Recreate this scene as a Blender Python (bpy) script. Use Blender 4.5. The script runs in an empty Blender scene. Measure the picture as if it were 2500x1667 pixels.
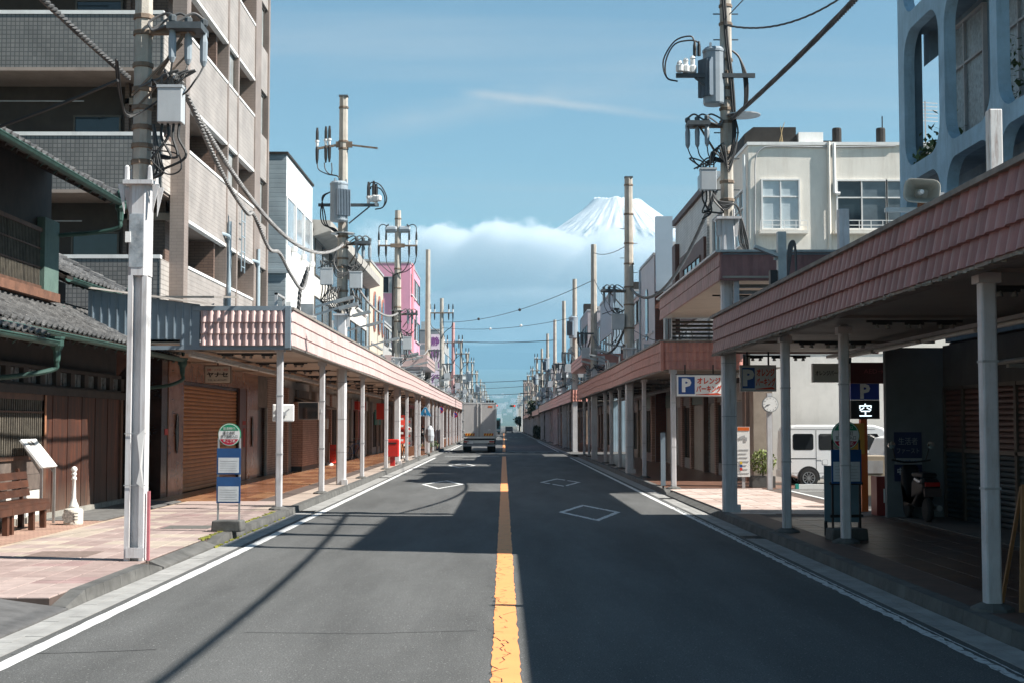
import bpy, bmesh, math, random
from mathutils import Vector, Matrix, noise as mnoise
R = math.radians
rnd = random.Random(7)
sc = bpy.context.scene
col = sc.collection

# ---------------------------------------------------------------- camera, sky, sun, exposure
cam_d = bpy.data.cameras.new('camera'); cam = bpy.data.objects.new('camera', cam_d); col.objects.link(cam)
cam_d.sensor_width = 36; cam_d.lens = 50.0; cam_d.clip_start = 0.05; cam_d.clip_end = 90000
cam.location = (0, 0, 1.75)
cam.rotation_euler = (R(90 + 3.338), 0, R(-0.3295))
sc.camera = cam

SUN_EL, SUN_AZ = 44.6, 13.0          # sun stands to the right (+X), a little behind the camera
SDIR = Vector((math.cos(R(SUN_EL)) * math.cos(R(SUN_AZ)), -math.cos(R(SUN_EL)) * math.sin(R(SUN_AZ)), math.sin(R(SUN_EL))))
sun_d = bpy.data.lights.new('sun', 'SUN'); sun = bpy.data.objects.new('sun', sun_d); col.objects.link(sun)
sun_d.energy = 5.0; sun_d.angle = R(0.5); sun_d.color = (1.0, 0.945, 0.87)
sun.rotation_euler = (-SDIR).to_track_quat('-Z', 'Y').to_euler()

world = bpy.data.worlds.new('World'); sc.world = world; world.use_nodes = True
wn, wl = world.node_tree.nodes, world.node_tree.links
for n in list(wn): wn.remove(n)
def wnode(t, **k):
    n = wn.new(t)
    for a, b in k.items(): setattr(n, a, b)
    return n
sky = wnode('ShaderNodeTexSky', sky_type='NISHITA', sun_disc=False)
sky.sun_elevation = R(SUN_EL); sky.sun_rotation = R(90 + SUN_AZ)
sky.air_density = 1.0; sky.dust_density = 0.35; sky.ozone_density = 1.2; sky.altitude = 10
bg_sky = wnode('ShaderNodeBackground'); bg_sky.inputs[1].default_value = 0.055
bg_cloud = wnode('ShaderNodeBackground'); bg_cloud.inputs[0].default_value = (0.80, 0.86, 0.90, 1); bg_cloud.inputs[1].default_value = 0.33
mixs = wnode('ShaderNodeMixShader'); wout = wnode('ShaderNodeOutputWorld')
wtint = wnode('ShaderNodeMix', data_type='RGBA', blend_type='MULTIPLY'); wtint.inputs[0].default_value = 1.0; wtint.inputs[7].default_value = (.88, 1.06, .99, 1)
wl.new(sky.outputs[0], wtint.inputs[6]); wl.new(wtint.outputs[2], bg_sky.inputs[0])
# thin high cirrus: stretched noise on the view direction, over the whole sky
tc = wnode('ShaderNodeTexCoord'); sep = wnode('ShaderNodeSeparateXYZ'); wl.new(tc.outputs['Generated'], sep.inputs[0])
zc = wnode('ShaderNodeMath', operation='MAXIMUM'); wl.new(sep.outputs[2], zc.inputs[0]); zc.inputs[1].default_value = 0.03
dx = wnode('ShaderNodeMath', operation='DIVIDE'); wl.new(sep.outputs[0], dx.inputs[0]); wl.new(zc.outputs[0], dx.inputs[1])
dy = wnode('ShaderNodeMath', operation='DIVIDE'); wl.new(sep.outputs[1], dy.inputs[0]); wl.new(zc.outputs[0], dy.inputs[1])
cmb = wnode('ShaderNodeCombineXYZ'); wl.new(dx.outputs[0], cmb.inputs[0]); wl.new(dy.outputs[0], cmb.inputs[1])
mp = wnode('ShaderNodeMapping'); wl.new(cmb.outputs[0], mp.inputs[0])
mp.inputs['Rotation'].default_value = (0, 0, R(62)); mp.inputs['Scale'].default_value = (0.13, 0.62, 1); mp.inputs['Location'].default_value = (2.2, 0.4, 0)
nz = wnode('ShaderNodeTexNoise'); nz.inputs['Scale'].default_value = 1.0; nz.inputs['Detail'].default_value = 9; nz.inputs['Roughness'].default_value = 0.62
wl.new(mp.outputs[0], nz.inputs[0])
rp = wnode('ShaderNodeValToRGB'); rp.color_ramp.elements[0].position = 0.50; rp.color_ramp.elements[1].position = 0.76
rp.color_ramp.elements[0].color = (0, 0, 0, 1); rp.color_ramp.elements[1].color = (0.62, 0.62, 0.62, 1)
wl.new(nz.outputs[0], rp.inputs[0])
# an old contrail: a soft streak along a great circle
def wm(op, a, b_=None, clamp=False):
    n = wnode('ShaderNodeMath', operation=op); n.use_clamp = clamp
    for i, v in enumerate((a, b_)):
        if v is None: continue
        if isinstance(v, (int, float)): n.inputs[i].default_value = v
        else: wl.new(v, n.inputs[i])
    return n.outputs[0]
def wdot(v):
    n = wnode('ShaderNodeVectorMath', operation='DOT_PRODUCT'); wl.new(tc.outputs['Generated'], n.inputs[0]); n.inputs[1].default_value = tuple(v); return n.outputs['Value']
ca_, cb_ = Vector((-.030, 1, .2365)).normalized(), Vector((.128, 1, .2165)).normalized(); cn_ = ca_.cross(cb_).normalized(); ct_ = cn_.cross(ca_).normalized()
n9 = wnode('ShaderNodeTexNoise'); n9.inputs['Scale'].default_value = 60; n9.inputs['Detail'].default_value = 5; wl.new(tc.outputs['Generated'], n9.inputs[0])
off = wm('ADD', wdot(cn_), wm('MULTIPLY', wm('SUBTRACT', n9.outputs[0], .5), .0035)); al = wdot(ct_)
wid = wm('SUBTRACT', 1.0, wm('DIVIDE', wm('ABSOLUTE', off), .0042), True); seg_ = wm('MULTIPLY', wm('DIVIDE', wm('ADD', al, .004), .02, True), wm('DIVIDE', wm('SUBTRACT', .185, al), .10, True))
streak_ = wm('MULTIPLY', wm('MULTIPLY', wid, seg_), .60)
wa_, wb_ = Vector((-.115, 1, .203)).normalized(), Vector((.10, 1, .250)).normalized(); wn_ = wa_.cross(wb_).normalized(); wt_ = wn_.cross(wa_).normalized()
n8 = wnode('ShaderNodeTexNoise'); n8.inputs['Scale'].default_value = 22; n8.inputs['Detail'].default_value = 6; wl.new(tc.outputs['Generated'], n8.inputs[0])
off2 = wm('ADD', wdot(wn_), wm('MULTIPLY', wm('SUBTRACT', n8.outputs[0], .5), .02)); al2 = wdot(wt_)
wid2 = wm('SUBTRACT', 1.0, wm('DIVIDE', wm('ABSOLUTE', off2), .015), True); seg2 = wm('MULTIPLY', wm('DIVIDE', wm('ADD', al2, .01), .06, True), wm('DIVIDE', wm('SUBTRACT', .24, al2), .10, True))
streak_ = wm('ADD', streak_, wm('MULTIPLY', wm('MULTIPLY', wm('MULTIPLY', wid2, seg2), n8.outputs[0]), .62))
fac = wm('ADD', wm('MULTIPLY', rp.outputs[0], 1.0), streak_, True)
wl.new(fac, mixs.inputs[0]); wl.new(bg_sky.outputs[0], mixs.inputs[1]); wl.new(bg_cloud.outputs[0], mixs.inputs[2])
wl.new(mixs.outputs[0], wout.inputs[0])

sc.view_settings.view_transform = 'Standard'; sc.view_settings.look = 'None'
sc.view_settings.exposure = 1.27; sc.view_settings.gamma = 1.0; sc.view_settings.use_curve_mapping = False
sc.render.engine = 'CYCLES'
cy = sc.cycles
cy.max_bounces = 8; cy.diffuse_bounces = 2; cy.glossy_bounces = 3; cy.transmission_bounces = 4; cy.transparent_max_bounces = 16
cy.volume_bounces = 6; cy.volume_step_rate = 1.0; cy.volume_max_steps = 192
cy.use_denoising = True; cy.caustics_reflective = False; cy.caustics_refractive = False
cy.sample_clamp_indirect = 6.0

# ---------------------------------------------------------------- helpers
class MB:
    """collects faces; build() links them as one mesh object"""
    def __init__(s): s.v = []; s.f = []
    def quad(s, a, b, c, d):
        n = len(s.v); s.v += [a, b, c, d]; s.f.append((n, n+1, n+2, n+3)); return s
    def poly(s, pts):
        n = len(s.v); s.v += list(pts); s.f.append(tuple(range(n, n+len(pts)))); return s
    def box(s, x0, x1, y0, y1, z0, z1):
        if x0 > x1: x0, x1 = x1, x0
        if y0 > y1: y0, y1 = y1, y0
        if z0 > z1: z0, z1 = z1, z0
        n = len(s.v)
        s.v += [(x0,y0,z0),(x1,y0,z0),(x1,y1,z0),(x0,y1,z0),(x0,y0,z1),(x1,y0,z1),(x1,y1,z1),(x0,y1,z1)]
        for q in ((3,2,1,0),(4,5,6,7),(0,1,5,4),(1,2,6,5),(2,3,7,6),(3,0,4,7)): s.f.append(tuple(n+i for i in q))
        return s
    def obox(s, c, size, M=None):
        """box of full size centred at c, rotated by 3x3 M"""
        h = [k/2 for k in size]; n = len(s.v); M = M or Matrix.Identity(3); c = Vector(c)
        for z in (-1,1):
            for x, y in ((-1,-1),(1,-1),(1,1),(-1,1)): s.v.append(tuple(c + M @ Vector((x*h[0], y*h[1], z*h[2]))))
        for q in ((3,2,1,0),(4,5,6,7),(0,1,5,4),(1,2,6,5),(2,3,7,6),(3,0,4,7)): s.f.append(tuple(n+i for i in q))
        return s
    def bar(s, a, b, w, h=None):
        """square bar from a to b"""
        a, b = Vector(a), Vector(b); d = b-a; L = d.length
        if L < 1e-6: return s
        z = d.normalized(); up = Vector((0,0,1)) if abs(z.z) < .95 else Vector((0,1,0))
        x = z.cross(up).normalized(); y = x.cross(z).normalized()
        M = Matrix((x, y, z)).transposed()
        return s.obox((a+b)/2, (w, h or w, L), M)
    def tube(s, pts, r, n=8, cap=True):
        """tube through pts; r number or list"""
        pts = [Vector(p) for p in pts]; m = len(pts)
        rr = r if isinstance(r, (list, tuple)) else [r]*m
        base = len(s.v); up = None
        for i, p in enumerate(pts):
            t = (pts[min(i+1, m-1)] - pts[max(i-1, 0)])
            t = t.normalized() if t.length > 1e-9 else Vector((0,0,1))
            if up is None:
                up = Vector((0,0,1)) if abs(t.z) < .9 else Vector((1,0,0))
            x = t.cross(up)
            if x.length < 1e-4: x = t.cross(Vector((0,1,0.01)))
            x.normalize(); y = x.cross(t).normalized(); up = y
            for k in range(n):
                a = 2*math.pi*k/n
                s.v.append(tuple(p + x*math.cos(a)*rr[i] + y*math.sin(a)*rr[i]))
        for i in range(m-1):
            for k in range(n):
                a = base+i*n+k; b = base+i*n+(k+1) % n
                s.f.append((a, b, b+n, a+n))
        if cap:
            s.f.append(tuple(base+k for k in reversed(range(n)))); s.f.append(tuple(base+(m-1)*n+k for k in range(n)))
        return s
    def lathe(s, prof, c=(0,0,0), n=12, axis='z', cap=True):
        """revolve (r, h) profile"""
        base = len(s.v); cx, cy_, cz = c
        for r, h in prof:
            for k in range(n):
                a = 2*math.pi*k/n; u, w = r*math.cos(a), r*math.sin(a)
                s.v.append((cx+u, cy_+w, cz+h) if axis == 'z' else ((cx+u, cy_+h, cz+w) if axis == 'y' else (cx+h, cy_+u, cz+w)))
        for i in range(len(prof)-1):
            for k in range(n):
                a = base+i*n+k; b = base+i*n+(k+1) % n
                s.f.append((a, b, b+n, a+n))
        if cap: s.f.append(tuple(base+k for k in reversed(range(n)))); s.f.append(tuple(base+(len(prof)-1)*n+k for k in range(n)))
        return s
    def prism(s, pts, axis, a, b):
        """extrude a 2-D polygon along axis from a to b (x: pts=(y,z); y: pts=(x,z); z: pts=(x,y))"""
        def P(p, t): return (t, p[0], p[1]) if axis == 'x' else ((p[0], t, p[1]) if axis == 'y' else (p[0], p[1], t))
        n = len(s.v); m = len(pts)
        s.v += [P(p, a) for p in pts] + [P(p, b) for p in pts]
        s.f.append(tuple(n+i for i in reversed(range(m)))); s.f.append(tuple(n+m+i for i in range(m)))
        for i in range(m): s.f.append((n+i, n+(i+1) % m, n+m+(i+1) % m, n+m+i))
        return s
    def mesh(s, name, mat=None, smooth=False, fixn=True):
        me = bpy.data.meshes.new(name); me.from_pydata(s.v, [], s.f)
        if fixn:
            bm = bmesh.new(); bm.from_mesh(me); bmesh.ops.recalc_face_normals(bm, faces=bm.faces); bm.to_mesh(me); bm.free()
        if smooth:
            me.polygons.foreach_set('use_smooth', [True]*len(me.polygons))
        if mat: me.materials.append(mat)
        me.update(); return me
    def build(s, name, mat, parent=None, smooth=False, loc=None, fixn=True):
        return link(name, s.mesh(name, mat, smooth, fixn), parent, loc)

WB = {}
def wthing(name, label, cat, base, group=None):
    """a thing whose Empty stands at base while its parts are given in world coordinates"""
    o = thing(name, label, cat, base, 0, group); WB[o.name] = Vector(base); return o
def link(name, me, parent=None, loc=None):
    o = bpy.data.objects.new(name, me); col.objects.link(o)
    if parent is not None:
        o.parent = parent
        if parent.name in WB: o.matrix_parent_inverse = Matrix.Translation(-WB[parent.name])
    if loc is not None: o.location = loc
    return o
def tag(o, label, cat, group=None):
    o['label'] = label; o['category'] = cat
    if group: o['group'] = group
    return o
def thing(name, label, cat, loc=(0,0,0), rz=0, group=None):
    o = bpy.data.objects.new(name, None); col.objects.link(o); o.location = loc; o.rotation_euler = (0,0,rz)
    o.empty_display_size = 0.1
    return tag(o, label, cat, group)
def struct(o): o['kind'] = 'structure'; return o
def stuff(o): o['kind'] = 'stuff'; return o
def dup(o, parent=None, loc=None, rz=None):
    c = o.copy(); col.objects.link(c); c.parent = parent if parent else o.parent
    if loc is not None: c.location = loc
    if rz is not None: c.rotation_euler = (0,0,rz)
    return c
def dup_tree(o, parent=None):
    c = o.copy(); col.objects.link(c); c.parent = parent
    for ch in [x for x in o.children]: dup_tree(ch, c)
    return c
def bevel(o, w=0.01, seg=2):
    m = o.modifiers.new('bevel', 'BEVEL'); m.width = w; m.segments = seg; m.limit_method = 'ANGLE'; m.angle_limit = R(40); return o
def sag(a, b, d, n=16):
    a, b = Vector(a), Vector(b)
    return [a.lerp(b, i/n) - Vector((0,0,d*4*(i/n)*(1-i/n))) for i in range(n+1)]
def arc_pts(pts, n=6):
    """smooth Catmull-Rom through pts"""
    P = [Vector(p) for p in pts]; P = [P[0]*2-P[1]] + P + [P[-1]*2-P[-2]]; out = []
    for i in range(1, len(P)-2):
        p0, p1, p2, p3 = P[i-1:i+3]
        for k in range(n):
            t = k/n
            out.append(0.5*((2*p1) + (p2-p0)*t + (2*p0-5*p1+4*p2-p3)*t*t + (3*p1-p0-3*p2+p3)*t**3))
    out.append(P[-2]); return out

# ---------------------------------------------------------------- materials
def srgb(h):
    h = h.lstrip('#'); c = [int(h[i:i+2], 16)/255 for i in (0, 2, 4)]
    return tuple(x/12.92 if x <= .04045 else ((x+.055)/1.055)**2.4 for x in c)
MATS = {}
def mat(name, c, rough=0.6, var=0.12, scale=3.0, bump=0.0, bscale=60.0, metal=0.0, grime=0.0, gcol=(0.05,0.04,0.03), gscale=(1.2,1.2,0.25), c2=None, spec=0.5, emit=0.0, streak=False, tint=0.0):
    """procedural material: base colour with noise variation, optional vertical grime streaks, fine bump"""
    if name in MATS: return MATS[name]
    m = bpy.data.materials.new(name); m.use_nodes = True; N, L = m.node_tree.nodes, m.node_tree.links
    b = N['Principled BSDF']; b.inputs['Roughness'].default_value = rough; b.inputs['Metallic'].default_value = metal
    b.inputs['Specular IOR Level'].default_value = spec
    if len(c) == 3: c = (*c, 1)
    tcn = N.new('ShaderNodeTexCoord'); geo = N.new('ShaderNodeNewGeometry')
    n1 = N.new('ShaderNodeTexNoise'); n1.inputs['Scale'].default_value = scale; n1.inputs['Detail'].default_value = 6; n1.inputs['Roughness'].default_value = 0.65
    L.new(geo.outputs['Position'], n1.inputs[0])
    mx = N.new('ShaderNodeMix'); mx.data_type = 'RGBA'
    lo = tuple(max(0, x*(1-var*1.6)) for x in c[:3]) + (1,); hi = tuple(min(1, x*(1+var)) for x in c[:3]) + (1,)
    if c2: hi = (*c2[:3], 1); lo = c
    mx.inputs[6].default_value = lo; mx.inputs[7].default_value = hi
    rm = N.new('ShaderNodeMapRange'); rm.inputs[1].default_value = 0.3; rm.inputs[2].default_value = 0.7; L.new(n1.outputs[0], rm.inputs[0]); L.new(rm.outputs[0], mx.inputs[0])
    out = mx.outputs[2]
    if tint:
        oi = N.new('ShaderNodeObjectInfo'); hs = N.new('ShaderNodeHueSaturation'); L.new(out, hs.inputs['Color'])
        mr = N.new('ShaderNodeMapRange'); mr.inputs[3].default_value = 1-tint; mr.inputs[4].default_value = 1+tint; L.new(oi.outputs['Random'], mr.inputs[0]); L.new(mr.outputs[0], hs.inputs['Value'])
        out = hs.outputs[0]
    if grime:
        mpn = N.new('ShaderNodeMapping'); mpn.inputs['Scale'].default_value = gscale; L.new(geo.outputs['Position'], mpn.inputs[0])
        n2 = N.new('ShaderNodeTexNoise'); n2.inputs['Scale'].default_value = 2.2; n2.inputs['Detail'].default_value = 8; n2.inputs['Roughness'].default_value = 0.72; L.new(mpn.outputs[0], n2.inputs[0])
        r2 = N.new('ShaderNodeMapRange'); r2.inputs[1].default_value = 0.5; r2.inputs[2].default_value = 0.75; r2.inputs[4].default_value = grime; L.new(n2.outputs[0], r2.inputs[0])
        m2 = N.new('ShaderNodeMix'); m2.data_type = 'RGBA'; L.new(r2.outputs[0], m2.inputs[0]); L.new(out, m2.inputs[6]); m2.inputs[7].default_value = (*gcol, 1)
        out = m2.outputs[2]
    L.new(out, b.inputs['Base Color'])
    if bump:
        n3 = N.new('ShaderNodeTexNoise'); n3.inputs['Scale'].default_value = bscale; n3.inputs['Detail'].default_value = 3; L.new(geo.outputs['Position'], n3.inputs[0])
        bp = N.new('ShaderNodeBump'); bp.inputs['Strength'].default_value = bump; bp.inputs['Distance'].default_value = 0.01; L.new(n3.outputs[0], bp.inputs['Height']); L.new(bp.outputs[0], b.inputs['Normal'])
    if emit:
        b.inputs['Emission Color'].default_value = c; b.inputs['Emission Strength'].default_value = emit
    MATS[name] = m; return m
def brick_mat(name, c1, c2, mortar, bw, bh, axis='x', msize=0.012, rough=0.6, offset=0.5, bump=0.4, grime=0.0, var=0.1):
    """tiles too small to pick apart: brick texture on world position; axis = horizontal axis of the wall ('x','y') or 'z' for ground"""
    if name in MATS: return MATS[name]
    m = bpy.data.materials.new(name); m.use_nodes = True; N, L = m.node_tree.nodes, m.node_tree.links
    b = N['Principled BSDF']; b.inputs['Roughness'].default_value = rough
    geo = N.new('ShaderNodeNewGeometry'); sp = N.new('ShaderNodeSeparateXYZ'); cb = N.new('ShaderNodeCombineXYZ'); L.new(geo.outputs['Position'], sp.inputs[0])
    if axis == 'xy':          # both wall directions
        ad = N.new('ShaderNodeMath'); ad.operation = 'ADD'; L.new(sp.outputs[0], ad.inputs[0]); L.new(sp.outputs[1], ad.inputs[1]); L.new(ad.outputs[0], cb.inputs[0]); L.new(sp.outputs[2], cb.inputs[1])
    else:
        L.new(sp.outputs[0 if axis in 'xz' else 1], cb.inputs[0]); L.new(sp.outputs[2 if axis != 'z' else 1], cb.inputs[1])
    br = N.new('ShaderNodeTexBrick'); L.new(cb.outputs[0], br.inputs[0])
    br.inputs['Color1'].default_value = (*c1, 1); br.inputs['Color2'].default_value = (*c2, 1); br.inputs['Mortar'].default_value = (*mortar, 1)
    br.inputs['Scale'].default_value = 1; br.inputs['Mortar Size'].default_value = msize; br.inputs['Brick Width'].default_value = bw; br.inputs['Row Height'].default_value = bh
    br.offset = offset
    out = br.outputs[0]
    n1 = N.new('ShaderNodeTexNoise'); n1.inputs['Scale'].default_value = 1.5; n1.inputs['Detail'].default_value = 7; L.new(geo.outputs['Position'], n1.inputs[0])
    r1 = N.new('ShaderNodeMapRange'); r1.inputs[1].default_value = .3; r1.inputs[2].default_value = .7; r1.inputs[3].default_value = 1-var*2; r1.inputs[4].default_value = 1+var; L.new(n1.outputs[0], r1.inputs[0])
    hs = N.new('ShaderNodeHueSaturation'); L.new(out, hs.inputs['Color']); L.new(r1.outputs[0], hs.inputs['Value']); out = hs.outputs[0]
    L.new(out, b.inputs['Base Color'])
    if bump:
        bp = N.new('ShaderNodeBump'); bp.inputs['Strength'].default_value = bump; bp.inputs['Distance'].default_value = .01; bp.invert = True; L.new(br.outputs['Fac'], bp.inputs['Height']); L.new(bp.outputs[0], b.inputs['Normal'])
    MATS[name] = m; return m

_txt = {}
def text(body, size, M, parent, material, name='lettering', bold=0.0, width=None, thick=0.004):
    """flat lettering as a mesh: M is the 4x4 matrix of the text plane (x right, y up, z out), centred"""
    cu = bpy.data.curves.new(name, 'FONT'); cu.body = body; cu.size = size; cu.align_x = 'CENTER'; cu.align_y = 'CENTER'
    cu.offset = bold; cu.extrude = thick/2; cu.resolution_u = 2
    o = bpy.data.objects.new(name, cu)
    me = bpy.data.meshes.new_from_object(o)
    bpy.data.objects.remove(o); bpy.data.curves.remove(cu)
    if len(me.vertices):
        xs = [v.co.x for v in me.vertices]; ys = [v.co.y for v in me.vertices]
        cx, cyy = (min(xs)+max(xs))/2, (min(ys)+max(ys))/2; sx = 1.0
        if width: sx = width/max(1e-6, max(xs)-min(xs))
        for v in me.vertices: v.co.x = (v.co.x-cx)*sx; v.co.y -= cyy
    me.transform(M); me.materials.clear(); me.materials.append(material)
    return link(name, me, parent)
def face_cam(x, y, z):      # text plane facing -Y (towards the camera)
    return Matrix(((1,0,0,x),(0,0,-1,y),(0,1,0,z),(0,0,0,1)))
def face_px(x, y, z):       # facing +X
    return Matrix(((0,0,1,x),(1,0,0,y),(0,1,0,z),(0,0,0,1)))
def face_nx(x, y, z):       # facing -X
    return Matrix(((0,0,-1,x),(-1,0,0,y),(0,1,0,z),(0,0,0,1)))
# ================================================================ FAR SETTING: ground, foothills, mountain, cloud, haze
gm = mat('ground_earth', (0.10, 0.105, 0.085), 0.9, 0.3, 0.02)
struct(MB().quad((-13000,-400,-0.05),(13000,-400,-0.05),(13000,15200,-0.05),(-13000,15200,-0.05)).build('ground', gm))

def fbm(x, y, z=0.0, oct=5):
    s = 0; a = 1; t = 0
    for k in range(oct): s += a*mnoise.noise((x, y, z)); t += a; a *= .5; x *= 2.03; y *= 2.03; z += 7.1
    return s/t
def hills():
    nx, ny = 120, 70; v = []; f = []
    for j in range(ny+1):
        Y = 2600 + 12550*(j/ny)
        for i in range(nx+1):
            X = -12000 + 24000*i/nx
            t = max(0, (Y-2600)/12000)
            h = 560*t**1.4 + 80*t*fbm(X/1700, Y/1700) + 50*t*fbm(X/450, Y/450, 3) - 60*(abs(X)/12000)*t
            if j == 0: h = -30
            if j >= ny-1: h = h*.55 - (200 if j == ny else 0)
            v.append((X, Y, h))
    for j in range(ny):
        for i in range(nx):
            a = j*(nx+1)+i; f.append((a, a+1, a+nx+2, a+nx+1))
    m = MB(); m.v = v; m.f = f
    hm = mat('forest_slope', (0.030, 0.055, 0.040), 0.95, 0.4, 0.004, c2=(0.075, 0.11, 0.075))
    return m.build('hills', hm, smooth=True, fixn=False)
struct(hills())

def mountain():
    cx, cy_, pk = 1960, 24300, 3905; nt, nr = 420, 150; v = []; f = []
    for j in range(nr+1):
        r = 8200*(j/nr)**1.7
        for i in range(nt):
            a = 2*math.pi*i/nt; ca, sa = math.cos(a), math.sin(a)
            rim = 390*(1+.16*fbm(ca*1.6+3, sa*1.6, 1, 3))
            if r < rim: h = 3720 + (r/rim)**2*110
            else: h = 3850*math.exp(-((r-rim)/5050)**0.97)
            if r < 700:
                w = max(0, 1-abs(r-rim)/260)
                h += w*(55*fbm(ca*3, sa*3, 2, 3) + 75*max(0, math.cos(a-2.75))**4)
            d = min(1, max(0, (r-rim)/500)); k = 34*d*min(1.6, .5+r/1500)
            rid = 1-abs(fbm(ca*7+r/2200, sa*7, r/1800, 4))*2.2
            h += k*(rid-.6) + k*.55*fbm(ca*19, sa*19, r/420, 4)
            v.append((cx+r*ca, cy_+r*sa, h))
    for j in range(nr):
        for i in range(nt):
            a = j*nt+i; b = j*nt+(i+1) % nt; f.append((a, b, b+nt, a+nt))
    m = MB(); m.v = v; m.f = f
    mm = bpy.data.materials.new('snow_and_rock'); mm.use_nodes = True; N, L = mm.node_tree.nodes, mm.node_tree.links
    b = N['Principled BSDF']; b.inputs['Roughness'].default_value = .8
    g = N.new('ShaderNodeNewGeometry'); sp = N.new('ShaderNodeSeparateXYZ'); L.new(g.outputs['Position'], sp.inputs[0])
    # polar stretched noise: gullies run down the slope
    sx = N.new('ShaderNodeMath'); sx.operation = 'SUBTRACT'; sx.inputs[1].default_value = cx; L.new(sp.outputs[0], sx.inputs[0])
    sy = N.new('ShaderNodeMath'); sy.operation = 'SUBTRACT'; sy.inputs[1].default_value = cy_; L.new(sp.outputs[1], sy.inputs[0])
    at = N.new('ShaderNodeMath'); at.operation = 'ARCTAN2'; L.new(sy.outputs[0], at.inputs[0]); L.new(sx.outputs[0], at.inputs[1])
    cb = N.new('ShaderNodeCombineXYZ'); ma = N.new('ShaderNodeMath'); ma.operation = 'MULTIPLY'; ma.inputs[1].default_value = 8; L.new(at.outputs[0], ma.inputs[0]); L.new(ma.outputs[0], cb.inputs[0])
    mz = N.new('ShaderNodeMath'); mz.operation = 'MULTIPLY'; mz.inputs[1].default_value = .0017; L.new(sp.outputs[2], mz.inputs[0]); L.new(mz.outputs[0], cb.inputs[1])
    nz_ = N.new('ShaderNodeTexNoise'); nz_.inputs['Scale'].default_value = 1; nz_.inputs['Detail'].default_value = 10; nz_.inputs['Roughness'].default_value = .78; nz_.inputs['Distortion'].default_value = .6; L.new(cb.outputs[0], nz_.inputs[0])
    hz = N.new('ShaderNodeMapRange'); hz.inputs[1].default_value = 2150; hz.inputs[2].default_value = 3300; hz.inputs[3].default_value = .34; hz.inputs[4].default_value = -.09; L.new(sp.outputs[2], hz.inputs[0])
    ad = N.new('ShaderNodeMath'); ad.operation = 'ADD'; L.new(nz_.outputs[0], ad.inputs[0]); L.new(hz.outputs[0], ad.inputs[1])
    rp_ = N.new('ShaderNodeValToRGB'); rp_.color_ramp.elements[0].position = .43; rp_.color_ramp.elements[1].position = .57
    rp_.color_ramp.elements[0].color = (.63, .66, .69, 1); rp_.color_ramp.elements[1].color = (.13, .17, .20, 1); L.new(ad.outputs[0], rp_.inputs[0]); L.new(rp_.outputs[0], b.inputs['Base Color'])
    return m.build('mountain', mm, smooth=True, fixn=False)
struct(mountain())

def cloud(name, x0, x1, y0, y1, z0, z1, dens, top, bump, bx, bw, botz, botw, nscale, namp, seed):
    """a bank of cumulus: closed volume with noise density"""
    o = MB().box(x0, x1, y0, y1, z0, z1).build(name, None); struct(o)
    m = bpy.data.materials.new(name+'_vapour'); m.use_nodes = True; N, L = m.node_tree.nodes, m.node_tree.links
    N.remove(N['Principled BSDF']); out = N['Material Output']
    pv = N.new('ShaderNodeVolumePrincipled'); pv.inputs['Color'].default_value = (.90, .93, .96, 1); pv.inputs['Anisotropy'].default_value = 0.0
    L.new(pv.outputs[0], out.inputs['Volume'])
    g = N.new('ShaderNodeNewGeometry'); sp = N.new('ShaderNodeSeparateXYZ'); L.new(g.outputs['Position'], sp.inputs[0])
    def M(op, a, b=None, c=None, clamp=False):
        n = N.new('ShaderNodeMath'); n.operation = op; n.use_clamp = clamp
        for i, x in enumerate((a, b, c)):
            if x is None: continue
            if isinstance(x, (int, float)): n.inputs[i].default_value = x
            else: L.new(x, n.inputs[i])
        return n.outputs[0]
    def NZ(s, det, rough, sc3):
        mp_ = N.new('ShaderNodeMapping'); mp_.inputs['Scale'].default_value = tuple(k/s for k in sc3); mp_.inputs['Location'].default_value = (seed, seed*.7, seed*1.3); L.new(g.outputs['Position'], mp_.inputs[0])
        n = N.new('ShaderNodeTexNoise'); n.inputs['Scale'].default_value = 1; n.inputs['Detail'].default_value = det; n.inputs['Roughness'].default_value = rough; L.new(mp_.outputs[0], n.inputs[0])
        return M('SUBTRACT', n.outputs[0], .5)
    n1 = NZ(nscale, 8, .70, (1, 1, 1.2)); n0 = NZ(nscale*4, 2, .5, (1, 1, 1))
    gx = M('DIVIDE', M('SUBTRACT', sp.outputs[0], bx), bw); gq = M('MULTIPLY', gx, gx); gs = M('MULTIPLY', M('EXPONENT', M('MULTIPLY', M('MULTIPLY', gq, gq), -1)), bump)
    T = M('ADD', M('ADD', gs, top), M('ADD', M('MULTIPLY', n1, namp), M('MULTIPLY', n0, namp*.55)))
    a = M('DIVIDE', M('SUBTRACT', T, sp.outputs[2]), 70, None, True)
    bt = M('DIVIDE', M('SUBTRACT', M('ADD', sp.outputs[2], M('MULTIPLY', n0, 500)), botz), botw, None, True)
    # fade at the sides of the bank
    ex = M('MULTIPLY', M('DIVIDE', M('SUBTRACT', sp.outputs[0], x0), 900, None, True), M('DIVIDE', M('SUBTRACT', x1, sp.outputs[0]), 900, None, True))
    d = M('MULTIPLY', M('MULTIPLY', M('MULTIPLY', a, bt), ex), dens)
    L.new(d, pv.inputs['Density'])
    o.data.materials.append(m); o.visible_shadow = True
    return o
cloud('cloud_bank', -1750, 5200, 16050, 16900, 1000, 3000, .0064, 2225, 95, -230, 800, 1380, 780, 400, 800, 5.3)
cloud('low_cloud_streak', -2500, 4800, 15700, 16000, 1000, 1760, .0016, 1500, 60, 300, 900, 1250, 260, 700, 320, 9.4)
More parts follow.
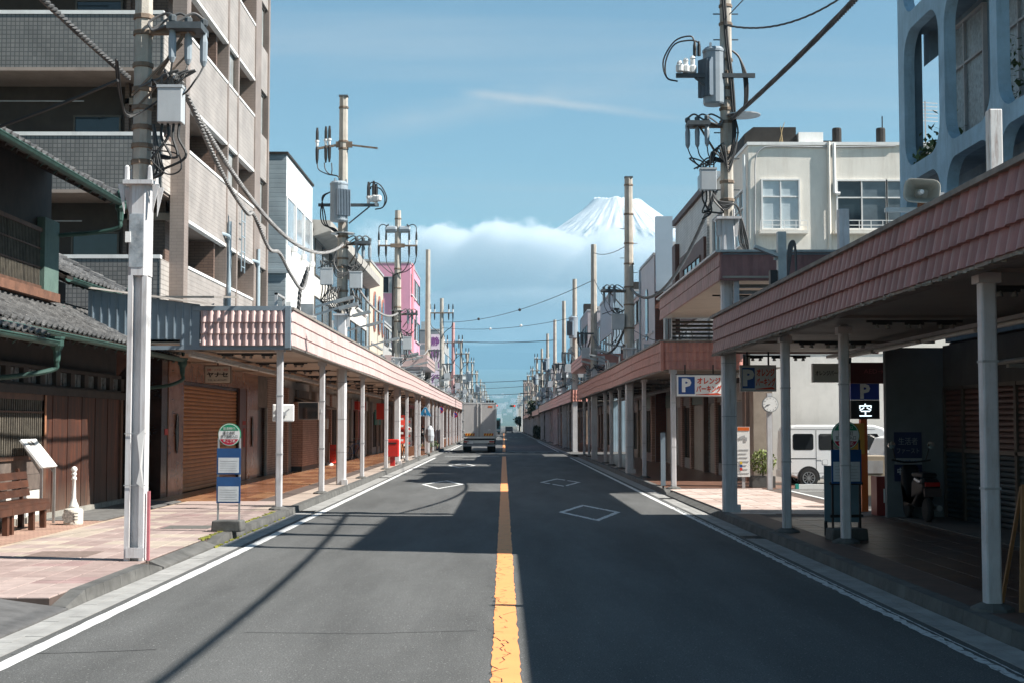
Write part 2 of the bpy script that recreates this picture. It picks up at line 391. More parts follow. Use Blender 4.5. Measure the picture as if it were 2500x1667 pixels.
# ================================================================ STREET: road, gutters, kerbs, pavements, markings
ROAD_END = 330.0
def asphalt_mat():
    m = bpy.data.materials.new('asphalt'); m.use_nodes = True; N, L = m.node_tree.nodes, m.node_tree.links
    b = N['Principled BSDF']; b.inputs['Roughness'].default_value = .82; b.inputs['Specular IOR Level'].default_value = .12
    g = N.new('ShaderNodeNewGeometry')
    def nz(s, d=4, r=.6, sc3=None):
        n = N.new('ShaderNodeTexNoise'); n.inputs['Scale'].default_value = s; n.inputs['Detail'].default_value = d; n.inputs['Roughness'].default_value = r
        if sc3:
            mp_ = N.new('ShaderNodeMapping'); mp_.inputs['Scale'].default_value = sc3; L.new(g.outputs['Position'], mp_.inputs[0]); L.new(mp_.outputs[0], n.inputs[0])
        else: L.new(g.outputs['Position'], n.inputs[0])
        return n.outputs[0]
    fine = nz(85, 3, .75); spk = nz(34, 3, .8); big = nz(.8, 5, .6, (1.6, .22, 1)); mid = nz(5, 5, .65)
    r1 = N.new('ShaderNodeValToRGB'); r1.color_ramp.elements[0].position = .32; r1.color_ramp.elements[0].color = (.042, .044, .044, 1); r1.color_ramp.elements[1].position = .72; r1.color_ramp.elements[1].color = (.165, .168, .166, 1); L.new(fine, r1.inputs[0])
    r2 = N.new('ShaderNodeMapRange'); r2.inputs[1].default_value = .35; r2.inputs[2].default_value = .65; r2.inputs[3].default_value = .80; r2.inputs[4].default_value = 1.16; L.new(big, r2.inputs[0])
    r3 = N.new('ShaderNodeMapRange'); r3.inputs[1].default_value = .3; r3.inputs[2].default_value = .7; r3.inputs[3].default_value = .94; r3.inputs[4].default_value = 1.05; L.new(mid, r3.inputs[0])
    mu = N.new('ShaderNodeMath'); mu.operation = 'MULTIPLY'; L.new(r2.outputs[0], mu.inputs[0]); L.new(r3.outputs[0], mu.inputs[1])
    hs = N.new('ShaderNodeHueSaturation'); L.new(r1.outputs[0], hs.inputs['Color']); L.new(mu.outputs[0], hs.inputs['Value'])
    # pale aggregate chips
    rs = N.new('ShaderNodeMapRange'); rs.inputs[1].default_value = .61; rs.inputs[2].default_value = .69; L.new(spk, rs.inputs[0])
    mx = N.new('ShaderNodeMix'); mx.data_type = 'RGBA'; L.new(rs.outputs[0], mx.inputs[0]); L.new(hs.outputs[0], mx.inputs[6]); mx.inputs[7].default_value = (.34, .34, .33, 1)
    L.new(mx.outputs[2], b.inputs['Base Color'])
    bp = N.new('ShaderNodeBump'); bp.inputs['Strength'].default_value = .55; bp.inputs['Distance'].default_value = .006; L.new(fine, bp.inputs['Height']); L.new(bp.outputs[0], b.inputs['Normal'])
    MATS['asphalt'] = m; return m
ASP = asphalt_mat()
def sheet(x0, x1, y0, y1, z, name, m, step=None):
    b = MB()
    b.quad((x0,y0,z),(x1,y0,z),(x1,y1,z),(x0,y1,z)); return b.build(name, m)
road = struct(sheet(-3.80, 3.72, -25, ROAD_END, 0, 'road', ASP))

# paint with worn edges: alpha-free, real ragged polygons
def paint_mat(name, c, wear, wc, scale=14, thr=(.56, .66)):
    m = bpy.data.materials.new(name); m.use_nodes = True; N, L = m.node_tree.nodes, m.node_tree.links
    b = N['Principled BSDF']; b.inputs['Roughness'].default_value = .7
    g = N.new('ShaderNodeNewGeometry'); n = N.new('ShaderNodeTexNoise'); n.inputs['Scale'].default_value = scale; n.inputs['Detail'].default_value = 8; n.inputs['Roughness'].default_value = .75; L.new(g.outputs['Position'], n.inputs[0])
    r = N.new('ShaderNodeMapRange'); r.inputs[1].default_value = thr[0]; r.inputs[2].default_value = thr[1]; r.inputs[4].default_value = wear; L.new(n.outputs[0], r.inputs[0])
    n2 = N.new('ShaderNodeTexNoise'); n2.inputs['Scale'].default_value = 2.5; n2.inputs['Detail'].default_value = 6; L.new(g.outputs['Position'], n2.inputs[0])
    m0 = N.new('ShaderNodeMix'); m0.data_type = 'RGBA'; L.new(n2.outputs[0], m0.inputs[0]); m0.inputs[6].default_value = tuple(x*.82 for x in c)+(1,); m0.inputs[7].default_value = tuple(min(1, x*1.1) for x in c)+(1,)
    mx = N.new('ShaderNodeMix'); mx.data_type = 'RGBA'; L.new(r.outputs[0], mx.inputs[0]); L.new(m0.outputs[2], mx.inputs[6]); mx.inputs[7].default_value = (*wc, 1)
    L.new(mx.outputs[2], b.inputs['Base Color']); MATS[name] = m; return m
PW = paint_mat('road_paint_white', (.62, .63, .62), .85, (.13, .13, .13), 9, (.58, .68))
PWX = paint_mat('road_paint_white_worn', (.58, .60, .60), .95, (.10, .10, .10), 11, (.52, .60))
PO = paint_mat('road_paint_orange', (.80, .315, .105), .92, (.12, .10, .085), 7, (.60, .65))
def ribbon(name, pts, w, z, m, jit=0.012, parent=road):
    """painted stripe with uneven edges along pts (x, y)"""
    b = MB(); n = len(pts); rr = random.Random(hash(name) % 999 if False else len(pts)*7+int(w*1000))
    ls = []
    for i, (x, y) in enumerate(pts):
        a = pts[max(0, i-1)]; c = pts[min(n-1, i+1)]; d = Vector((c[0]-a[0], c[1]-a[1])).normalized(); nx_, ny_ = -d.y, d.x
        l = w/2+rr.uniform(-jit, jit); r = w/2+rr.uniform(-jit, jit)
        ls.append(((x+nx_*l, y+ny_*l, z), (x-nx_*r, y-ny_*r, z)))
    for p, q in zip(ls, ls[1:]): b.quad(p[0], p[1], q[1], q[0])
    return b.build(name, m, parent, fixn=False)
def dense(x, y0, y1, step=.18): return [(x, y0+(y1-y0)*i/max(1, int((y1-y0)/step))) for i in range(max(1, int((y1-y0)/step))+1)]
# centre line: three runs (gap at the crossing)
ribbon('centre_line', dense(.014, -6, 79, .13), .205, .004, PO, .010)
ribbon('centre_line', dense(.014, 92, 190, .6), .20, .004, PO, .006)
ribbon('centre_line', dense(.014, 196, 300, 2), .20, .004, PO, .004)
ribbon('edge_line', dense(-3.645, -6, 76, .2), .135, .004, PW, .006)
ribbon('edge_line', dense(-3.645, 90, 150, 1), .135, .004, PW, .004)
ribbon('edge_line', dense(3.55, -6, 30, .12), .085, .004, PWX, .016)
ribbon('edge_line', dense(3.55, 30, 76, .25), .11, .004, PW, .008)
ribbon('edge_line', dense(3.55, 92, 150, 1), .11, .004, PW, .004)
ribbon('edge_line', dense(3.63, 8, 30, .12), .018, .004, PWX, .006)
def diamond(cx, y0, y1, w, t, m):
    cyy = (y0+y1)/2; P = [(cx, y0), (cx+w/2, cyy), (cx, y1), (cx-w/2, cyy)]
    ky = (y1-y0)/w
    b = MB(); Q = [(cx, y0+t*ky*1.0), (cx+w/2-t, cyy), (cx, y1-t*ky*1.0), (cx-w/2+t, cyy)]
    rr = random.Random(int(y0*10))
    for i in range(4):
        a, c = P[i], P[(i+1) % 4]; d, e = Q[i], Q[(i+1) % 4]
        for k in range(8):
            if rr.random() < .07: continue
            u, v = k/8, (k+1)/8; j = lambda: rr.uniform(-.012, .012)
            L_ = lambda p, q, s: (p[0]+(q[0]-p[0])*s+j(), p[1]+(q[1]-p[1])*s+j(), .004)
            b.quad(L_(a, c, u), L_(a, c, v), L_(d, e, v), L_(d, e, u))
    b.build('diamond_marking', m, road, fixn=False)
diamond(1.72, 26.0, 31.3, 1.25, .12, PWX)     # right lane, worn
diamond(1.72, 40.5, 46.5, 1.25, .11, PWX)
diamond(-1.80, 39.0, 45.0, 1.25, .12, PW)
diamond(-1.80, 58.0, 65.0, 1.2, .11, PW)
# faint transverse joint and cracks
CRK = mat('crack_tar', (.022, .022, .023), .9, .1)
def crack(pts, w):
    b = MB(); rr = random.Random(int(abs(pts[0][0])*100)); P = []
    for (x0, y0), (x1, y1) in zip(pts, pts[1:]):
        n = max(2, int(math.hypot(x1-x0, y1-y0)/.08))
        for i in range(n): P.append((x0+(x1-x0)*i/n+rr.uniform(-.02, .02), y0+(y1-y0)*i/n+rr.uniform(-.012, .012)))
    for p, q in zip(P, P[1:]):
        d = Vector((q[0]-p[0], q[1]-p[1])); 
        if d.length < 1e-4: continue
        d.normalize(); o_ = (-d.y*w/2, d.x*w/2)
        b.quad((p[0]+o_[0], p[1]+o_[1], .003), (p[0]-o_[0], p[1]-o_[1], .003), (q[0]-o_[0], q[1]-o_[1], .003), (q[0]+o_[0], q[1]+o_[1], .003))
    b.build('crack', CRK, road, fixn=False)
crack([(-2.2, 12.15), (-1.2, 12.05), (-.15, 12.25)], .012)
crack([(-3.75, 11.0), (-3.2, 11.1), (-2.62, 11.25)], .014)
rr_ = random.Random(5)
for i in range(46):          # alligator cracks in the orange paint
    y = 7.5+i*.26+rr_.uniform(-.1, .1); x = -.03+rr_.uniform(-.06, .06)
    P = [(x, y)]
    for k in range(rr_.randint(2, 4)): P.append((P[-1][0]+rr_.uniform(-.07, .07), P[-1][1]+rr_.uniform(-.02, .16)))
    b = MB()
    for p, q in zip(P, P[1:]):
        d = Vector((q[0]-p[0], q[1]-p[1])).normalized(); w = rr_.uniform(.002, .006); o_ = (-d.y*w, d.x*w)
        b.quad((p[0]+o_[0], p[1]+o_[1], .0065), (p[0]-o_[0], p[1]-o_[1], .0065), (q[0]-o_[0]*.5, q[1]-o_[1]*.5, .0065), (q[0]+o_[0]*.5, q[1]+o_[1]*.5, .0065))
    b.build('crack', CRK, road, fixn=False)
# crossing beyond the first blocks: stop line and dashes
for x0, x1, y in ((-3.3, -.25, 79.6), (.2, 3.3, 94.2)): sheet(x0, x1, y, y+.42, .004, 'stop_line', PW).parent = road
for i in range(9):
    x = -3.4+i*.82; sheet(x, x+.42, 89.0, 89.5, .004, 'crossing_dash', PW).parent = road
for i in range(9):
    x = -3.4+i*.82; sheet(x, x+.42, 196.2, 197.6, .004, 'crossing_dash', PW).parent = road

# gutters of concrete slabs, kerb stones
CON = mat('gutter_concrete', (.30, .30, .29), .85, .16, 2.5, .3, 90, grime=.45, gcol=(.10, .10, .095), gscale=(1, 1, 1), tint=.06)
KRB = mat('kerb_stone', (.105, .105, .10), .9, .25, 3, .5, 70, grime=.6, gcol=(.045, .045, .04), gscale=(1, 1, 1), tint=.10)
MOSS = mat('moss', (.12, .16, .02), .95, .5, 9, .8, 60, c2=(.30, .27, .05))
gutL = struct(MB().box(-4.12, -3.80, -25, ROAD_END, -.04, -.006).build('gutter', CON))
gutR = struct(MB().box(3.72, 4.02, -25, ROAD_END, -.04, -.006).build('gutter', CON))
slab = MB().box(.004, .156, .003, .597, -.03, .004).mesh('gutter_slab', CON)
slabR = MB().box(.004, .146, .003, .597, -.03, .004).mesh('gutter_slab', CON)
for i in range(52):
    y = 8.0+i*.6
    for k in range(2):
        link('gutter_slab', slab, gutL, (-4.12+.16*k, y+.3*k, rnd.uniform(-.002, .002)))
for i in range(50):
    y = 8.0+i*.6
    for k in range(2): link('gutter_slab', slabR, gutR, (3.72+.15*k, y+.3*k, rnd.uniform(-.002, .002)))
b = MB().box(-4.12, -3.80, 39.2, ROAD_END, -.03, .003); stuff(b.build('gutter_slab_run', CON, gutL))
b = MB().box(3.72, 4.02, 38, ROAD_END, -.03, .003); stuff(b.build('gutter_slab_run', CON, gutR))
# drainage grates
GRT = mat('grate_iron', (.07, .07, .07), .6, .2, 8, metal=.6)
def grate(x, y):
    b = MB()
    for k in range(9): b.box(x-.15, x+.15, y+k*.055, y+k*.055+.022, .004, .012)
    b.box(x-.155, x-.14, y-.01, y+.48, .004, .013).box(x+.14, x+.155, y-.01, y+.48, .004, .013)
    b.build('drain_grate', GRT, gutL if x < 0 else gutR)
for x, y in ((-3.96, 28.6), (-3.96, 47), (3.87, 33.6), (3.87, 22)): grate(x, y)

def kerb(side, y0, y1, x_in, x_out, parent, z=.125, drop0=False, drop1=False, seg=.6, stuffed=False):
    n = max(1, round((y1-y0)/seg)); b_all = MB()
    for i in range(n):
        a = y0+(y1-y0)*i/n; c = y0+(y1-y0)*(i+1)/n
        za = z; zc = z
        if drop0 and i == 0: za = .03
        if drop1 and i == n-1: zc = .03
        s = 1 if x_out > x_in else -1
        p = [(x_in, .0), (x_in+s*.025, 1), (x_out, 1), (x_out, .0)]
        b = b_all if stuffed else MB()
        A = [(px, a+.004, (-.05 if h == 0 else za)) for px, h in p]; C = [(px, c-.004, (-.05 if h == 0 else zc)) for px, h in p]
        n0 = len(b.v); b.v += A+C
        for q in ((0,1,5,4),(1,2,6,5),(2,3,7,6),(0,3,2,1),(4,5,6,7)): b.f.append(tuple(n0+k for k in q))
        if not stuffed: b.build('kerb_stone', KRB, parent)
    if stuffed: stuff(b_all.build('kerb_stone_run', KRB, parent))

# pavements
TILE_R = mat('paving_base', (.09, .065, .055), .9, .2, 3)
PVL = struct(MB().box(-9.2, -4.30, 13.6, ROAD_END, -.05, .108).build('pavement_left', TILE_R))
PVR = struct(MB().box(4.20, 8.2, -25, ROAD_END, -.05, .108).build('pavement_right', TILE_R))
kerb(-1, 13.6, 17.4, -4.12, -4.298, PVL, drop0=True, drop1=True)
kerb(-1, 20.5, 39.1, -4.12, -4.298, PVL, drop0=True)
kerb(-1, 39.1, 78, -4.12, -4.298, PVL, stuffed=True); kerb(-1, 80, ROAD_END, -4.12, -4.298, PVL, stuffed=True, seg=3)
kerb(1, 8.4, 27.6, 4.02, 4.198, PVR, drop1=True)
kerb(1, 35.4, 37.8, 4.02, 4.198, PVR, drop0=True); kerb(1, 37.8, 77.5, 4.02, 4.198, PVR, stuffed=True); kerb(1, 85.5, ROAD_END, 4.02, 4.198, PVR, stuffed=True, seg=3)
kerb(1, -25, 8.4, 4.02, 4.198, PVR, stuffed=True, seg=3); kerb(-1, -25, 11.0, -4.12, -4.298, PVL, z=.05, stuffed=True, seg=3)
# dropped ramp strips
MB().prism([(-4.298,-.05),(-4.12,-.05),(-4.12,.03),(-4.298,.10)], 'y', 17.4, 20.5).build('ramp_stone', KRB, PVL)
MB().prism([(4.198,-.05),(4.02,-.05),(4.02,.03),(4.198,.10)], 'y', 27.6, 35.4).build('ramp_stone', KRB, PVR)
# moss along the kerb by the bus stop
b = MB(); rr_ = random.Random(9)
for i in range(170):
    y = 20.4+6.5*rr_.random()**1.6; x = -4.13+rr_.uniform(-.02, .02)-(.18 if rr_.random() < .5 else 0); s = rr_.uniform(.02, .05)
    b.obox((x, y, .012 if x > -4.2 else .122), (s, s*1.8, s*.6), Matrix.Rotation(rr_.uniform(0, 3), 3, 'Z'))
stuff(b.build('moss', MOSS, PVL))

def pavers(parent, x0, x1, y0, y1, sx, sy, mats, patt, limit, zt=.121, gap=.006, seed=3, near_first=True):
    rr = random.Random(seed); meshes = []
    for m in mats:
        bb = MB(); g = gap/2
        n = [(g, g), (sx-g, g), (sx-g, sy-g), (g, sy-g)]; c = .004
        t = [(g+c, g+c), (sx-g-c, g+c), (sx-g-c, sy-g-c), (g+c, sy-g-c)]
        bb.v = [(x, y, -.02) for x, y in n]+[(x, y, -.003) for x, y in n]+[(x, y, 0) for x, y in t]
        for i in range(4):
            j = (i+1) % 4; bb.f += [(i, j, 4+j, 4+i), (4+i, 4+j, 8+j, 8+i)]
        bb.f.append((8, 9, 10, 11)); meshes.append(bb.mesh('paving_tile', m))
    nx_ = int((x1-x0)/sx); ny_ = int((y1-y0)/sy); cnt = 0; rest = [MB() for _ in mats]
    for j in range(ny_):
        for i in range(nx_):
            k = patt(i, j, rr); x = x0+i*sx; y = y0+j*sy; z = zt+rr.uniform(-.0015, .0015)
            if cnt < limit: link('paving_tile', meshes[k], parent, (x, y, z)); cnt += 1
            else:
                g = gap/2; rest[k].box(x+g, x+sx-g, y+g, y+sy-g, z-.02, z)
    for b_, m in zip(rest, mats):
        if b_.v: stuff(b_.build('paving_tile_field', m, parent, fixn=False))
def pm(n, c, rough=.75, tint=.07): return mat(n, c, rough, .13, 4, .25, 120, grime=.35, gcol=(.16, .11, .10), gscale=(.8, .8, 1), tint=tint)
pk1 = pm('paver_pink', (.315, .238, .218)); pk2 = pm('paver_rose', (.30, .205, .195)); pk3 = pm('paver_buff', (.41, .35, .29)); pk4 = pm('paver_pale', (.365, .288, .263))
_blk = {}
def patt_left(i, j, rr):
    key = (i//2, j//2)
    if key not in _blk: _blk[key] = random.Random(i//2*31+j//2*17+5).choice((0, 0, 0, 3, 3, 3, 1, 2, 2))
    return _blk[key] if rr.random() > .06 else 0
pavers(PVL, -6.70, -4.30, 13.6, 27.2, .3, .3, [pk1, pk2, pk3, pk4], patt_left, 280, gap=.013)
# buff edging line and strip of small setts by the houses
LINE = mat('edging_stone', (.42, .34, .26), .8, .1)
MB().box(-6.76, -6.70, 13.6, 30.5, .1, .124).build('edging_strip', LINE, PVL)
SETT = brick_mat('sett_strip', (.36, .22, .17), (.42, .27, .20), (.20, .13, .10), .2, .1, 'z', .01, .8)
MB().box(-9.2, -6.76, 13.6, 24.4, .1, .119).build('sett_strip', SETT, PVL)
KST = mat('granite_kerb', (.13, .13, .125), .85, .25, 5, .4, 80)
MB().box(-8.6, -6.9, 24.4, 30.6, .1, .13).build('granite_strip', KST, PVL)
# polished orange-brown tiles under the left arcade
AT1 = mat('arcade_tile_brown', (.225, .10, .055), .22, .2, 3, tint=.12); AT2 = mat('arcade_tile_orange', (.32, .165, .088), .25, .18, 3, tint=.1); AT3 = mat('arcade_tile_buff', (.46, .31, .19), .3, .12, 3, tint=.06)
_ab = {}
def patt_arc(i, j, rr):
    if i in (0,): return 2
    key = (i//2, j//3)
    if key not in _ab: _ab[key] = random.Random(i//2*7+j//3*13).choice((0, 0, 1, 1, 0))
    return _ab[key]
pavers(PVL, -7.62, -4.86, 30.6, 76.0, .46, .46, [AT1, AT2, AT3], patt_arc, 290, .122, .007, 4)
MB().box(-4.86, -4.30, 27.2, 76.0, .1, .1215).build('arcade_margin', mat('arcade_margin', (.40, .33, .28), .6, .15, 2, grime=.3, gcol=(.2, .16, .13), gscale=(1, 1, 1)), PVL)
MB().box(-6.70, -4.86, 27.2, 30.6, .1, .1215).build('arcade_threshold', pk4, PVL)
MB().box(-7.62, -4.30, 76, ROAD_END, .1, .1215).build('arcade_floor', AT1, PVL)
# right pavement: brown tiles in the shade, pale brick at the car park mouth
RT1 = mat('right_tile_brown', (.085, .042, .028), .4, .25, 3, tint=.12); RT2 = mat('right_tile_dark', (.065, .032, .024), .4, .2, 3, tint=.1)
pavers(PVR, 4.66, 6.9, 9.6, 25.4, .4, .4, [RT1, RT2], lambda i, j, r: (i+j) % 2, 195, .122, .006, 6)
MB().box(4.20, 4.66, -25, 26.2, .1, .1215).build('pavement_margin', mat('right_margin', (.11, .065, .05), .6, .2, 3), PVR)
MB().box(6.9, 8.2, -25, 25.4, .1, .1215).build('shop_apron', mat('apron_concrete', (.11, .105, .10), .8, .2, 2), PVR)
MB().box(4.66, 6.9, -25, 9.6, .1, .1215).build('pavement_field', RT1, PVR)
RB1 = pm('mouth_brick_pink', (.43, .35, .31)); RB2 = pm('mouth_brick_pale', (.51, .43, .385)); RB3 = pm('mouth_brick_red', (.37, .27, .23))
pavers(PVR, 4.20, 7.0, 26.2, 36.6, .4, .2, [RB1, RB2, RB3], lambda i, j, r: r.choice((0, 0, 1, 1, 1, 2)), 300, .122, .006, 8)
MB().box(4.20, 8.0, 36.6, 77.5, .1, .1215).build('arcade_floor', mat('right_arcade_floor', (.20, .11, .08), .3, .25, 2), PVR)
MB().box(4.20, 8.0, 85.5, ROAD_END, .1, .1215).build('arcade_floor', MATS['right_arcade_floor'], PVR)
# cross street at the crossing, and the near left corner
struct(sheet(3.72, 40, 77.5, 85.5, .126, 'cross_street', ASP))
MB().box(-9.2, -4.75, 12.4, 13.6, -.05, .112).build('asphalt_patch', mat('old_asphalt', (.10, .10, .10), .9, .2, 6, .4, 90), PVL)
MB().box(-9.2, -4.75, -25, 12.4, -.05, .108).build('corner_tile_slab', mat('corner_tile', (.36, .14, .09), .7, .2, 4, .2, 80), PVL)
MB().prism([(-4.75, -.05), (-4.12, -.05), (-4.12, .02), (-4.75, .106)], 'y', 9, 13.6).build('corner_ramp', MATS['old_asphalt'], PVL)
MAN = mat('manhole_iron', (.20, .15, .13), .7, .2, 20, .4, 60)
MB().box(-5.95, -5.15, 17.7, 18.5, .1, .1245).build('manhole_cover', MAN, PVL)
MB().box(-5.4, -4.65, 22.5, 23.2, .1, .1245).build('manhole_cover', mat('manhole_dark', (.12, .12, .11), .7, .2, 20, .4, 60), PVL)
# ================================================================ shared building kit
GLASS = mat('window_glass', (.018, .026, .032), .06, .2, 1.5, spec=.7)
GLASS2 = mat('window_glass_pale', (.12, .15, .17), .10, .3, .8, spec=.6)
CURT = mat('curtained_glass', (.36, .38, .38), .18, .25, 1.2, spec=.6)
ALU = mat('aluminium_frame', (.42, .43, .43), .4, .1, 4, metal=.4)
BRZ = mat('bronze_frame', (.10, .085, .07), .45, .15, 4, metal=.3)
WHT = mat('white_paint', (.74, .74, .72), .5, .06, 2, grime=.35, gcol=(.30, .28, .25))
GRYM = mat('grey_painted_steel', (.36, .37, .38), .5, .12, 3, grime=.4, gcol=(.18, .13, .10))
DRK = mat('dark_interior', (.012, .011, .010), .8, .3, 2)
SLVR = mat('galvanised_steel', (.40, .42, .43), .42, .15, 5, metal=.55, grime=.25, gcol=(.2, .16, .12))
RUST = mat('rust', (.20, .075, .03), .9, .4, 9, .4, 60)
BLK = mat('black_plastic', (.012, .012, .013), .5, .2, 4)
RED = mat('red_paint', (.50, .018, .012), .4, .1, 4)
CABLE = mat('cable_black', (.010, .011, .012), .55, .2, 3)
CABLEG = mat('cable_grey', (.10, .10, .10), .6, .2, 3)

def wbox(b, face, P, a0, a1, z0, z1, d0, d1):
    """box on a wall: face 'px' (wall faces +X at X=P, along Y), 'nx' (faces -X), 'c' (faces camera, wall at Y=P, along X); d = distance out of the wall"""
    if face == 'px': b.box(P+d0, P+d1, a0, a1, z0, z1)
    elif face == 'nx': b.box(P-d1, P-d0, a0, a1, z0, z1)
    else: b.box(a0, a1, P-d1, P-d0, z0, z1)
    return b
def window(parent, face, P, a0, a1, z0, z1, n=2, fm=None, gm_=None, t=.045, transom=None, sill=False, depth=.05):
    fm = fm or ALU; b = MB()
    wbox(b, face, P, a0-t, a0, z0-t, z1+t, .002, depth); wbox(b, face, P, a1, a1+t, z0-t, z1+t, .002, depth)
    wbox(b, face, P, a0, a1, z0-t, z0, .002, depth); wbox(b, face, P, a0, a1, z1, z1+t, .002, depth)
    for k in range(1, n):
        a = a0+(a1-a0)*k/n; wbox(b, face, P, a-t*.4, a+t*.4, z0, z1, .004, depth*.85)
    if transom: wbox(b, face, P, a0, a1, transom-t*.4, transom+t*.4, .004, depth*.8)
    w = b.build('window', fm, parent)
    zs = [(z0, z1)] if not transom else [(z0, transom-t*.4), (transom+t*.4, z1)]
    for k in range(n):
        c0 = a0+(a1-a0)*k/n+(t*.4 if k else 0); c1 = a0+(a1-a0)*(k+1)/n-(t*.4 if k < n-1 else 0)
        for zz in zs:
            g_ = gm_ if gm_ and not isinstance(gm_, (list, tuple)) else (gm_[k % len(gm_)] if gm_ else GLASS)
            wbox(MB(), face, P, c0, c1, zz[0], zz[1], .003, .014).build('pane', g_, w)
    if sill: wbox(MB(), face, P, a0-.08, a1+.08, z0-t-.07, z0-t-.002, .002, .12).build('sill', parent.get('sillm') and WHT or WHT, w)
    return w
def shutter(parent, face, P, a0, a1, z0, z1, m, pitch=.09, name='roller_shutter', fm=None, limit=400):
    """roller shutter of separate slats"""
    fr = MB(); wbox(fr, face, P, a0-.06, a0, z0, z1+.06, -.02, .07); wbox(fr, face, P, a1, a1+.06, z0, z1+.06, -.02, .07); wbox(fr, face, P, a0, a1, z1, z1+.06, -.02, .06)
    f = fr.build(name, fm or m, parent)
    n = int((z1-z0)/pitch); ph = (z1-z0)/n
    pr = [(0, .0), (.030, .012), (.034, ph*.5), (.018, ph-.014), (.0, ph-.006), (-.01, ph-.006), (-.01, 0)]
    b = MB()
    if face == 'px': b.prism([(q[0], q[1]) for q in pr], 'y', 0, a1-a0)
    elif face == 'nx': b.prism([(-q[0], q[1]) for q in pr], 'y', 0, a1-a0)
    else: b.prism([(-q[0], q[1]) for q in pr], 'x', 0, a1-a0)
    me = b.mesh('slat', m)
    for k in range(n):
        z = z0+k*ph
        link('slat', me, f, (P, a0, z) if face != 'c' else (a0, P, z))
    return f
def ac_unit(parent, x, y, z, rz=0):
    b = MB(); M = Matrix.Rotation(rz, 3, 'Z'); b.obox((x, y, z+.3), (.8, .3, .6), M); o = b.build('air_conditioner', WHT, parent)
    c = Vector((x, y, z+.3))+M @ Vector((-.12, -.155, 0))
    g_ = MB(); 
    for k in range(6): g_.obox(c+Vector((0, 0, -.2+k*.08)), (.48, .012, .03), M)
    g_.build('grille', BLK, o); return o

# ================================================================ LEFT: old timber house
CU = mat('verdigris_copper', (.013, .042, .034), .65, .3, 6, .2, 60, c2=(.036, .095, .077), grime=.5, gcol=(.02, .05, .045))
CU2 = mat('pale_verdigris_panel', (.060, .105, .090), .75, .3, 5, .3, 50, c2=(.105, .165, .14), grime=.5, gcol=(.09, .16, .13), gscale=(6, 6, .8))
TIM = mat('dark_timber', (.028, .020, .015), .75, .35, 3, .4, 40)
TIM2 = mat('brown_timber', (.10, .048, .028), .7, .3, 3, .4, 40, grime=.5, gcol=(.03, .015, .01), gscale=(8, 8, .6))
def board_mat():
    m = bpy.data.materials.new('weathered_board'); m.use_nodes = True; N, L = m.node_tree.nodes, m.node_tree.links
    b = N['Principled BSDF']; b.inputs['Roughness'].default_value = .65
    g = N.new('ShaderNodeNewGeometry'); mp_ = N.new('ShaderNodeMapping'); mp_.inputs['Scale'].default_value = (9, 9, .7); L.new(g.outputs['Position'], mp_.inputs[0])
    n = N.new('ShaderNodeTexNoise'); n.inputs['Scale'].default_value = 2; n.inputs['Detail'].default_value = 8; n.inputs['Roughness'].default_value = .7; L.new(mp_.outputs[0], n.inputs[0])
    r = N.new('ShaderNodeValToRGB'); e = r.color_ramp.elements; e[0].position = .35; e[0].color = (.018, .009, .007, 1); e[1].position = .60; e[1].color = (.085, .024, .010, 1)
    e2 = r.color_ramp.elements.new(.72); e2.color = (.36, .12, .04, 1); L.new(n.outputs[0], r.inputs[0])
    # sun-bleached, rain-splashed foot of the boards
    sp = N.new('ShaderNodeSeparateXYZ'); L.new(g.outputs['Position'], sp.inputs[0]); n2 = N.new('ShaderNodeTexNoise'); n2.inputs['Scale'].default_value = 5; n2.inputs['Detail'].default_value = 6; L.new(mp_.outputs[0], n2.inputs[0])
    mr = N.new('ShaderNodeMapRange'); mr.inputs[1].default_value = .15; mr.inputs[2].default_value = .75; mr.inputs[3].default_value = .85; mr.inputs[4].default_value = 0; L.new(sp.outputs[2], mr.inputs[0])
    mu = N.new('ShaderNodeMath'); mu.operation = 'MULTIPLY'; L.new(mr.outputs[0], mu.inputs[0]); L.new(n2.outputs[0], mu.inputs[1])
    mx = N.new('ShaderNodeMix'); mx.data_type = 'RGBA'; L.new(mu.outputs[0], mx.inputs[0]); L.new(r.outputs[0], mx.inputs[6]); mx.inputs[7].default_value = (.19, .15, .115, 1)
    oi = N.new('ShaderNodeObjectInfo'); hs = N.new('ShaderNodeHueSaturation'); m3 = N.new('ShaderNodeMapRange'); m3.inputs[3].default_value = .55; m3.inputs[4].default_value = 1.15; L.new(oi.outputs['Random'], m3.inputs[0]); L.new(m3.outputs[0], hs.inputs['Value']); L.new(mx.outputs[2], hs.inputs['Color'])
    L.new(hs.outputs[0], b.inputs['Base Color']); bp = N.new('ShaderNodeBump'); bp.inputs['Strength'].default_value = .4; bp.inputs['Distance'].default_value = .004; L.new(n.outputs[0], bp.inputs['Height']); L.new(bp.outputs[0], b.inputs['Normal'])
    return m
BRD = board_mat()
KAW = mat('kawara_tile', (.035, .036, .038), .34, .35, 9, .4, 40, c2=(.17, .17, .168), grime=.5, gcol=(.05, .05, .05), gscale=(2, 2, 2), tint=.25)
WXW = -8.0
H = wthing('timber_house', 'old dark timber house with tiled eaves, lattice windows and green copper gutters', 'house', (-9.5, 23, .11))
# body blocks behind the skin (dark plaster)
HB = MB().box(-14, WXW-.08, 14, 29.7, .11, 3.3).build('lower_wall', TIM, H)
MB().box(-14, WXW-.06, 14, 25.2, 3.3, 6.2).build('upper_wall', TIM, H)
MB().box(-14, -9.2, 25.2, 29.8, 3.3, 4.7).build('rear_wall', TIM, H)
MB().box(WXW-.1, WXW+.10, 14, 29.75, .11, .22).build('stone_sill', mat('sill_stone', (.27, .26, .23), .85, .2, 6, .4, 60), H)
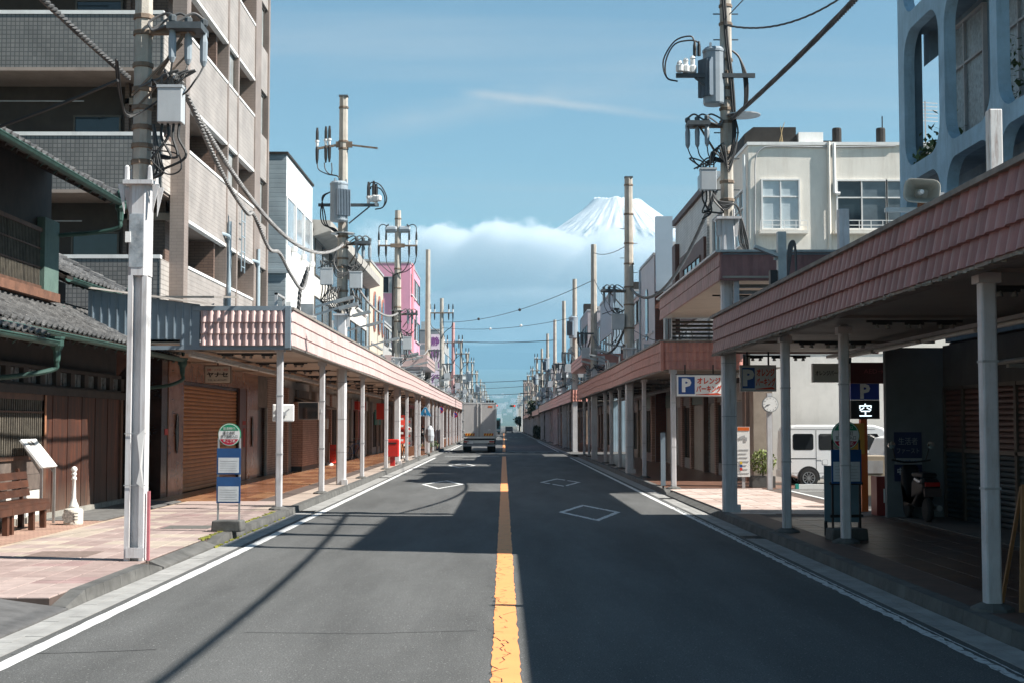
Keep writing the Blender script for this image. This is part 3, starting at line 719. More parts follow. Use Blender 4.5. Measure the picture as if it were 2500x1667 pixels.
# plank wall
ys = [24.78+k*(29.58-24.78)/11 for k in range(12)]
for i, (a, c) in enumerate(zip(ys, ys[1:])):
    MB().box(WXW-.05, WXW+.02+(.012 if i % 2 else 0), a+.004, c-.004, .22, 2.27).build('board', BRD, H)
for a in (24.68, 29.62): MB().box(WXW-.06, WXW+.07, a-.05, a+.09, .22, 2.40).build('post', TIM2, H)
MB().box(WXW-.04, WXW+.085, 24.63, 24.70, 1.55, 2.26).build('pale_post', mat('pale_cedar', (.34, .15, .075), .7, .2, 4), H)
MB().box(WXW-.06, WXW+.11, 14, 29.72, 2.27, 2.41).build('head_beam', TIM, H)
# lattice window below the eaves
lat = MB().box(WXW-.05, WXW+.06, 19.0, 24.6, 2.17, 2.27).box(WXW-.05, WXW+.06, 19.0, 24.6, 1.17, 1.24).build('lattice_window', TIM2, H)
bar_me = MB().box(-.02, .045, -.018, .018, 0, .93).mesh('lattice_bar', mat('lattice_timber', (.085, .075, .058), .8, .3, 6, .3, 40, tint=.2))
for k in range(52): link('lattice_bar', bar_me, lat, (WXW, 19.2+k*.105, 1.24))
MB().box(WXW-.06, WXW-.045, 19, 24.6, 1.24, 2.17).build('shoji_pane', mat('dim_shoji', (.05, .048, .042), .8, .3, 4), lat)
for zc_ in (1.95,): MB().box(WXW+.045, WXW+.06, 19, 24.6, zc_, zc_+.03).build('rail', TIM2, lat)
GREYB = mat('grey_skirting', (.12, .095, .08), .8, .3, 4, .4, 40, grime=.5, gcol=(.05, .04, .03), gscale=(1, 1, 5))
for k in range(2): MB().box(WXW-.05, WXW+.03-.01*k, 18.5, 24.62, .66+.26*k, .915+.26*k).build('skirting_board', GREYB, H)
MB().box(WXW-.05, WXW+.012, 18.5, 24.62, .22, .655).build('plaster_base', mat('white_plaster', (.62, .61, .57), .8, .1, 4, grime=.3, gcol=(.3, .27, .22)), H)
# clerestory panes under the eaves
band = MB().box(WXW-.05, WXW+.05, 14, 29.6, 2.41, 2.45).box(WXW-.05, WXW+.05, 14, 29.6, 2.70, 2.76).build('clerestory', TIM, H)
PANE = mat('old_pane', (.16, .18, .18), .25, .4, 5, spec=.6, tint=.35)
y = 19.6; k = 0
while y < 29.3:
    for q in range(2): MB().box(WXW-.03, WXW-.015, y+q*.27+.02, y+q*.27+.235, 2.46, 2.69).build('pane', PANE, band)
    MB().box(WXW-.05, WXW+.045, y+.56, y+.80, 2.45, 2.70).build('mullion', TIM, band); y += .86
# upper storey lattice, sill beam, copper-clad shutter box
ul = MB().box(WXW-.05, WXW+.05, 17, 24.4, 4.05, 4.12).box(WXW-.05, WXW+.05, 17, 24.4, 5.05, 5.12).build('upper_lattice', TIM2, H)
bar2 = MB().box(-.02, .03, -.012, .012, 0, .93).mesh('lattice_bar', MATS['lattice_timber'])
for k in range(96): link('lattice_bar', bar2, ul, (WXW, 17.6+k*.071, 4.12))
for z in (4.42, 4.75): MB().box(WXW+.02, WXW+.04, 17, 24.4, z, z+.025).build('rail', TIM2, ul)
MB().box(WXW-.05, WXW+.12, 16, 25.22, 3.90, 4.05).build('sill_beam', mat('red_brown_beam', (.16, .075, .045), .8, .3, 4, .4, 40), H)
MB().box(WXW-.05, WXW+.09, 24.42, 25.2, 4.05, 5.32).build('shutter_box', CU2, H)
# roofs: eave edge, slope, tiles
def kawara_mesh(w=.268, l=.30, th=.028):
    b = MB(); n = 9; pr = []
    for i in range(n+1):
        u = i/n; h = -.022*math.sin(min(1, u/.68)*math.pi) if u < .68 else .045*math.sin((u-.68)/.32*math.pi)
        pr.append((u*w, h))
    for v, dz in ((0, .028), (l, 0)):
        for p in pr: b.v.append((p[0], v, p[1]+dz))
    for p in pr: b.v.append((p[0], .0, p[1]+.028-th-(.016 if p[0] > .68*w else 0)))
    for i in range(n): b.f.append((i, i+1, n+2+i, n+1+i)); b.f.append((i+1, i, 2*n+2+i, 2*n+3+i))
    return b.mesh('roof_tile', KAW, smooth=False, fixn=False)
KME = kawara_mesh()
def tiled_roof(parent, name, eave_x, eave_z, y0, y1, run, slope, rows, limit_rows, back_rows, gutter=True, out=1):
    """roof slope rising away from the street (towards -X)"""
    ang = math.atan(slope); L_ = run/math.cos(ang)
    rf = MB().prism([(eave_x, eave_z-.05), (eave_x-run, eave_z-.05+run*slope), (eave_x-run, eave_z-.12+run*slope), (eave_x, eave_z-.12)], 'y', y0, y1).build(name, TIM, parent)
    # local frame: u along +Y -> columns, v up the slope (-X,+Z), n outward
    u = Vector((0, 1, 0)); v = Vector((-math.cos(ang), 0, math.sin(ang))); n_ = u.cross(v) * -1
    if n_.z < 0: n_ = -n_
    # keep right-handed: x=-u? mirrored profile is harmless
    Mx = Matrix((( -u.x, v.x, n_.x), (-u.y, v.y, n_.y), (-u.z, v.z, n_.z))).transposed()
    Mx = Matrix.Identity(4); 
    for r_, vec in enumerate((-u, v, n_)):
        for c_ in range(3): Mx[c_][r_] = vec[c_]
    ncol = int((y1-y0)/.262); rest = MB()
    for j in range(rows):
        for i in range(ncol):
            p = Vector((eave_x, y1-i*.262, eave_z)) + v*(j*.245-.05) + n_*(.0+rnd.uniform(-.004, .004))
            T = Matrix.Translation(p) @ Mx
            if j < limit_rows:
                o = bpy.data.objects.new('roof_tile', KME); col.objects.link(o); o.parent = rf; o.matrix_local = T
            else:
                k0 = len(rest.v); rest.v += [tuple(T @ q.co) for q in KME.vertices]; rest.f += [tuple(k0+x for x in pl.vertices) for pl in KME.polygons]
    if rest.v: stuff(rest.build('roof_tile_field', KAW, rf, fixn=False))
    # verge row of round tiles at the far end
    # rafters and fascia
    for k in range(int((y1-y0)/.45)):
        yy = y0+.2+k*.45; MB().bar((eave_x+.03, yy, eave_z-.16), (eave_x-run*.9, yy, eave_z-.16+run*.9*slope), .06, .08).build('rafter', TIM, rf)
    MB().box(eave_x-.02, eave_x+.03, y0, y1, eave_z-.14, eave_z-.04).build('fascia_board', TIM, rf)
    if gutter:
        pts = [(math.cos(a)*.075, -math.sin(a)*.075) for a in [math.pi*k/8 for k in range(9)]]+[(-.06, .0), (.06, 0)][::1]
        b = MB(); A = [(eave_x+.10+math.cos(math.pi*k/8)*.07, eave_z-.10-math.sin(math.pi*k/8)*.07) for k in range(9)]
        for k in range(8):
            b.quad((A[k][0], y0-.1, A[k][1]), (A[k+1][0], y0-.1, A[k+1][1]), (A[k+1][0], y1+.08, A[k+1][1]), (A[k][0], y1+.08, A[k][1]))
        b.tube([(A[0][0], y0-.1, A[0][1]), (A[0][0], y1+.08, A[0][1])], .012, 6)
        g_ = b.build('gutter', CU, rf, fixn=False)
        hk = MB().bar((eave_x+.18, 0, eave_z-.09), (eave_x+.04, 0, eave_z-.22), .014).mesh('gutter_hook', CU)
        for k in range(int((y1-y0)/.62)): link('gutter_hook', hk, g_, (0, y0+.3+k*.62, 0))
    return rf
def downspout(parent, x, y, z, path):
    b = MB(); b.lathe([(.03, -.30), (.05, -.26), (.06, -.12), (.10, -.05), (.10, .03), (.115, .05), (.115, .08)], (x, y, z), 8)
    b.tube(path, .038, 8); return b.build('downspout', CU, parent, smooth=False)
lower = tiled_roof(H, 'lower_roof', -6.9, 3.24, 19.2, 30.15, 1.9, .52, 7, 5, 0)
upper = tiled_roof(H, 'upper_roof', -6.9, 5.78, 17.5, 25.05, 4.2, .52, 5, 2, 0)
mid = tiled_roof(H, 'rear_roof', -8.0, 4.50, 25.9, 29.9, 2.2, .52, 8, 4, 0)
near = tiled_roof(H, 'porch_roof', -6.66, 3.06, 17.0, 20.75, .5, .45, 2, 1, 0)
downspout(H, -6.8, 30.12, 3.08, arc_pts([(-6.8, 30.12, 2.8), (-6.8, 30.12, 2.70), (-7.1, 30.1, 2.58), (-7.7, 29.95, 2.5)]))
downspout(H, -6.55, 20.86, 2.95, arc_pts([(-6.55, 20.86, 2.66), (-6.6, 20.86, 2.56), (-7.0, 20.6, 2.46), (-7.9, 20.3, 2.36)]))
downspout(H, -6.8, 25.1, 5.62, arc_pts([(-6.8, 25.1, 5.34), (-6.85, 25.1, 5.22), (-7.3, 25.15, 5.14), (-7.95, 25.2, 5.1)]))
downspout(H, -7.9, 29.95, 4.36, [(-7.9, 29.95, 4.06), (-7.95, 29.95, 3.7), (-8.1, 29.95, 3.4)])
for (x, y, z, l) in ((-6.9, 30.2, 3.24, 1.9), (-6.9, 25.1, 5.78, 4.2), (-8, 29.95, 4.5, 2.2)):   # verge tiles
    for k in range(int(l/.26)):
        MB().tube([(x-k*.26+.04, y, z+k*.26*(.60 if z < 4 else .52)+.045), (x-k*.26-.25, y, z+(k*.26+.25)*(.60 if z < 4 else .52)+.045)], [.075, .062], 8).build('verge_tile', KAW, H)
    MB().lathe([(.0, -.02), (.09, -.01), (.09, .03), (0, .04)], (x+.08, y, z+.05), 10, 'x').build('eave_cap', CU, H)
MB().prism([(25.05, 3.4), (25.95, 3.4), (25.95, 3.9)], 'x', -8.02, -8.8).build('side_board', CU, H)
# things in front of the house ----------------------------------------------------------
BW = mat('bench_wood', (.072, .027, .014), .5, .3, 4, .3, 50, grime=.4, gcol=(.035, .015, .01), gscale=(1, 3, 3), tint=.2)
B = wthing('bench', 'brown slatted wooden bench in front of the lattice window', 'bench', (-7.2, 21.3, .12))
st = MB().box(-7.720, -7.280, 19.4, 22.95, .50, .55).build('seat', BW, B)
for k in range(3): MB().box(-7.720+.15*k+.002, -7.720+.15*k+.138, 19.4, 22.95, .551, .575).build('seat_slat', BW, B)
MB().box(-7.285, -7.255, 19.4, 21.15, .41, .51).build('apron', BW, B); MB().box(-7.285, -7.255, 21.16, 22.93, .41, .51).build('apron', BW, B)
for k in range(3): MB().obox((-7.60-.025*k, 21.15, .68+.135*k), (.03, 3.5, .115), Matrix.Rotation(R(-10), 3, 'Y')).build('back_slat', BW, B)
for yy in (19.6, 21.05, 21.25, 22.2, 22.75):
    MB().box(-7.370, -7.290, yy, yy+.09, .12, .50).build('leg', BW, B); MB().box(-7.720, -7.640, yy, yy+.09, .12, .50).build('leg', BW, B)
for yy in (19.7, 22.6): MB().bar((-7.60, yy, .5), (-7.69, yy, 1.06), .05).build('back_post', BW, B)
SS = mat('brushed_steel', (.50, .50, .49), .32, .1, 5, metal=.8)
P_ = wthing('information_board', 'slanted white information board on two steel legs beside the bench', 'sign', (-7.35, 23.6, .12))
sl = Matrix.Rotation(R(51), 3, 'Y'); bc = Vector((-7.64, 23.47, 1.28))
MB().obox(bc, (.58, .75, .035), sl).build('board', mat('board_white', (.83, .84, .83), .35, .03), P_)
for k in range(2): MB().obox(bc+sl @ Vector((-.20, -.12+.16*k, .0195)), (.10, .12, .003), sl).build('print', mat('board_photo_%d' % k, ((.33, .30, .26), (.22, .20, .19))[k], .5, .6, 30), P_)
for yy in (23.14, 23.80):
    MB().box(-7.50, -7.46, yy-.02, yy+.02, .12, 1.06).build('leg', SS, P_); MB().bar((-7.48, yy, .95), (-7.78, yy, 1.42), .03).build('brace', SS, P_)
PO_ = wthing('bollard', 'small white turned bollard on a round stone foot beside the information board', 'bollard', (-7.06, 23.5, .12))
CRM = mat('cream_stone', (.58, .55, .48), .8, .12, 8, .2, 60)
MB().lathe([(.15, 0), (.155, .02), (.155, .22), (.145, .25), (.09, .27)], (-7.06, 23.5, .12), 20).build('foot', CRM, PO_, smooth=False)
MB().lathe([(.085, .27), (.08, .31), (.055, .36), (.036, .43), (.030, .72), (.044, .735), (.044, .76), (.030, .775), (.030, .80), (.042, .815), (.042, .835), (.027, .85), (.038, .865), (.052, .90), (.038, .935), (.01, .95)], (-7.06, 23.5, .12), 14).build('post', WHT, PO_, smooth=True)
MB().lathe([(.10, -.003), (.10, .002)], (-7.10, 23.5-.152, .25), 16, 'y').build('emblem', mat('emblem_grey', (.30, .28, .25), .8, .4, 40), PO_)
for k in range(3): MB().box(-7.02, -6.94, 23.343, 23.351, .30-.05*k, .312-.05*k).build('inscription', mat('ink', (.05, .05, .05), .8, .1), PO_)

# ================================================================ LEFT: apartment block
AX, AY = -7.75, 33.5
MOS = brick_mat('grey_mosaic_tile', (.155, .155, .15), (.205, .20, .19), (.085, .085, .085), .105, .105, 'x', .012, .5, 0.0, .3)
WTL = brick_mat('white_wall_tile', (.325, .293, .270), (.345, .312, .288), (.265, .235, .213), .9, .115, 'y', .010, .5, .5, .3)
WTX = brick_mat('white_end_tile', (.42, .39, .36), (.44, .41, .38), (.24, .22, .2), .45, .115, 'xy', .010, .5, .5, .3)
PKT = brick_mat('beige_pillar_tile', (.245, .200, .175), (.26, .212, .185), (.20, .162, .14), .25, .08, 'xy', .006, .5, .5, .2)
BRT = brick_mat('brown_recess_tile', (.13, .085, .065), (.16, .105, .08), (.08, .05, .04), .25, .075, 'xy', .008, .6, .5, .3)
SOF = mat('beige_soffit', (.30, .245, .21), .8, .12, 2)
A_ = wthing('apartment_block', 'tall beige tiled apartment block with grey mosaic balconies', 'apartment building', (-13, 40, .11))
MB().box(-24, -9.2, 35.2, 46.4, 4.5, 22).build('core_wall', mat('dim_recess_render', (.055, .042, .035), .8, .2, 2), A_)
MB().box(-9.25, -8.35, 34.9, 36.2, 4.5, 22).build('recess_wall', BRT, A_)
for zf, nm in ((0, 1),): pass
for f in range(6):
    zt = 5.75+2.93*f       # parapet top
    # camera-facing balcony
    bal = MB().box(-24, -8.13, AY, AY+.14, zt-1.38, zt-.09).build('balcony', MOS, A_)
    MB().box(-24, -8.12, AY-.02, AY+.16, zt-.09, zt).build('coping', WHT, bal)
    MB().box(-24, -8.12, AY-.015, AY+.16, zt-1.46, zt-1.38).build('drip_edge', SOF, bal)
    MB().box(-8.13, -8.10, AY-.012, 34.3, zt-1.38, zt-.092).build('end_panel', WTX, bal)
    MB().box(-24, -8.14, AY+.14, 35.2, zt-1.44, zt-1.25).build('floor_slab', SOF, bal)
    for xx, w_ in ((-17.4, 2.6), (-12.9, 3.2), (-9.5, 1.2)):
        window(A_, 'c', 35.2, xx-w_, xx-.1, zt-1.2, zt+.72, 3 if w_ > 2 else 1, BRZ, (GLASS, GLASS2, GLASS))
    MB().tube([(-8.75, 34.75, zt-1.2), (-8.75, 34.75, zt+1.5)], .05, 8).build('drain_pipe', mat('blue_grey_pipe', (.32, .40, .45), .5, .1), A_)
    ac_unit(A_, -11.2 if f % 2 else -15.3, 34.9, zt-1.24)
    MB().tube([(-15, 34.2, zt+.9), (-10.2, 34.2, zt+.9)], .016, 6).build('laundry_pole', SLVR, A_)
# corner pillars run the full height
MB().box(-8.10, AX+.001, 34.3, 34.75, 4.2, 22).build('corner_pillar', PKT, A_)
for (a, c) in ((39.45, 39.62), (40.95, 41.12), (43.75, 44.75), (46.2, 46.45)):
    MB().box(-8.6, AX+(.03 if c-a > .3 else .02), a, c, 4.2, 22).build('pillar', PKT, A_)
for f in range(6):
    zt = 5.62+2.86*f
    for (a, c) in ((34.75, 39.45), (39.62, 40.95), (41.12, 43.75)):
        p = MB().box(AX-.14, AX, a, c, zt-1.72, zt-.07).build('street_panel', WTL, A_)
        MB().box(AX-.16, AX+.02, a, c, zt-.07, zt).build('coping', WHT, p)
        MB().box(AX-1.5, AX-.14, a, c, zt-1.72, zt-1.55).build('floor_slab', SOF, p)
        MB().box(AX-.14, AX+.012, a, c, zt-1.80, zt-1.72).build('drip_edge', WHT, p)
    # recess back wall with doors, windows
    MB().box(AX-1.6, AX-1.5, 34.75, 43.75, zt-1.7, zt+1.3).build('recess_back', BRT, A_)
    window(A_, 'px', AX-1.5, 36.0, 37.6, zt-1.0, zt+.75, 2, BRZ, GLASS)
    window(A_, 'px', AX-.12, 39.75, 40.8, zt-.02, zt+1.02, 1, BRZ, CURT)
    MB().box(AX-1.45, AX-.15, 38.55, 38.72, zt-1.5, zt+1.1).build('fin_wall', BRT, A_)
    MB().box(AX-.14, AX-.02, 44.75, 46.2, zt-1.72, zt-.3).build('street_panel', WTL, A_)
    window(A_, 'px', AX-.14, 44.85, 45.9, zt-.25, zt+1.05, 1, BRZ, CURT)
MB().box(AX-1.5, AX-.5, 41.2, 43.7, 4.2, 22).build('stair_recess', BRT, A_)
MB().box(-24, AX-.1, AY+.7, 46.4, 3.3, 4.3).build('podium_top', SOF, A_)
# drain pipes low on the street side
PIPE = MATS['blue_grey_pipe']
for (yy, z1) in ((39.53, 7.4), (44.2, 7.2)):
    MB().tube([(AX+.09, yy, 4.0), (AX+.09, yy, z1)], .055, 8).tube(arc_pts([(AX+.09, yy, z1-.5), (AX+.07, yy-.25, z1-.42), (AX-.25, yy-1.1, z1-.4)]), .05, 8).build('drain_pipe', PIPE, A_)
lad = MB()
for yy in (41.4, 41.9): lad.bar((AX+.08, yy, 6.2), (AX+.08, yy, 8.0), .03)
for k in range(4): lad.bar((AX+.08, 41.4, 6.35+k*.45), (AX+.08, 41.9, 6.35+k*.45), .025)
lad.build('wall_ladder', PIPE, A_)
# ground floor: granite shop with orange shutter
GRN = mat('brown_granite', (.20, .085, .05), .18, .35, 2.0, c2=(.34, .19, .13), grime=.5, gcol=(.08, .03, .02), gscale=(.6, .6, 3))
DGR = mat('dark_granite', (.035, .016, .011), .2, .3, 3)
OSH = mat('orange_shutter', (.44, .19, .066), .45, .1, 2, grime=.3, gcol=(.25, .10, .035), gscale=(.4, .4, 2), tint=.05)
SX = -7.62
MB().box(-12, SX-.12, 31.9, 47.9, .11, 4.2).build('shop_wall', DGR, A_)
MB().box(SX-.3, SX, 31.75, 32.35, .12, 3.6).build('dark_pier', DGR, A_)
MB().box(SX-.3, SX+.02, 32.35, 33.85, .12, 3.6).build('granite_pier', GRN, A_); MB().box(SX-.3, SX+.02, 33.85, 44.0, 2.80, 3.6).build('granite_lintel', GRN, A_)
MB().box(SX-.3, SX, 41.15, 42.2, .12, 2.80).build('dark_pier', mat('dark_red_pier', (.10, .03, .018), .3, .2, 3), A_); MB().box(SX-.3, SX+.02, 42.2, 44.0, .12, 2.80).build('granite_pier', GRN, A_)
shutter(A_, 'px', SX-.12, 33.92, 41.08, .13, 2.72, OSH, .094, fm=DGR)
for yy in (33.1, 43.0):
    MB().lathe([(.0, 0), (.11, .0), (.13, .02), (.13, .035), (.11, .03)], (0, 0, 0), 18, 'x').build('oval_window', mat('dark_glass', (.01, .012, .012), .08, .1), A_, loc=(SX+.02, yy, 1.55)).scale = (1, 1, 3.6)
for (a, z0, z1, n) in ((32.05, 1.52, 1.66, 'a'), (41.6, 1.75, 1.86, 'b'), (41.72, 1.1, 1.65, 'c')): MB().box(SX+.001, SX+.012, a, a+(.45 if n != 'c' else .3), z0, z1).build('red_notice', mat('notice_red', (.40, .03, .02), .5, .1), A_)
MB().box(SX-.3, SX-.02, 44.0, 46.0, 2.3, 3.6).build('lintel', mat('grey_lintel', (.18, .16, .145), .6, .2), A_); MB().box(SX-.5, SX-.4, 44.0, 45.9, .12, 2.3).build('dark_door', DRK, A_)
MB().box(SX-.06, SX+.01, 45.85, 45.95, .12, 2.3).build('steel_post', SLVR, A_)
WBR = brick_mat('white_slim_brick', (.37, .30, .265), (.44, .36, .32), (.24, .19, .17), .30, .075, 'xy', .01, .7, .5, .5)
PBR = brick_mat('pink_slim_brick', (.40, .25, .20), (.47, .31, .25), (.25, .15, .12), .30, .075, 'xy', .01, .7, .5, .5)
MB().box(SX-.3, SX-.01, 46.0, 47.9, .12, 3.6).build('tiled_wall', WBR, A_)
# hanging shop sign of the optician / watch shop
S_ = wthing('hanging_shop_sign', 'small white hanging sign above the orange shutter under the arcade roof', 'sign', (-6.6, 33, 3.0))
sm = mat('sign_ivory', (.58, .55, .48), .5, .05, 5, grime=.3, gcol=(.3, .26, .2)); sgx, sgy, sgz = -6.72, 33.4, 2.93
bevel(MB().box(sgx-.30, sgx+.30, sgy, sgy+.09, sgz-.20, sgz+.20).build('panel', sm, S_), .03, 3)
MB().box(sgx-.32, sgx+.32, sgy+.012, sgy+.10, sgz-.22, sgz+.22).build('frame', mat('sign_frame', (.25, .18, .14), .5, .2), S_)
MB().bar((sgx, sgy+.05, sgz+.2), (sgx, sgy+.05, sgz+.45), .03).build('hanger', BLK, S_)
INK = mat('sign_ink', (.02, .02, .02), .6, .05); INKR = mat('sign_ink_red', (.42, .04, .03), .6, .05); INKW = mat('sign_white', (.80, .80, .78), .5, .03); INKB = mat('sign_blue', (.015, .07, .26), .45, .05)
text('宝飾・メガネ・時計', .07, face_cam(sgx, sgy-.003, sgz+.11), S_, INKR, width=.50)
text('ヤナセ', .13, face_cam(sgx, sgy-.003, sgz-.005), S_, INK, bold=.005, width=.50)
text('TEL 61-0216代', .055, face_cam(sgx, sgy-.003, sgz-.13), S_, INK, width=.44)
# ================================================================ ARCADE CANOPIES
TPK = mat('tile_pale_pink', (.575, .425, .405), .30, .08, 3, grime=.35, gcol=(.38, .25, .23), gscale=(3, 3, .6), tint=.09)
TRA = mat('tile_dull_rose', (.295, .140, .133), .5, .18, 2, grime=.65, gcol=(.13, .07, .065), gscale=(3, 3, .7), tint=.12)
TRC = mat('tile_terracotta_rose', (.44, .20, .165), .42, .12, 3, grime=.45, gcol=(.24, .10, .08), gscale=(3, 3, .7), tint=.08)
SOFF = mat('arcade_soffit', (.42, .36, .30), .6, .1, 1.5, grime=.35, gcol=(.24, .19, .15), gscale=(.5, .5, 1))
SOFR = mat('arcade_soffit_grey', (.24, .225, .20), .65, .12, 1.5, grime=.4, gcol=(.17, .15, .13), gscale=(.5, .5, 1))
BGS = mat('blue_grey_sheet', (.20, .255, .30), .5, .1, 2, grime=.3, gcol=(.12, .14, .15))
PIL = mat('pillar_paint', (.53, .53, .545), .5, .09, 3, grime=.65, gcol=(.26, .20, .165), gscale=(7, 7, .7))
GRNT = mat('dusty_flashing', (.22, .20, .18), .8, .25, 4, .3, 60)
LAMPW = mat('lamp_housing', (.60, .60, .57), .4, .08, 4)
BULB = mat('lamp_glass', (.22, .22, .21), .1, .05, spec=.8)
def tile_mesh(name, m, waves, w, h, amp, out=.035, lip=.02, seg=5, sharp=False):
    """one fascia tile: x along, z up, faces -y; the foot stands proud like a shingle and has a lip"""
    b = MB(); n = waves*seg
    def prof(u):
        t = (u*waves) % 1.0
        if sharp: return amp*(1-(2*t-1)**2) if u < 1 else 0
        return amp*(.5-.5*math.cos(2*math.pi*t))
    rows = [(h, .0), (h*.5, out*.5), (.0, out)]
    for z, o in rows:
        for i in range(n+1): b.v.append((w*i/n, -(o+prof(min(.9999, i/n))), z))
    for i in range(n+1): b.v.append((w*i/n, -(out+prof(min(.9999, i/n)))+lip+.012, -.006))
    for r_ in range(3):
        for i in range(n): a = r_*(n+1)+i; b.f.append((a+n+1, a+n+2, a+1, a))
    # side flanks
    for i in (0, n):
        q = [r_*(n+1)+i for r_ in range(3)]; k = len(b.v); b.v += [(w*i/n, 0, h), (w*i/n, .0, 0)]; b.f.append((q[0], q[1], q[2], k+1, k))
    return b.mesh(name, m, fixn=False)
def tile_run(parent, face, P, a0, a1, zb, zt, rows, me, tw, part_range, m, wob=0.0, stagger=0.0):
    """rows of tiles over a fascia; face 'px','nx','c'. part_range = (a, b): tiles there are parts, others joined"""
    h = (zt-zb)/rows; n = int((a1-a0)/tw+.01); rest = MB()
    for r_ in range(rows):
        z = zb+r_*h
        for i in range(n):
            a = a0+i*tw+(stagger*tw if r_ % 2 else 0)
            if a+tw > a1+.02: continue
            dz = wob*math.sin(a*.33)+rnd.uniform(-.002, .002)
            if face == 'px': loc, rz = (P, a, z+dz), math.pi/2
            elif face == 'nx': loc, rz = (P, a+tw, z+dz), -math.pi/2
            else: loc, rz = (a, P, z+dz), 0
            if part_range[0] <= a <= part_range[1]:
                o = link('fascia_tile', me, parent, loc); o.rotation_euler = (rnd.uniform(-.012, .012) if face == 'c' else 0, 0, rz)
            else:
                T = Matrix.Translation(loc) @ Matrix.Rotation(rz, 4, 'Z'); k0 = len(rest.v)
                rest.v += [tuple(T @ q.co) for q in me.vertices]; rest.f += [tuple(k0+x for x in pl.vertices) for pl in me.polygons]
    if rest.v: stuff(rest.build('fascia_tile_run', m, parent, fixn=False))
def pillar(parent, x, y, zt, w=.13, m=None, foot=True):
    m = m or PIL; b = MB().box(x-w/2, x+w/2, y-w/2, y+w/2, .11, zt); o = bevel(b.build('pillar', m, parent), .02, 2)
    MB().box(x-w/2-.03, x+w/2+.03, y-w/2-.03, y+w/2+.03, zt-.12, zt-.02).build('bracket', m, o)
    for z in (1.18, 2.3): MB().box(x-w/2-.004, x+w/2+.004, y-w/2-.004, y+w/2+.004, z, z+.02).build('strap', GRYM, o)
    if foot: MB().lathe([(.20, 0), (.19, .03), (.10, .07)], (x, y, .118), 10).build('foot', KRB, o)
    return o
def spot_rail(parent, x0, x1, y, z, n=3):
    b = MB().box(x0, x1, y-.02, y+.02, z-.02, z+.01); r_ = b.build('spot_rail', BLK, parent)
    for k in range(n):
        x = x0+(x1-x0)*(k+.5)/n
        for s in (-1, 1):
            MB().lathe([(.012, 0), (.03, -.04), (.034, -.065)], (x+s*.07, y, z-.03), 8).build('spot_lamp', BULB, r_)
        MB().box(x-.12, x+.12, y-.015, y+.015, z-.05, z-.02).build('lamp_arm', BLK, r_)
def tube_light(parent, x, y0, y1, z):
    n = int((y1-y0)/2.6)
    o = MB().box(x-.07, x+.07, y0, y1, z, z+.05).build('light_trough', GRYM, parent)
    for k in range(n):
        yy = y0+k*2.6; MB().tube([(x, yy+.1, z-.03), (x, yy+2.45, z-.03)], .032, 8).build('fluorescent_tube', LAMPW, o)
def canopy(label, side, y0, y1, zb, zt, Xf, Xb, m, soff, tile_me, tw, parts, pillars, wob=.012, near_end=None, lights=True, rows=3, px=None, detail=True):
    """side -1 = left (fascia faces +X), +1 = right (faces -X)"""
    C = wthing('arcade_canopy', label, 'canopy', (side*(abs(Xf)+.25), (y0+y1)/2, .11))
    face = 'px' if side < 0 else 'nx'; s = -side
    xa = Xf; xb = Xb
    MB().box(xa-s*.05, xb, y0, y1, zb+.04, zb+.07).build('soffit', soff, C)
    MB().box(xa-s*.05, xb, y0, y1, zt-.05, zt-.02).build('roof_sheet', BGS, C)
    MB().box(xa-s*.07, xa-s*.03, y0, y1, zb+.03, zt-.03).build('fascia_board', BGS, C)
    MB().box(xa-s*.12, xa+s*.075, y0-.02, y1+.02, zt, zt+.05).build('flashing', GRNT, C)
    MB().box(xa-s*.14, xa+s*.04, y0, y1, zb-.035, zb+.0).build('drip_trim', GRNT, C)
    tile_run(C, face, xa, y0, y1, zb, zt, rows, tile_me, tw, parts, m, wob)
    for k, yy in enumerate(pillars): pillar(C, px if px else side*4.32, yy, zb+.03, rnd.choice((.125, .13, .14)))
    if lights:
        tube_light(C, xa-s*2.1, y0+.8, y1-.5, zb-.10)
        if detail:
            yy = y0+1.6
            while yy < min(y1, 75): spot_rail(C, min(xa-s*.5, xa-s*1.7), max(xa-s*.5, xa-s*1.7), yy, zb-.06); yy += 4.4
        for k in range(int((y1-y0)/5.5)): MB().box(min(xa, xb), max(xa, xb), y0+2+k*5.5, y0+2.06+k*5.5, zb, zb+.038).build('purlin', soff, C)
    return C
TW3 = tile_mesh('fascia_tile', TPK, 3, .44, .232, .055, .03)
TW3F = tile_mesh('fascia_tile_far', TPK, 1, .9, .232, .02, .03, seg=2)
# ---- left arcade, first block
C1 = canopy('long left arcade canopy with pale pink tiled fascia in sunlight, nearest block', -1, 27.02, 76.4, 3.24, 3.92, -4.06, -7.6, TPK, SOFF, TW3, .44, (27, 50),
            (27.46, 33.85, 43.5, 52.3, 63.4, 70.0, 72.7))
# near end of the left canopy: tiled return, blue-grey sheet wall
tile_run(C1, 'c', 27.00, -5.76, -4.15, 3.25, 3.90, 3, tile_mesh('fascia_tile', TPK, 3, .40, .215, .060, .03), .402, (-9, 9), TPK)
for k in range(5): pass
MB().box(-4.15, -4.045, 26.93, 27.03, 3.20, 3.97).build('corner_post', BGS, C1)
MB().box(-6.9, -4.05, 26.99, 27.04, 3.17, 3.245).build('end_trim', BGS, C1)
MB().box(-5.9, -4.05, 26.97, 27.05, 3.905, 3.99).build('end_cap', BGS, C1)
bs = MB()
bs.poly([(-5.78, 26.99, 3.245), (-5.78, 26.99, 4.02), (-7.9, 26.99, 4.30), (-7.9, 26.99, 3.36), (-6.15, 26.99, 3.36), (-6.15, 26.99, 3.245)])
bs.v += [(x, y+.05, z) for x, y, z in bs.v]; bs.f.append((11, 10, 9, 8, 7, 6))
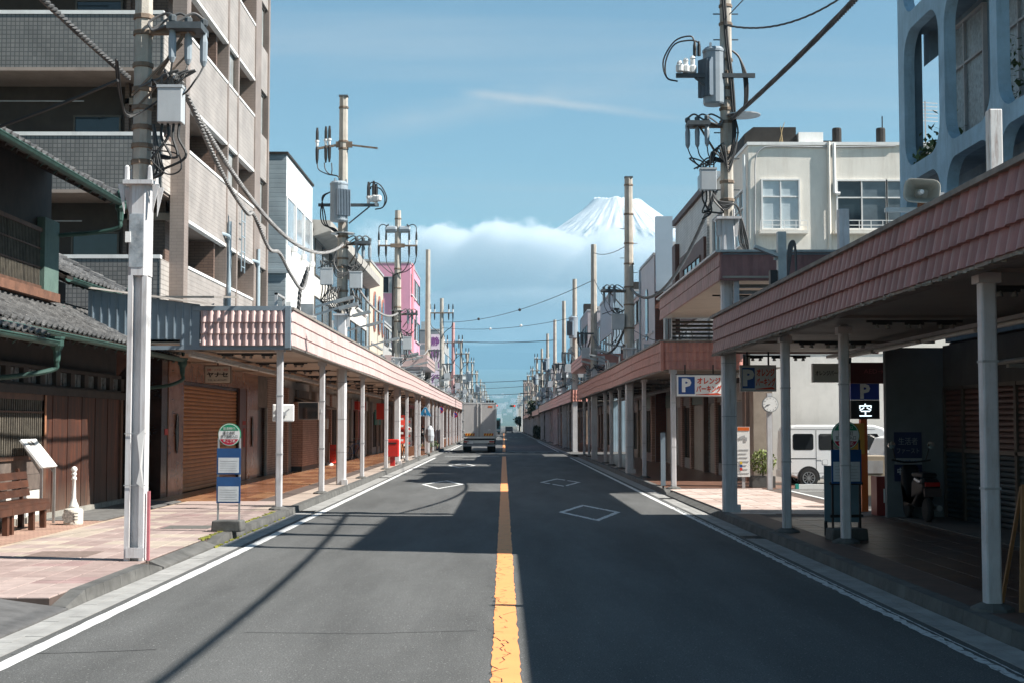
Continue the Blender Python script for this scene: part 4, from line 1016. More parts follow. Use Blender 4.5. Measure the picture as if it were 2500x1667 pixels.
for i in range(6): bs.f.append((i, (i+1) % 6, 6+(i+1) % 6, 6+i))
SB = bs.build('sheet_wall', BGS, C1)
for k in range(13):
    x = -5.95-k*.155; MB().box(x-.012, x+.012, 26.965, 26.99, 3.38 if x < -6.15 else 3.26, 4.0+max(0, (-5.78-x))*.13).build('seam', BGS, SB)
MB().poly([(-5.5, 26.9, 4.00), (-8.2, 26.9, 4.36), (-8.2, 27.0, 4.40), (-5.5, 27.0, 4.04)]).build('cap_sheet', GRNT, C1)
# slanted corrugated roofs behind the canopy end
MB().obox((-6.8, 29.2, 4.36), (2.2, 2.6, .04), Matrix.Rotation(R(5), 3, 'X')).build('tin_roof', GRNT, C1)
MB().obox((-5.6, 31.0, 4.12), (2.6, 3.2, .04), Matrix.Rotation(R(3), 3, 'X')).build('tin_roof', mat('grey_tin', (.27, .27, .26), .6, .2, 3), C1)
# rooftop clutter on the left canopy: rails, boxes, lamp arms
for (y, h) in ((33.0, .5), (35.8, .62), (41.5, .4), (46.2, .55), (49.0, .4), (54.0, .5), (61.0, .45), (66.0, .5)):
    MB().box(-4.9, -4.85, y, y+.05, 3.9, 3.9+h).box(-4.9, -4.85, y+.9, y+.95, 3.9, 3.9+h).box(-4.9, -4.85, y, y+.95, 3.9+h-.04, 3.9+h).build('roof_rail', GRYM, C1)
for (x, y, z) in ((-4.75, 37.6, .34), (-4.6, 42.8, .3), (-4.7, 56.5, .38), (-4.7, 64.2, .36)):
    o = MB().box(x-.12, x+.12, y-.1, y+.1, 3.92, 3.92+z).build('junction_box', SLVR, C1); bevel(o, .015)
for y in (36.2, 50.5, 62.0, 69.5):
    MB().tube([(-4.9, y, 3.9), (-4.9, y, 4.55)], .05, 8).bar((-4.9, y, 4.5), (-4.15, y-.1, 4.72), .05).obox((-3.95, y-.12, 4.74), (.5, .2, .09), Matrix.Rotation(R(-14), 3, 'Y')).build('lamp_arm', SLVR, C1)
# ---- left arcade, further blocks
C2 = canopy('second left arcade canopy past the crossing, pale pink fascia', -1, 77.2, 119, 3.24, 3.92, -4.06, -7.6, TPK, SOFF, TW3F, .9, (0, -1), (81, 86.6, 91, 95, 101, 108, 114), rows=3, lights=True, detail=False)
tile_run(C2, 'c', 77.15, -4.95, -4.10, 3.25, 3.90, 3, TW3, .42, (-9, 9), TPK)
C3 = canopy('third left arcade canopy, far down the street behind the truck', -1, 120, 205, 3.24, 3.92, -4.06, -7.6, TPK, SOFF, TW3F, .9, (0, -1), [122+7*k for k in range(12)], lights=False)
C4 = canopy('farthest left arcade canopy near the end of the street', -1, 207, 300, 3.24, 3.92, -4.06, -7.6, TPK, SOFF, TW3F, .9, (0, -1), [210+9*k for k in range(10)], lights=False)
# ---- right arcade, near block (in shade)
TA = tile_mesh('fascia_tile', TRA, 1, .238, .226, .030, .045, .03, 6, True)
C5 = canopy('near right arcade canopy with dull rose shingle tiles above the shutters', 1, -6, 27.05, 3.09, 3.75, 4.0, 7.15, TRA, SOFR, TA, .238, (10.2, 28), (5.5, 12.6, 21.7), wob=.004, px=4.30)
pillar(C5, 4.73, 19.75, 3.12, .13)
tile_run(C5, 'c', 27.08, 4.0, 4.01, 3.1, 3.75, 3, TA, .238, (99, 99), TRA)
MB().box(4.0, 7.15, 27.05, 27.10, 3.10, 3.74).build('end_board', TRA, C5)
# leaf litter gathered along the drip trim
b = MB(); rr_ = random.Random(2)
for k in range(240): b.obox((3.97+rr_.uniform(-.02, .03), 9+18*rr_.random(), 3.062+rr_.uniform(-.012, .01)), (.03, rr_.uniform(.02, .07), .02), Matrix.Rotation(rr_.uniform(0, 3), 3, 'Z'))
stuff(b.build('leaf_litter', mat('litter', (.30, .28, .24), .9, .4, 20), C5))
# ---- raised canopy over the car-park mouth
TRV = tile_mesh('fascia_tile', TRA, 1, .26, .27, .018, .02, .02, 4, True)
C6 = wthing('raised_canopy', 'raised rose canopy bridging the car park entrance', 'canopy', (5.6, 31.5, .12))
MB().box(4.06, 7.1, 26.3, 36.5, 4.46, 4.50).build('soffit', SOFF, C6); MB().box(4.05, 7.1, 26.32, 36.5, 4.90, 4.93).build('roof_sheet', BGS, C6)
MB().box(4.03, 4.07, 26.3, 36.5, 4.44, 4.93).build('fascia_board', TRA, C6); MB().box(3.93, 4.10, 26.25, 36.55, 4.94, 4.98).build('flashing', SLVR, C6); MB().box(4.03, 7.1, 26.24, 26.42, 4.945, 4.985).build('flashing', SLVR, C6)
MB().box(4.02, 7.1, 26.34, 26.38, 4.42, 4.94).build('near_fascia_board', TRA, C6)
tile_run(C6, 'nx', 4.03, 26.35, 36.5, 4.42, 4.95, 2, TRV, .26, (26, 37), TRA)
tile_run(C6, 'c', 26.34, 4.04, 7.05, 4.42, 4.95, 1, tile_mesh('fascia_tile', TRA, 1, .20, .52, .006, .004, .01, 2, True), .20, (0, 9), TRA)
spot_rail(C6, 4.3, 5.4, 29.2, 4.40, 2)
for (x, y) in ((4.35, 26.5), (6.9, 26.5), (4.35, 36.4), (6.9, 36.4)): MB().box(x-.05, x+.05, y-.05, y+.05, 3.9 if y > 30 else 3.75, 4.46).build('post', PIL, C6)
for k in range(5): MB().obox((5.6, 26.62, 3.88+k*.115), (2.6, .12, .012), Matrix.Rotation(R(35), 3, 'X')).build('louvre', SLVR, C6)
for k in range(5): MB().obox((5.6, 36.2, 3.95+k*.10), (2.6, .10, .012), Matrix.Rotation(R(35), 3, 'X')).build('louvre', BRZ, C6)
# ---- right arcade beyond the car park
TC3 = tile_mesh('fascia_tile', TRC, 3, .50, .232, .045, .03)
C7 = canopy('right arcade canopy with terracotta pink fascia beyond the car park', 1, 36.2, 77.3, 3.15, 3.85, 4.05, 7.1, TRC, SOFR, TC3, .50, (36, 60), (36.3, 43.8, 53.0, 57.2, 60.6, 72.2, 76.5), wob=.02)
tile_run(C7, 'c', 36.18, 4.05, 6.1, 3.16, 3.84, 3, tile_mesh('fascia_tile', TRC, 2, .34, .226, .045, .03), .34, (0, 9), TRC)
MB().box(3.96, 6.2, 36.1, 36.3, 3.85, 3.90).build('flashing', GRNT, C7)
MB().box(3.98, 4.06, 36.10, 36.2, 3.12, 3.86).build('corner_post', TRC, C7)
TC3F = tile_mesh('fascia_tile_far', TRC, 1, .9, .232, .02, .03, seg=2)
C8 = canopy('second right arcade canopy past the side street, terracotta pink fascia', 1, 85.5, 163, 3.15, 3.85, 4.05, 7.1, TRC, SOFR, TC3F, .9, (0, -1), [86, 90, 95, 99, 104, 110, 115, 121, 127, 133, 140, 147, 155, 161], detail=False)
tile_run(C8, 'c', 85.45, 4.08, 5.0, 3.16, 3.84, 3, TC3, .45, (-9, 9), TRC)
C9 = canopy('farthest right arcade canopy near the end of the street', 1, 166, 310, 3.0, 3.6, 4.05, 7.1, TRC, SOFR, TC3F, .9, (0, -1), [170+8*k for k in range(17)], lights=False)
# rooftop clutter on the further canopies
def clutter(C, side, y0, y1, step, seed, zt):
    r_ = random.Random(seed); y = y0
    while y < y1:
        x = side*r_.uniform(4.5, 5.2); k = r_.random()
        if k < .35: MB().box(x-.14, x+.14, y-.12, y+.12, zt, zt+r_.uniform(.3, .6)).build('junction_box', r_.choice((SLVR, BOXGREY, GRYM)), C)
        elif k < .6: MB().tube([(x, y, zt), (x, y, zt+.7)], .05, 6).bar((x, y, zt+.66), (side*4.1, y-.1, zt+.86), .05).obox((side*3.95, y-.12, zt+.88), (.5, .2, .08), Matrix.Rotation(R(14*side), 3, 'Y')).build('lamp_arm', SLVR, C)
        else: MB().box(x-.03, x+.03, y, y+.05, zt, zt+.5).box(x-.03, x+.03, y+1.0, y+1.05, zt, zt+.5).box(x-.03, x+.03, y, y+1.05, zt+.46, zt+.5).build('roof_rail', GRYM, C)
        MB().tube(arc_pts([(x+.2, y+.3, zt), (x+.1, y+.4, zt+r_.uniform(.2, .5)), (x-.2, y+.6, zt+.1), (x-.1, y+.9, zt)]), .02, 5).build('cable_loop', CABLEG, C)
        y += r_.uniform(.6, 1.4)*step
BOXGREY = mat('box_pale_grey', (.44, .46, .47), .5, .08, 3)
clutter(C7, 1, 38, 76, 2.2, 5, 3.86); clutter(C8, 1, 87, 160, 4, 6, 3.86); clutter(C2, -1, 79, 118, 3, 7, 3.93); clutter(C1, -1, 29, 75, 3.4, 8, 3.93); clutter(C3, -1, 122, 200, 6, 9, 3.93)
# canopies of the crossing, one storey up
for side, y0, y1, m, lab in ((1, 72.5, 84.5, TRC, 'raised rose canopy over the side street on the right'), (-1, 74.0, 83.0, TPK, 'raised pink canopy above the crossing on the left')):
    Q = wthing('raised_canopy', lab, 'canopy', (side*5.5, (y0+y1)/2, .12)); xs = (side*4.0, side*7.0)
    MB().box(min(xs), max(xs), y0, y1, 4.78, 5.38).build('roof_box', m, Q); 
    for k in range(1, 3): MB().box(side*4.0-.025, side*4.0+.025, y0-.02, y1+.02, 4.78+.2*k, 4.79+.2*k).build('tile_course', GRNT, Q)
    for k in range(4): MB().obox((side*5.5, y0+.1, 4.1+k*.16), (2.6, .16, .02), Matrix.Rotation(R(35), 3, 'X')).build('louvre', SLVR, Q)
    for x in (4.3, 6.8):
        for y in (y0+.2, y1-.2): MB().box(side*x-.06, side*x+.06, y-.06, y+.06, 3.9, 4.8).build('post', PIL, Q)
# ================================================================ RIGHT: blue building with rounded concrete grille
BLU = mat('blue_concrete', (.30, .455, .56), .8, .16, 1.6, .5, 28, grime=.7, gcol=(.16, .235, .28), gscale=(3.2, 3.2, .35))
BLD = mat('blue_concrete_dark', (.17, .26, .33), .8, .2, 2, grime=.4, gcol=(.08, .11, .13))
def rr_pts(y0, y1, z0, z1, r, n=7):
    P = []
    for cy_, cz, a0 in ((y1-r, z1-r, 0), (y0+r, z1-r, 90), (y0+r, z0+r, 180), (y1-r, z0+r, 270)):
        for k in range(n+1): a = R(a0+90*k/n); P.append((cy_+r*math.cos(a), cz+r*math.sin(a)))
    return P
def grille_cell(parent, x0, x1, Y0, Y1, Z0, Z1, oy0, oy1, oz0, oz1, r, m):
    """concrete frame cell with a rounded opening, thickness x0..x1"""
    inn = rr_pts(oy0, oy1, oz0, oz1, r); n = len(inn); out = []
    cy_, cz = (Y0+Y1)/2, (Z0+Z1)/2
    for (y, z) in inn:      # push each point onto the outer rectangle
        dy_, dz_ = y-cy_, z-cz; t = min(((Y1-cy_)/abs(dy_)) if abs(dy_) > 1e-6 else 1e9, ((Z1-cz)/abs(dz_)) if abs(dz_) > 1e-6 else 1e9); out.append((cy_+dy_*t, cz+dz_*t))
    b = MB()
    for x in (x0, x1):
        b.v += [(x, p[0], p[1]) for p in inn]+[(x, p[0], p[1]) for p in out]
    for i in range(n):
        j = (i+1) % n
        b.f += [(i, j, n+j, n+i), (2*n+i, 3*n+i, 3*n+j, 2*n+j), (i, 2*n+i, 2*n+j, j), (n+i, n+j, 3*n+j, 3*n+i)]
    # corners of the rectangle
    for cyy, czz in ((Y0, Z0), (Y1, Z0), (Y1, Z1), (Y0, Z1)):
        best = sorted(range(n), key=lambda i: (out[i][0]-cyy)**2+(out[i][1]-czz)**2)[:2]
        for x in (x0, x1):
            k = len(b.v); b.v.append((x, cyy, czz)); off = 0 if x == x0 else 2*n
            i, j = best; b.f.append((off+n+i, off+n+j, k))
    return b.build('grille_cell', m, parent)
BB = wthing('blue_building', 'pale blue concrete building with large rounded openings above the right arcade', 'building', (9, 21, .11))
bx0, bx1 = 7.15, 7.34
for (a, c) in ((22.9, 25.42), (20.45, 22.9), (18.0, 20.45)):
    for (z0, z1, q0, q1) in ((3.6, 6.12, 3.75, 6.0), (6.12, 8.85, 6.27, 8.70), (8.85, 11.4, 9.0, 11.15)):
        e = .36 if c > 25 else .15
        grille_cell(BB, bx0, bx1, a, c, z0, z1, a+.15, c-e, q0, q1, .50, BLU)
MB().box(7.85, 16, 17.7, 25.2, 3.2, 10.2).build('wall', BLD, BB)
for z in (6.02, 8.75): MB().box(7.34, 7.86, 18.0, 25.2, z, z+.12).build('balcony_slab', BLD, BB)
MB().box(7.34, 7.52, 25.2, 25.40, 6.1, 8.84).build('rear_column', BLD, BB); MB().prism([(7.60, 8.2), (8.1, 8.6), (8.1, 8.84), (7.60, 8.84)], 'y', 25.0, 25.36).build('rear_beam', BLD, BB)
FRO = mat('frosted_glass', (.26, .31, .33), .3, .35, 14, .6, 40, spec=.6)
for (a, c) in ((22.75, 24.7), (20.2, 22.2), (17.7, 19.7)):
    window(BB, 'nx', 7.85, a, c, 6.45, 8.55, 2, GRYM, FRO, transom=7.85, depth=.08); window(BB, 'nx', 7.85, a, c, 4.2, 5.7, 2, ALU, GLASS)
VINE = mat('vine_leaf', (.045, .085, .025), .7, .4, 8, c2=(.09, .13, .04))
def leaves(n, fn, smin, smax, seed):
    r_ = random.Random(seed); b = MB()
    for k in range(n):
        p = Vector(fn(r_)); s = r_.uniform(smin, smax); M = Matrix.Rotation(r_.uniform(0, 6.3), 3, 'Z') @ Matrix.Rotation(r_.uniform(-1.2, 1.2), 3, 'X')
        q = [p+M @ Vector(v) for v in ((-s*.4, 0, 0), (0, -s*.6, s*.1), (s*.4, 0, 0), (0, s*.7, -s*.1))]
        b.quad(*[tuple(x) for x in q])
    return b
stuff(leaves(420, lambda r_: (7.2+r_.random()*.45, 23.2+r_.random()*1.7, 6.24+abs(r_.gauss(0, .22))), .06, .14, 4).build('balcony_plants', VINE, BB, fixn=False))
stuff(leaves(90, lambda r_: (7.4+r_.random()*.3, 20.6+r_.random()*.3, 6.5+r_.random()*1.0), .05, .11, 5).build('balcony_vine', VINE, BB, fixn=False))
ae = MB().bar((12.6, 42, 9.9), (12.6, 42, 11.4), .035)
for k in range(6): ae.bar((12.2, 41.9, 10.8+.11*k), (13.0, 42.1, 10.8+.11*k), .02)
AERIAL = ae
# shop front under the near right arcade
CGR = mat('grey_render', (.085, .085, .082), .85, .2, 2, .3, 50, grime=.5, gcol=(.07, .07, .07))
SH1 = mat('shutter_two_tone', (.13, .062, .052), .5, .15, 2, tint=.08); SH2 = mat('shutter_teal', (.016, .036, .048), .5, .15, 2, tint=.08)
SXR = 7.85
MB().box(SXR+.1, 16, -6, 25.3, .11, 3.2).build('shop_wall', DRK, BB)
MB().box(SXR-.02, SXR+.1, -6, 25.3, 2.38, 3.15).build('shop_beam', CGR, BB)
MB().box(6.80, SXR+.1, 25.30, 25.45, .11, 3.12).build('end_wall', mat('pale_end_wall', (.15, .17, .185), .8, .12, 2, grime=.3, gcol=(.15, .16, .17)), BB)
for i, (a, c) in enumerate(((24.25, 25.2), (21.75, 24.15), (19.25, 21.65), (16.75, 19.15), (14.25, 16.65))):
    shutter(BB, 'nx', SXR+.02, a, c, 1.28, 2.36, SH1, .085, fm=BRZ); shutter(BB, 'nx', SXR+.02, a, c, .13, 1.28, SH2, .085, fm=BRZ)
pp = MB().box(6.93, 7.42, 25.275, 25.297, .75, 1.62).build('poster', mat('poster_navy', (.012, .022, .085), .5, .1), BB)
MB().box(6.93, 7.42, 25.268, 25.274, 1.05, 1.16).build('poster_band', mat('poster_grey', (.30, .32, .34), .5, .1), pp)
PINK_ = mat('poster_ink', (.28, .30, .33), .6, .05)
text('生活者', .14, face_cam(7.175, 25.268, 1.46), pp, PINK_, width=.34); text('ファースト', .11, face_cam(7.175, 25.268, 1.29), pp, PINK_, width=.40)
text('くらしを真ん中へ', .06, face_cam(7.175, 25.262, 1.105), pp, INKB, width=.42); text('中道', .13, face_cam(7.09, 25.268, .93), pp, mat('poster_white', (.6, .62, .64), .5, .05), width=.22, bold=.004); text('改革', .09, face_cam(7.30, 25.268, .93), pp, PINK_, width=.15)
fl = MB().box(7.05, 7.83, 19.8, 19.9, 2.55, 2.6).tube([(7.75, 17.0, 2.72), (7.75, 22.6, 2.72)], .04, 8).build('wall_light', mat('dusty_light', (.30, .29, .27), .5, .2), BB)
# low neighbour before the frame (casts the shade of the near roadway)
LN = wthing('low_building', 'low dark shop building at the near right edge', 'building', (10, 3, .11))
MB().box(8.0, 16, -8, 17.6, 3.2, 5.4).build('wall', CGR, LN)

# ================================================================ RIGHT: car park
PK = struct(sheet(7.0, 22, 25.5, 41.0, .112, 'car_park', mat('car_park_asphalt', (.115, .115, .112), .9, .15, 4, .4, 90)))
for (a, c, d, e) in ((7.3, 9.2, 35.2, 35.32), (7.6, 11, 33.2, 33.34), (7.05, 7.15, 29.5, 36.0)): sheet(a, c, d, e, .118, 'bay_line', PW).parent = PK
sheet(7.2, 9.0, 31.4, 31.95, .118, 'bay_arrow', PW).parent = PK
ws = wthing('wheel_stop', 'white wheel stop with green ends in the car park behind the van', 'wheel stop', (8.3, 36.6, .112)); MB().box(7.55, 9.05, 36.5, 36.62, .113, .23).build('bar', WHT, ws); GRE = mat('green_reflector', (.02, .30, .24), .5, .1)
MB().box(7.47, 7.55, 36.49, 36.63, .113, .235).build('end_cap', GRE, ws); MB().box(9.05, 9.13, 36.49, 36.63, .113, .235).build('end_cap', GRE, ws)

# ================================================================ RIGHT: cream building beyond the car park
CRE = mat('cream_render', (.73, .695, .625), .8, .06, 1.2, .25, 30, grime=.35, gcol=(.36, .29, .22), gscale=(2.4, 2.4, .3))
CREL = mat('cream_lower', (.66, .635, .59), .8, .07, 1.2, grime=.25, gcol=(.33, .29, .24), gscale=(2, 2, .3))
CB = wthing('cream_building', 'cream rendered building with white windows behind the car park', 'building', (11, 45, .11))
MB().box(7.12, 17, 41.0, 48.9, 3.8, 9.86).build('upper_wall', CRE, CB); MB().box(7.12, 17, 41.02, 48.9, .11, 3.8).build('lower_wall', CREL, CB)
MB().box(7.08, 17.04, 40.95, 48.95, 9.86, 9.95).build('coping', WHT, CB)
BLN = mat('blind_pane', (.45, .52, .55), .15, .12, 2, spec=.6)
window(CB, 'c', 41.0, 7.52, 8.56, 7.42, 8.82, 2, WHT, BLN, transom=8.35, depth=.07); window(CB, 'c', 41.0, 9.70, 11.1, 7.42, 8.80, 2, WHT, (GLASS, GLASS2), transom=8.32, depth=.07); window(CB, 'c', 41.0, 11.15, 12.3, 7.42, 8.80, 2, WHT, (GLASS2, GLASS), transom=8.32, depth=.07)
for (a, c) in ((7.38, 8.78), (9.55, 12.4)):
    MB().box(a, c, 40.70, 41.0, 7.24, 7.33).build('ledge', CRE, CB); b = MB()
    for z in (7.48, 7.62): b.bar((a+.03, 40.73, z), (c-.03, 40.73, z), .02)
    k = a+.03
    while k < c: b.bar((k, 40.73, 7.33), (k, 40.73, 7.62), .018); k += .34
    b.build('flower_rail', WHT, CB)
MB().tube([(9.45, 40.92, 4.9), (9.45, 40.92, 9.95)], .045, 8).build('pipe', CRE, CB); MB().tube(arc_pts([(9.60, 40.92, 9.9), (9.60, 40.92, 8.6), (9.62, 40.92, 8.45), (9.76, 40.92, 8.43)]), .05, 8).build('pipe', WHT, CB)
MB().tube(arc_pts([(11.4, 40.95, 9.83), (9.5, 40.95, 9.80), (7.9, 40.95, 9.82), (7.5, 40.95, 9.74), (7.32, 40.95, 9.45), (7.30, 40.95, 8.5), (7.28, 40.95, 7.2), (7.3, 40.95, 5.0)]), .02, 6).build('conduit', GRYM, CB)
AERIAL.build('aerial', GRYM, CB)
TANK = mat('black_tank', (.022, .020, .018), .85, .3, 3, .4, 30)
MB().prism([(7.10, 9.96), (8.62, 9.96), (8.62, 10.50), (7.36, 10.50), (7.10, 10.30)], 'y', 41.5, 43.5).build('roof_tank', TANK, CB); MB().box(8.68, 9.40, 41.4, 42.4, 9.96, 10.33).build('roof_box', WHT, CB)
for x in (9.85, 11.15):
    MB().lathe([(.13, 0), (.14, .03), (.14, .50), (.12, .54)], (x, 41.6, 9.95), 10).build('chimney_stack', TANK, CB)
MB().box(9.4, 9.9, 41.5, 42, 9.96, 10.1).build('roof_box', TANK, CB); MB().bar((11.2, 41.6, 10.4), (11.2, 41.6, 10.85), .03).build('rod', BLK, CB)
MB().tube([(8.1, 41.1, 9.96), (8.12, 41.1, 10.3), (8.2, 41.08, 10.55)], .01, 4).tube([(8.15, 41.1, 9.96), (8.08, 41.1, 10.45)], .01, 4).tube([(8.05, 41.1, 9.96), (8.15, 41.1, 10.4)], .01, 4).build('dry_weed', mat('dry_weed', (.40, .30, .16), .9, .2), CB)
window(CB, 'nx', 7.12, 41.45, 43.3, 7.1, 8.65, 2, WHT, (GLASS2, BLN), transom=8.15, depth=.07); window(CB, 'nx', 7.12, 45.0, 47.8, 7.1, 8.65, 3, WHT, (GLASS, GLASS2), depth=.07)
MB().tube([(7.0, 41.06, 4.0), (7.0, 41.06, 9.6)], .05, 8).build('pipe', WHT, CB)
def shopfront(parent, face, P, y0, y1, seed, zt=3.0, m=None):
    """ground floor: piers, dark glazed bays, shutters, stall riser, notices"""
    r_ = random.Random(seed); y = y0; s = 1 if face == 'px' else -1
    cols = (mat('pier_buff', (.33, .27, .22), .6, .15, 3, grime=.3, gcol=(.15, .12, .1)), mat('pier_grey', (.25, .25, .25), .6, .15, 3), mat('pier_brown', (.15, .085, .06), .5, .2, 3), PBR)
    shm = (mat('shop_shutter_grey', (.28, .29, .29), .5, .1, 3), mat('shop_shutter_cream', (.36, .33, .28), .5, .1, 3), mat('shop_shutter_brown', (.17, .11, .08), .5, .1, 3))
    while y < y1-.8:
        w = min(y1-y, r_.uniform(2.2, 3.6)); pw = r_.uniform(.25, .55)
        wbox(MB(), face, P, y, y+pw, .11, zt, .0, .16).build('pier', r_.choice(cols), parent)
        k = r_.random(); a, c = y+pw+.03, y+w-.03
        if c-a > .6:
            if k < .45 and y < 60:
                n = max(3, int((zt-.7)/.14)); f = wbox(MB(), face, P, a, c, .12, zt-.55, .0, .03).build('roller_shutter', r_.choice(shm), parent)
                for q in range(n): wbox(MB(), face, P, a, c, .14+q*.14, .26+q*.14, .03, .05).build('slat', f.data.materials[0], f)
            elif k < .6: wbox(MB(), face, P, a, c, .12, zt-.55, .0, .04).build('roller_shutter', r_.choice(shm), parent)
            else:
                wbox(MB(), face, P, a, c, .5, zt-.6, .01, .03).build('shop_window', GLASS, parent); wbox(MB(), face, P, a, c, .12, .5, .0, .08).build('stall_riser', r_.choice(cols), parent)
                for q in range(3): wbox(MB(), face, P, a+(c-a)*q/2-.025, a+(c-a)*q/2+.025, .5, zt-.6, .03, .07).build('mullion', BRZ, parent)
        wbox(MB(), face, P, y+pw, y+w, zt-.52, zt, .0, .10).build('shop_fascia', r_.choice((cols[0], cols[1], mat('fascia_white', (.5, .49, .46), .5, .1, 3), mat('fascia_green', (.06, .14, .11), .5, .1, 3))), parent)
        y += w
MB().box(7.0, 7.12, 41.0, 48.9, 3.0, 3.2).build('shop_beam', CGR, CB); shopfront(CB, 'nx', 7.12, 41.05, 48.8, 12)
MB().box(6.6, 7.1, 37.6, 38.2, .11, 3.2).build('wall_stub', mat('pier_buff', (.33, .27, .22)), CB)

# ================================================================ generic street buildings
def block(name, label, side, X, y0, y1, h, m, rows, seed, fm=None, gl=None, cam_m=None, parapet=.12, cam_win=False, shop=True, nwin=None, depth=10, roofstuff=True, winh=1.3, z0=4.4):
    s = side; xb = X+s*depth; B_ = wthing(name, label, 'building', (X+s*depth/2, (y0+y1)/2, .11)); r_ = random.Random(seed)
    x0, x1 = min(X, xb), max(X, xb)
    MB().box(x0, x1, y0+.04, y1-.04, .11, h).build('wall', m, B_)
    if cam_m: MB().box(x0+.02, x1-.02, y0, y0+.04, .11, h-.02).build('side_wall', cam_m, B_)
    MB().box(x0-.05, x1+.05, y0, y1, h, h+parapet).build('coping', GRYM if parapet < .2 else m, B_)
    face = 'px' if s < 0 else 'nx'; nw = nwin or max(1, int((y1-y0)/3.2)); st_ = (h-z0)/rows
    far = y0 > 130
    for q in range(rows):
        za = z0+st_*q+st_*.3; zb = min(za+winh, z0+st_*(q+1)-.25)
        for k in range(nw):
            a = y0+.4+(y1-y0-.8)*k/nw+.25; c = y0+.4+(y1-y0-.8)*(k+1)/nw-.25
            if c-a < .4: continue
            if far:
                wbox(MB(), face, X, a, c, za, zb, .0, .03).build('window', r_.choice((GLASS, GLASS2, CURT)), B_)
            else: window(B_, face, X, a, c, za, zb, 2, fm or r_.choice((ALU, BRZ)), gl or (r_.choice((GLASS, GLASS2, CURT)), GLASS), sill=r_.random() < .4)
    if cam_win:
        for q in range(rows):
            za = z0+st_*q+st_*.3
            for k in range(2):
                a = X+s*(1.0+2.6*k); c = a+s*1.3; window(B_, 'c', y0, min(a, c), max(a, c), za, za+1.2, 2, ALU, (GLASS, CURT))
    if shop and y0 < 150: shopfront(B_, face, X, y0+.05, y1-.05, seed+3)
    if roofstuff:
        for k in range(r_.randint(1, 3)):
            yy = r_.uniform(y0+.6, y1-1.4); xx = X+s*r_.uniform(.6, 3); w = r_.uniform(.6, 1.4)
            MB().box(xx-w/2, xx+w/2, yy, yy+w, h+parapet, h+parapet+r_.uniform(.5, 1.3)).build('roof_unit', r_.choice((GRYM, WHT, SLVR, TANK)), B_)
    if r_.random() < .6: MB().tube([(X-s*.07, y1-.25, 3.6), (X-s*.07, y1-.25, h)], .05, 6).build('drain_pipe', r_.choice((WHT, PIPE)), B_)
    return B_
# ---- left blocks
SID = brick_mat('blue_grey_siding', (.27, .33, .36), (.31, .37, .40), (.20, .25, .28), 3.0, .16, 'x', .012, .6, .3, .5)
WPN = brick_mat('white_panel_seams', (.74, .75, .75), (.77, .78, .78), (.55, .56, .57), 2.4, .5, 'y', .010, .5, .0, .2)
W3 = wthing('white_corner_building', 'narrow white panelled building with glazed upper corner next to the apartment block', 'building', (-10, 51.3, .11))
MB().box(-13, -7.46, 48.06, 54.6, .11, 10.9).build('wall', WHT, W3); MB().box(-13, -7.40, 48.0, 48.06, 6.95, 10.92).build('side_wall', SID, W3); MB().box(-13, -7.40, 48.0, 48.06, 3.2, 6.85).build('side_wall', SID, W3)
MB().box(-13, -7.25, 47.92, 48.06, 6.85, 7.0).build('ledge', SID, W3); MB().box(-7.46, -7.40, 48.06, 54.6, 9.5, 10.92).build('street_panel', WPN, W3)
MB().box(-13, -7.34, 47.95, 54.65, 10.92, 11.0).build('coping', TANK, W3)
gz = MB().box(-7.46, -7.42, 48.1, 54.5, 7.85, 9.5).build('glazing', mat('reflective_glass', (.30, .34, .37), .08, .3, .5, spec=.8), W3)
for k in range(4): MB().box(-7.43, -7.37, 48.08+k*2.13, 48.20+k*2.13, 7.8, 9.5).build('mullion', WHT, W3)
MB().box(-7.46, -7.38, 48.06, 54.6, 5.9, 7.85).build('street_panel', WHT, W3); MB().box(-7.46, -7.22, 48.06, 54.6, 5.55, 5.9).build('ledge', WHT, W3); MB().box(-7.46, -7.39, 48.06, 54.6, 3.9, 5.55).build('sign_panel', WHT, W3)
text('SUMATA', .85, face_px(-7.385, 50.8, 4.75), W3, mat('letter_blue_grey', (.25, .34, .42), .5, .05), width=4.2, bold=.01)
for k in range(3): MB().lathe([(.0, 0), (.10, .02), (.12, .12), (.10, .2), (0, .22)], (-7.28, 49.2+k*2.3, 7.7), 8).build('wall_lamp', WHT, W3)
shopfront(W3, 'px', -7.46, 48.1, 54.5, 31)
W4 = block('white_window_building', 'long off-white building with rows of dark windows behind the transformer pole', -1, -7.4, 54.7, 76.6, 9.2, mat('offwhite_render', (.62, .60, .55), .7, .1, 1.5, grime=.5, gcol=(.34, .29, .24), gscale=(2, 2, .3)), 2, 41, BRZ, (GLASS, GLASS, CURT), nwin=4, winh=1.45, z0=4.7)
MB().prism([(-6.7, 9.22), (-7.4, 9.0), (-13, 9.3), (-13, 9.9), (-6.7, 9.62)], 'y', 54.7, 76.7).build('eave', mat('eave_grey', (.36, .34, .31), .7, .15, 2), W4)
BGB = brick_mat('olive_brick', (.22, .20, .16), (.26, .235, .19), (.15, .135, .11), .25, .08, 'x', .01, .7)
W5 = block('beige_arch_building', 'beige building with tall arched windows beyond the white building', -1, -7.4, 78.4, 87, 10.75, mat('beige_render', (.47, .42, .34), .75, .08, 1.5, grime=.3, gcol=(.3, .26, .2)), 1, 43, cam_m=BGB, nwin=1, shop=True, winh=.01)
ARCHM = mat('arch_reveal', (.30, .13, .10), .6, .2)
for yy in (80.2, 83.2, 85.6): MB().prism(rr_pts(yy, yy+1.5, 7.0, 9.3, .72, 5), 'x', -7.41, -7.33).build('arched_window', ARCHM, W5); MB().prism(rr_pts(yy+.15, yy+1.35, 7.15, 9.15, .58, 5), 'x', -7.335, -7.32).build('pane', GLASS, W5)
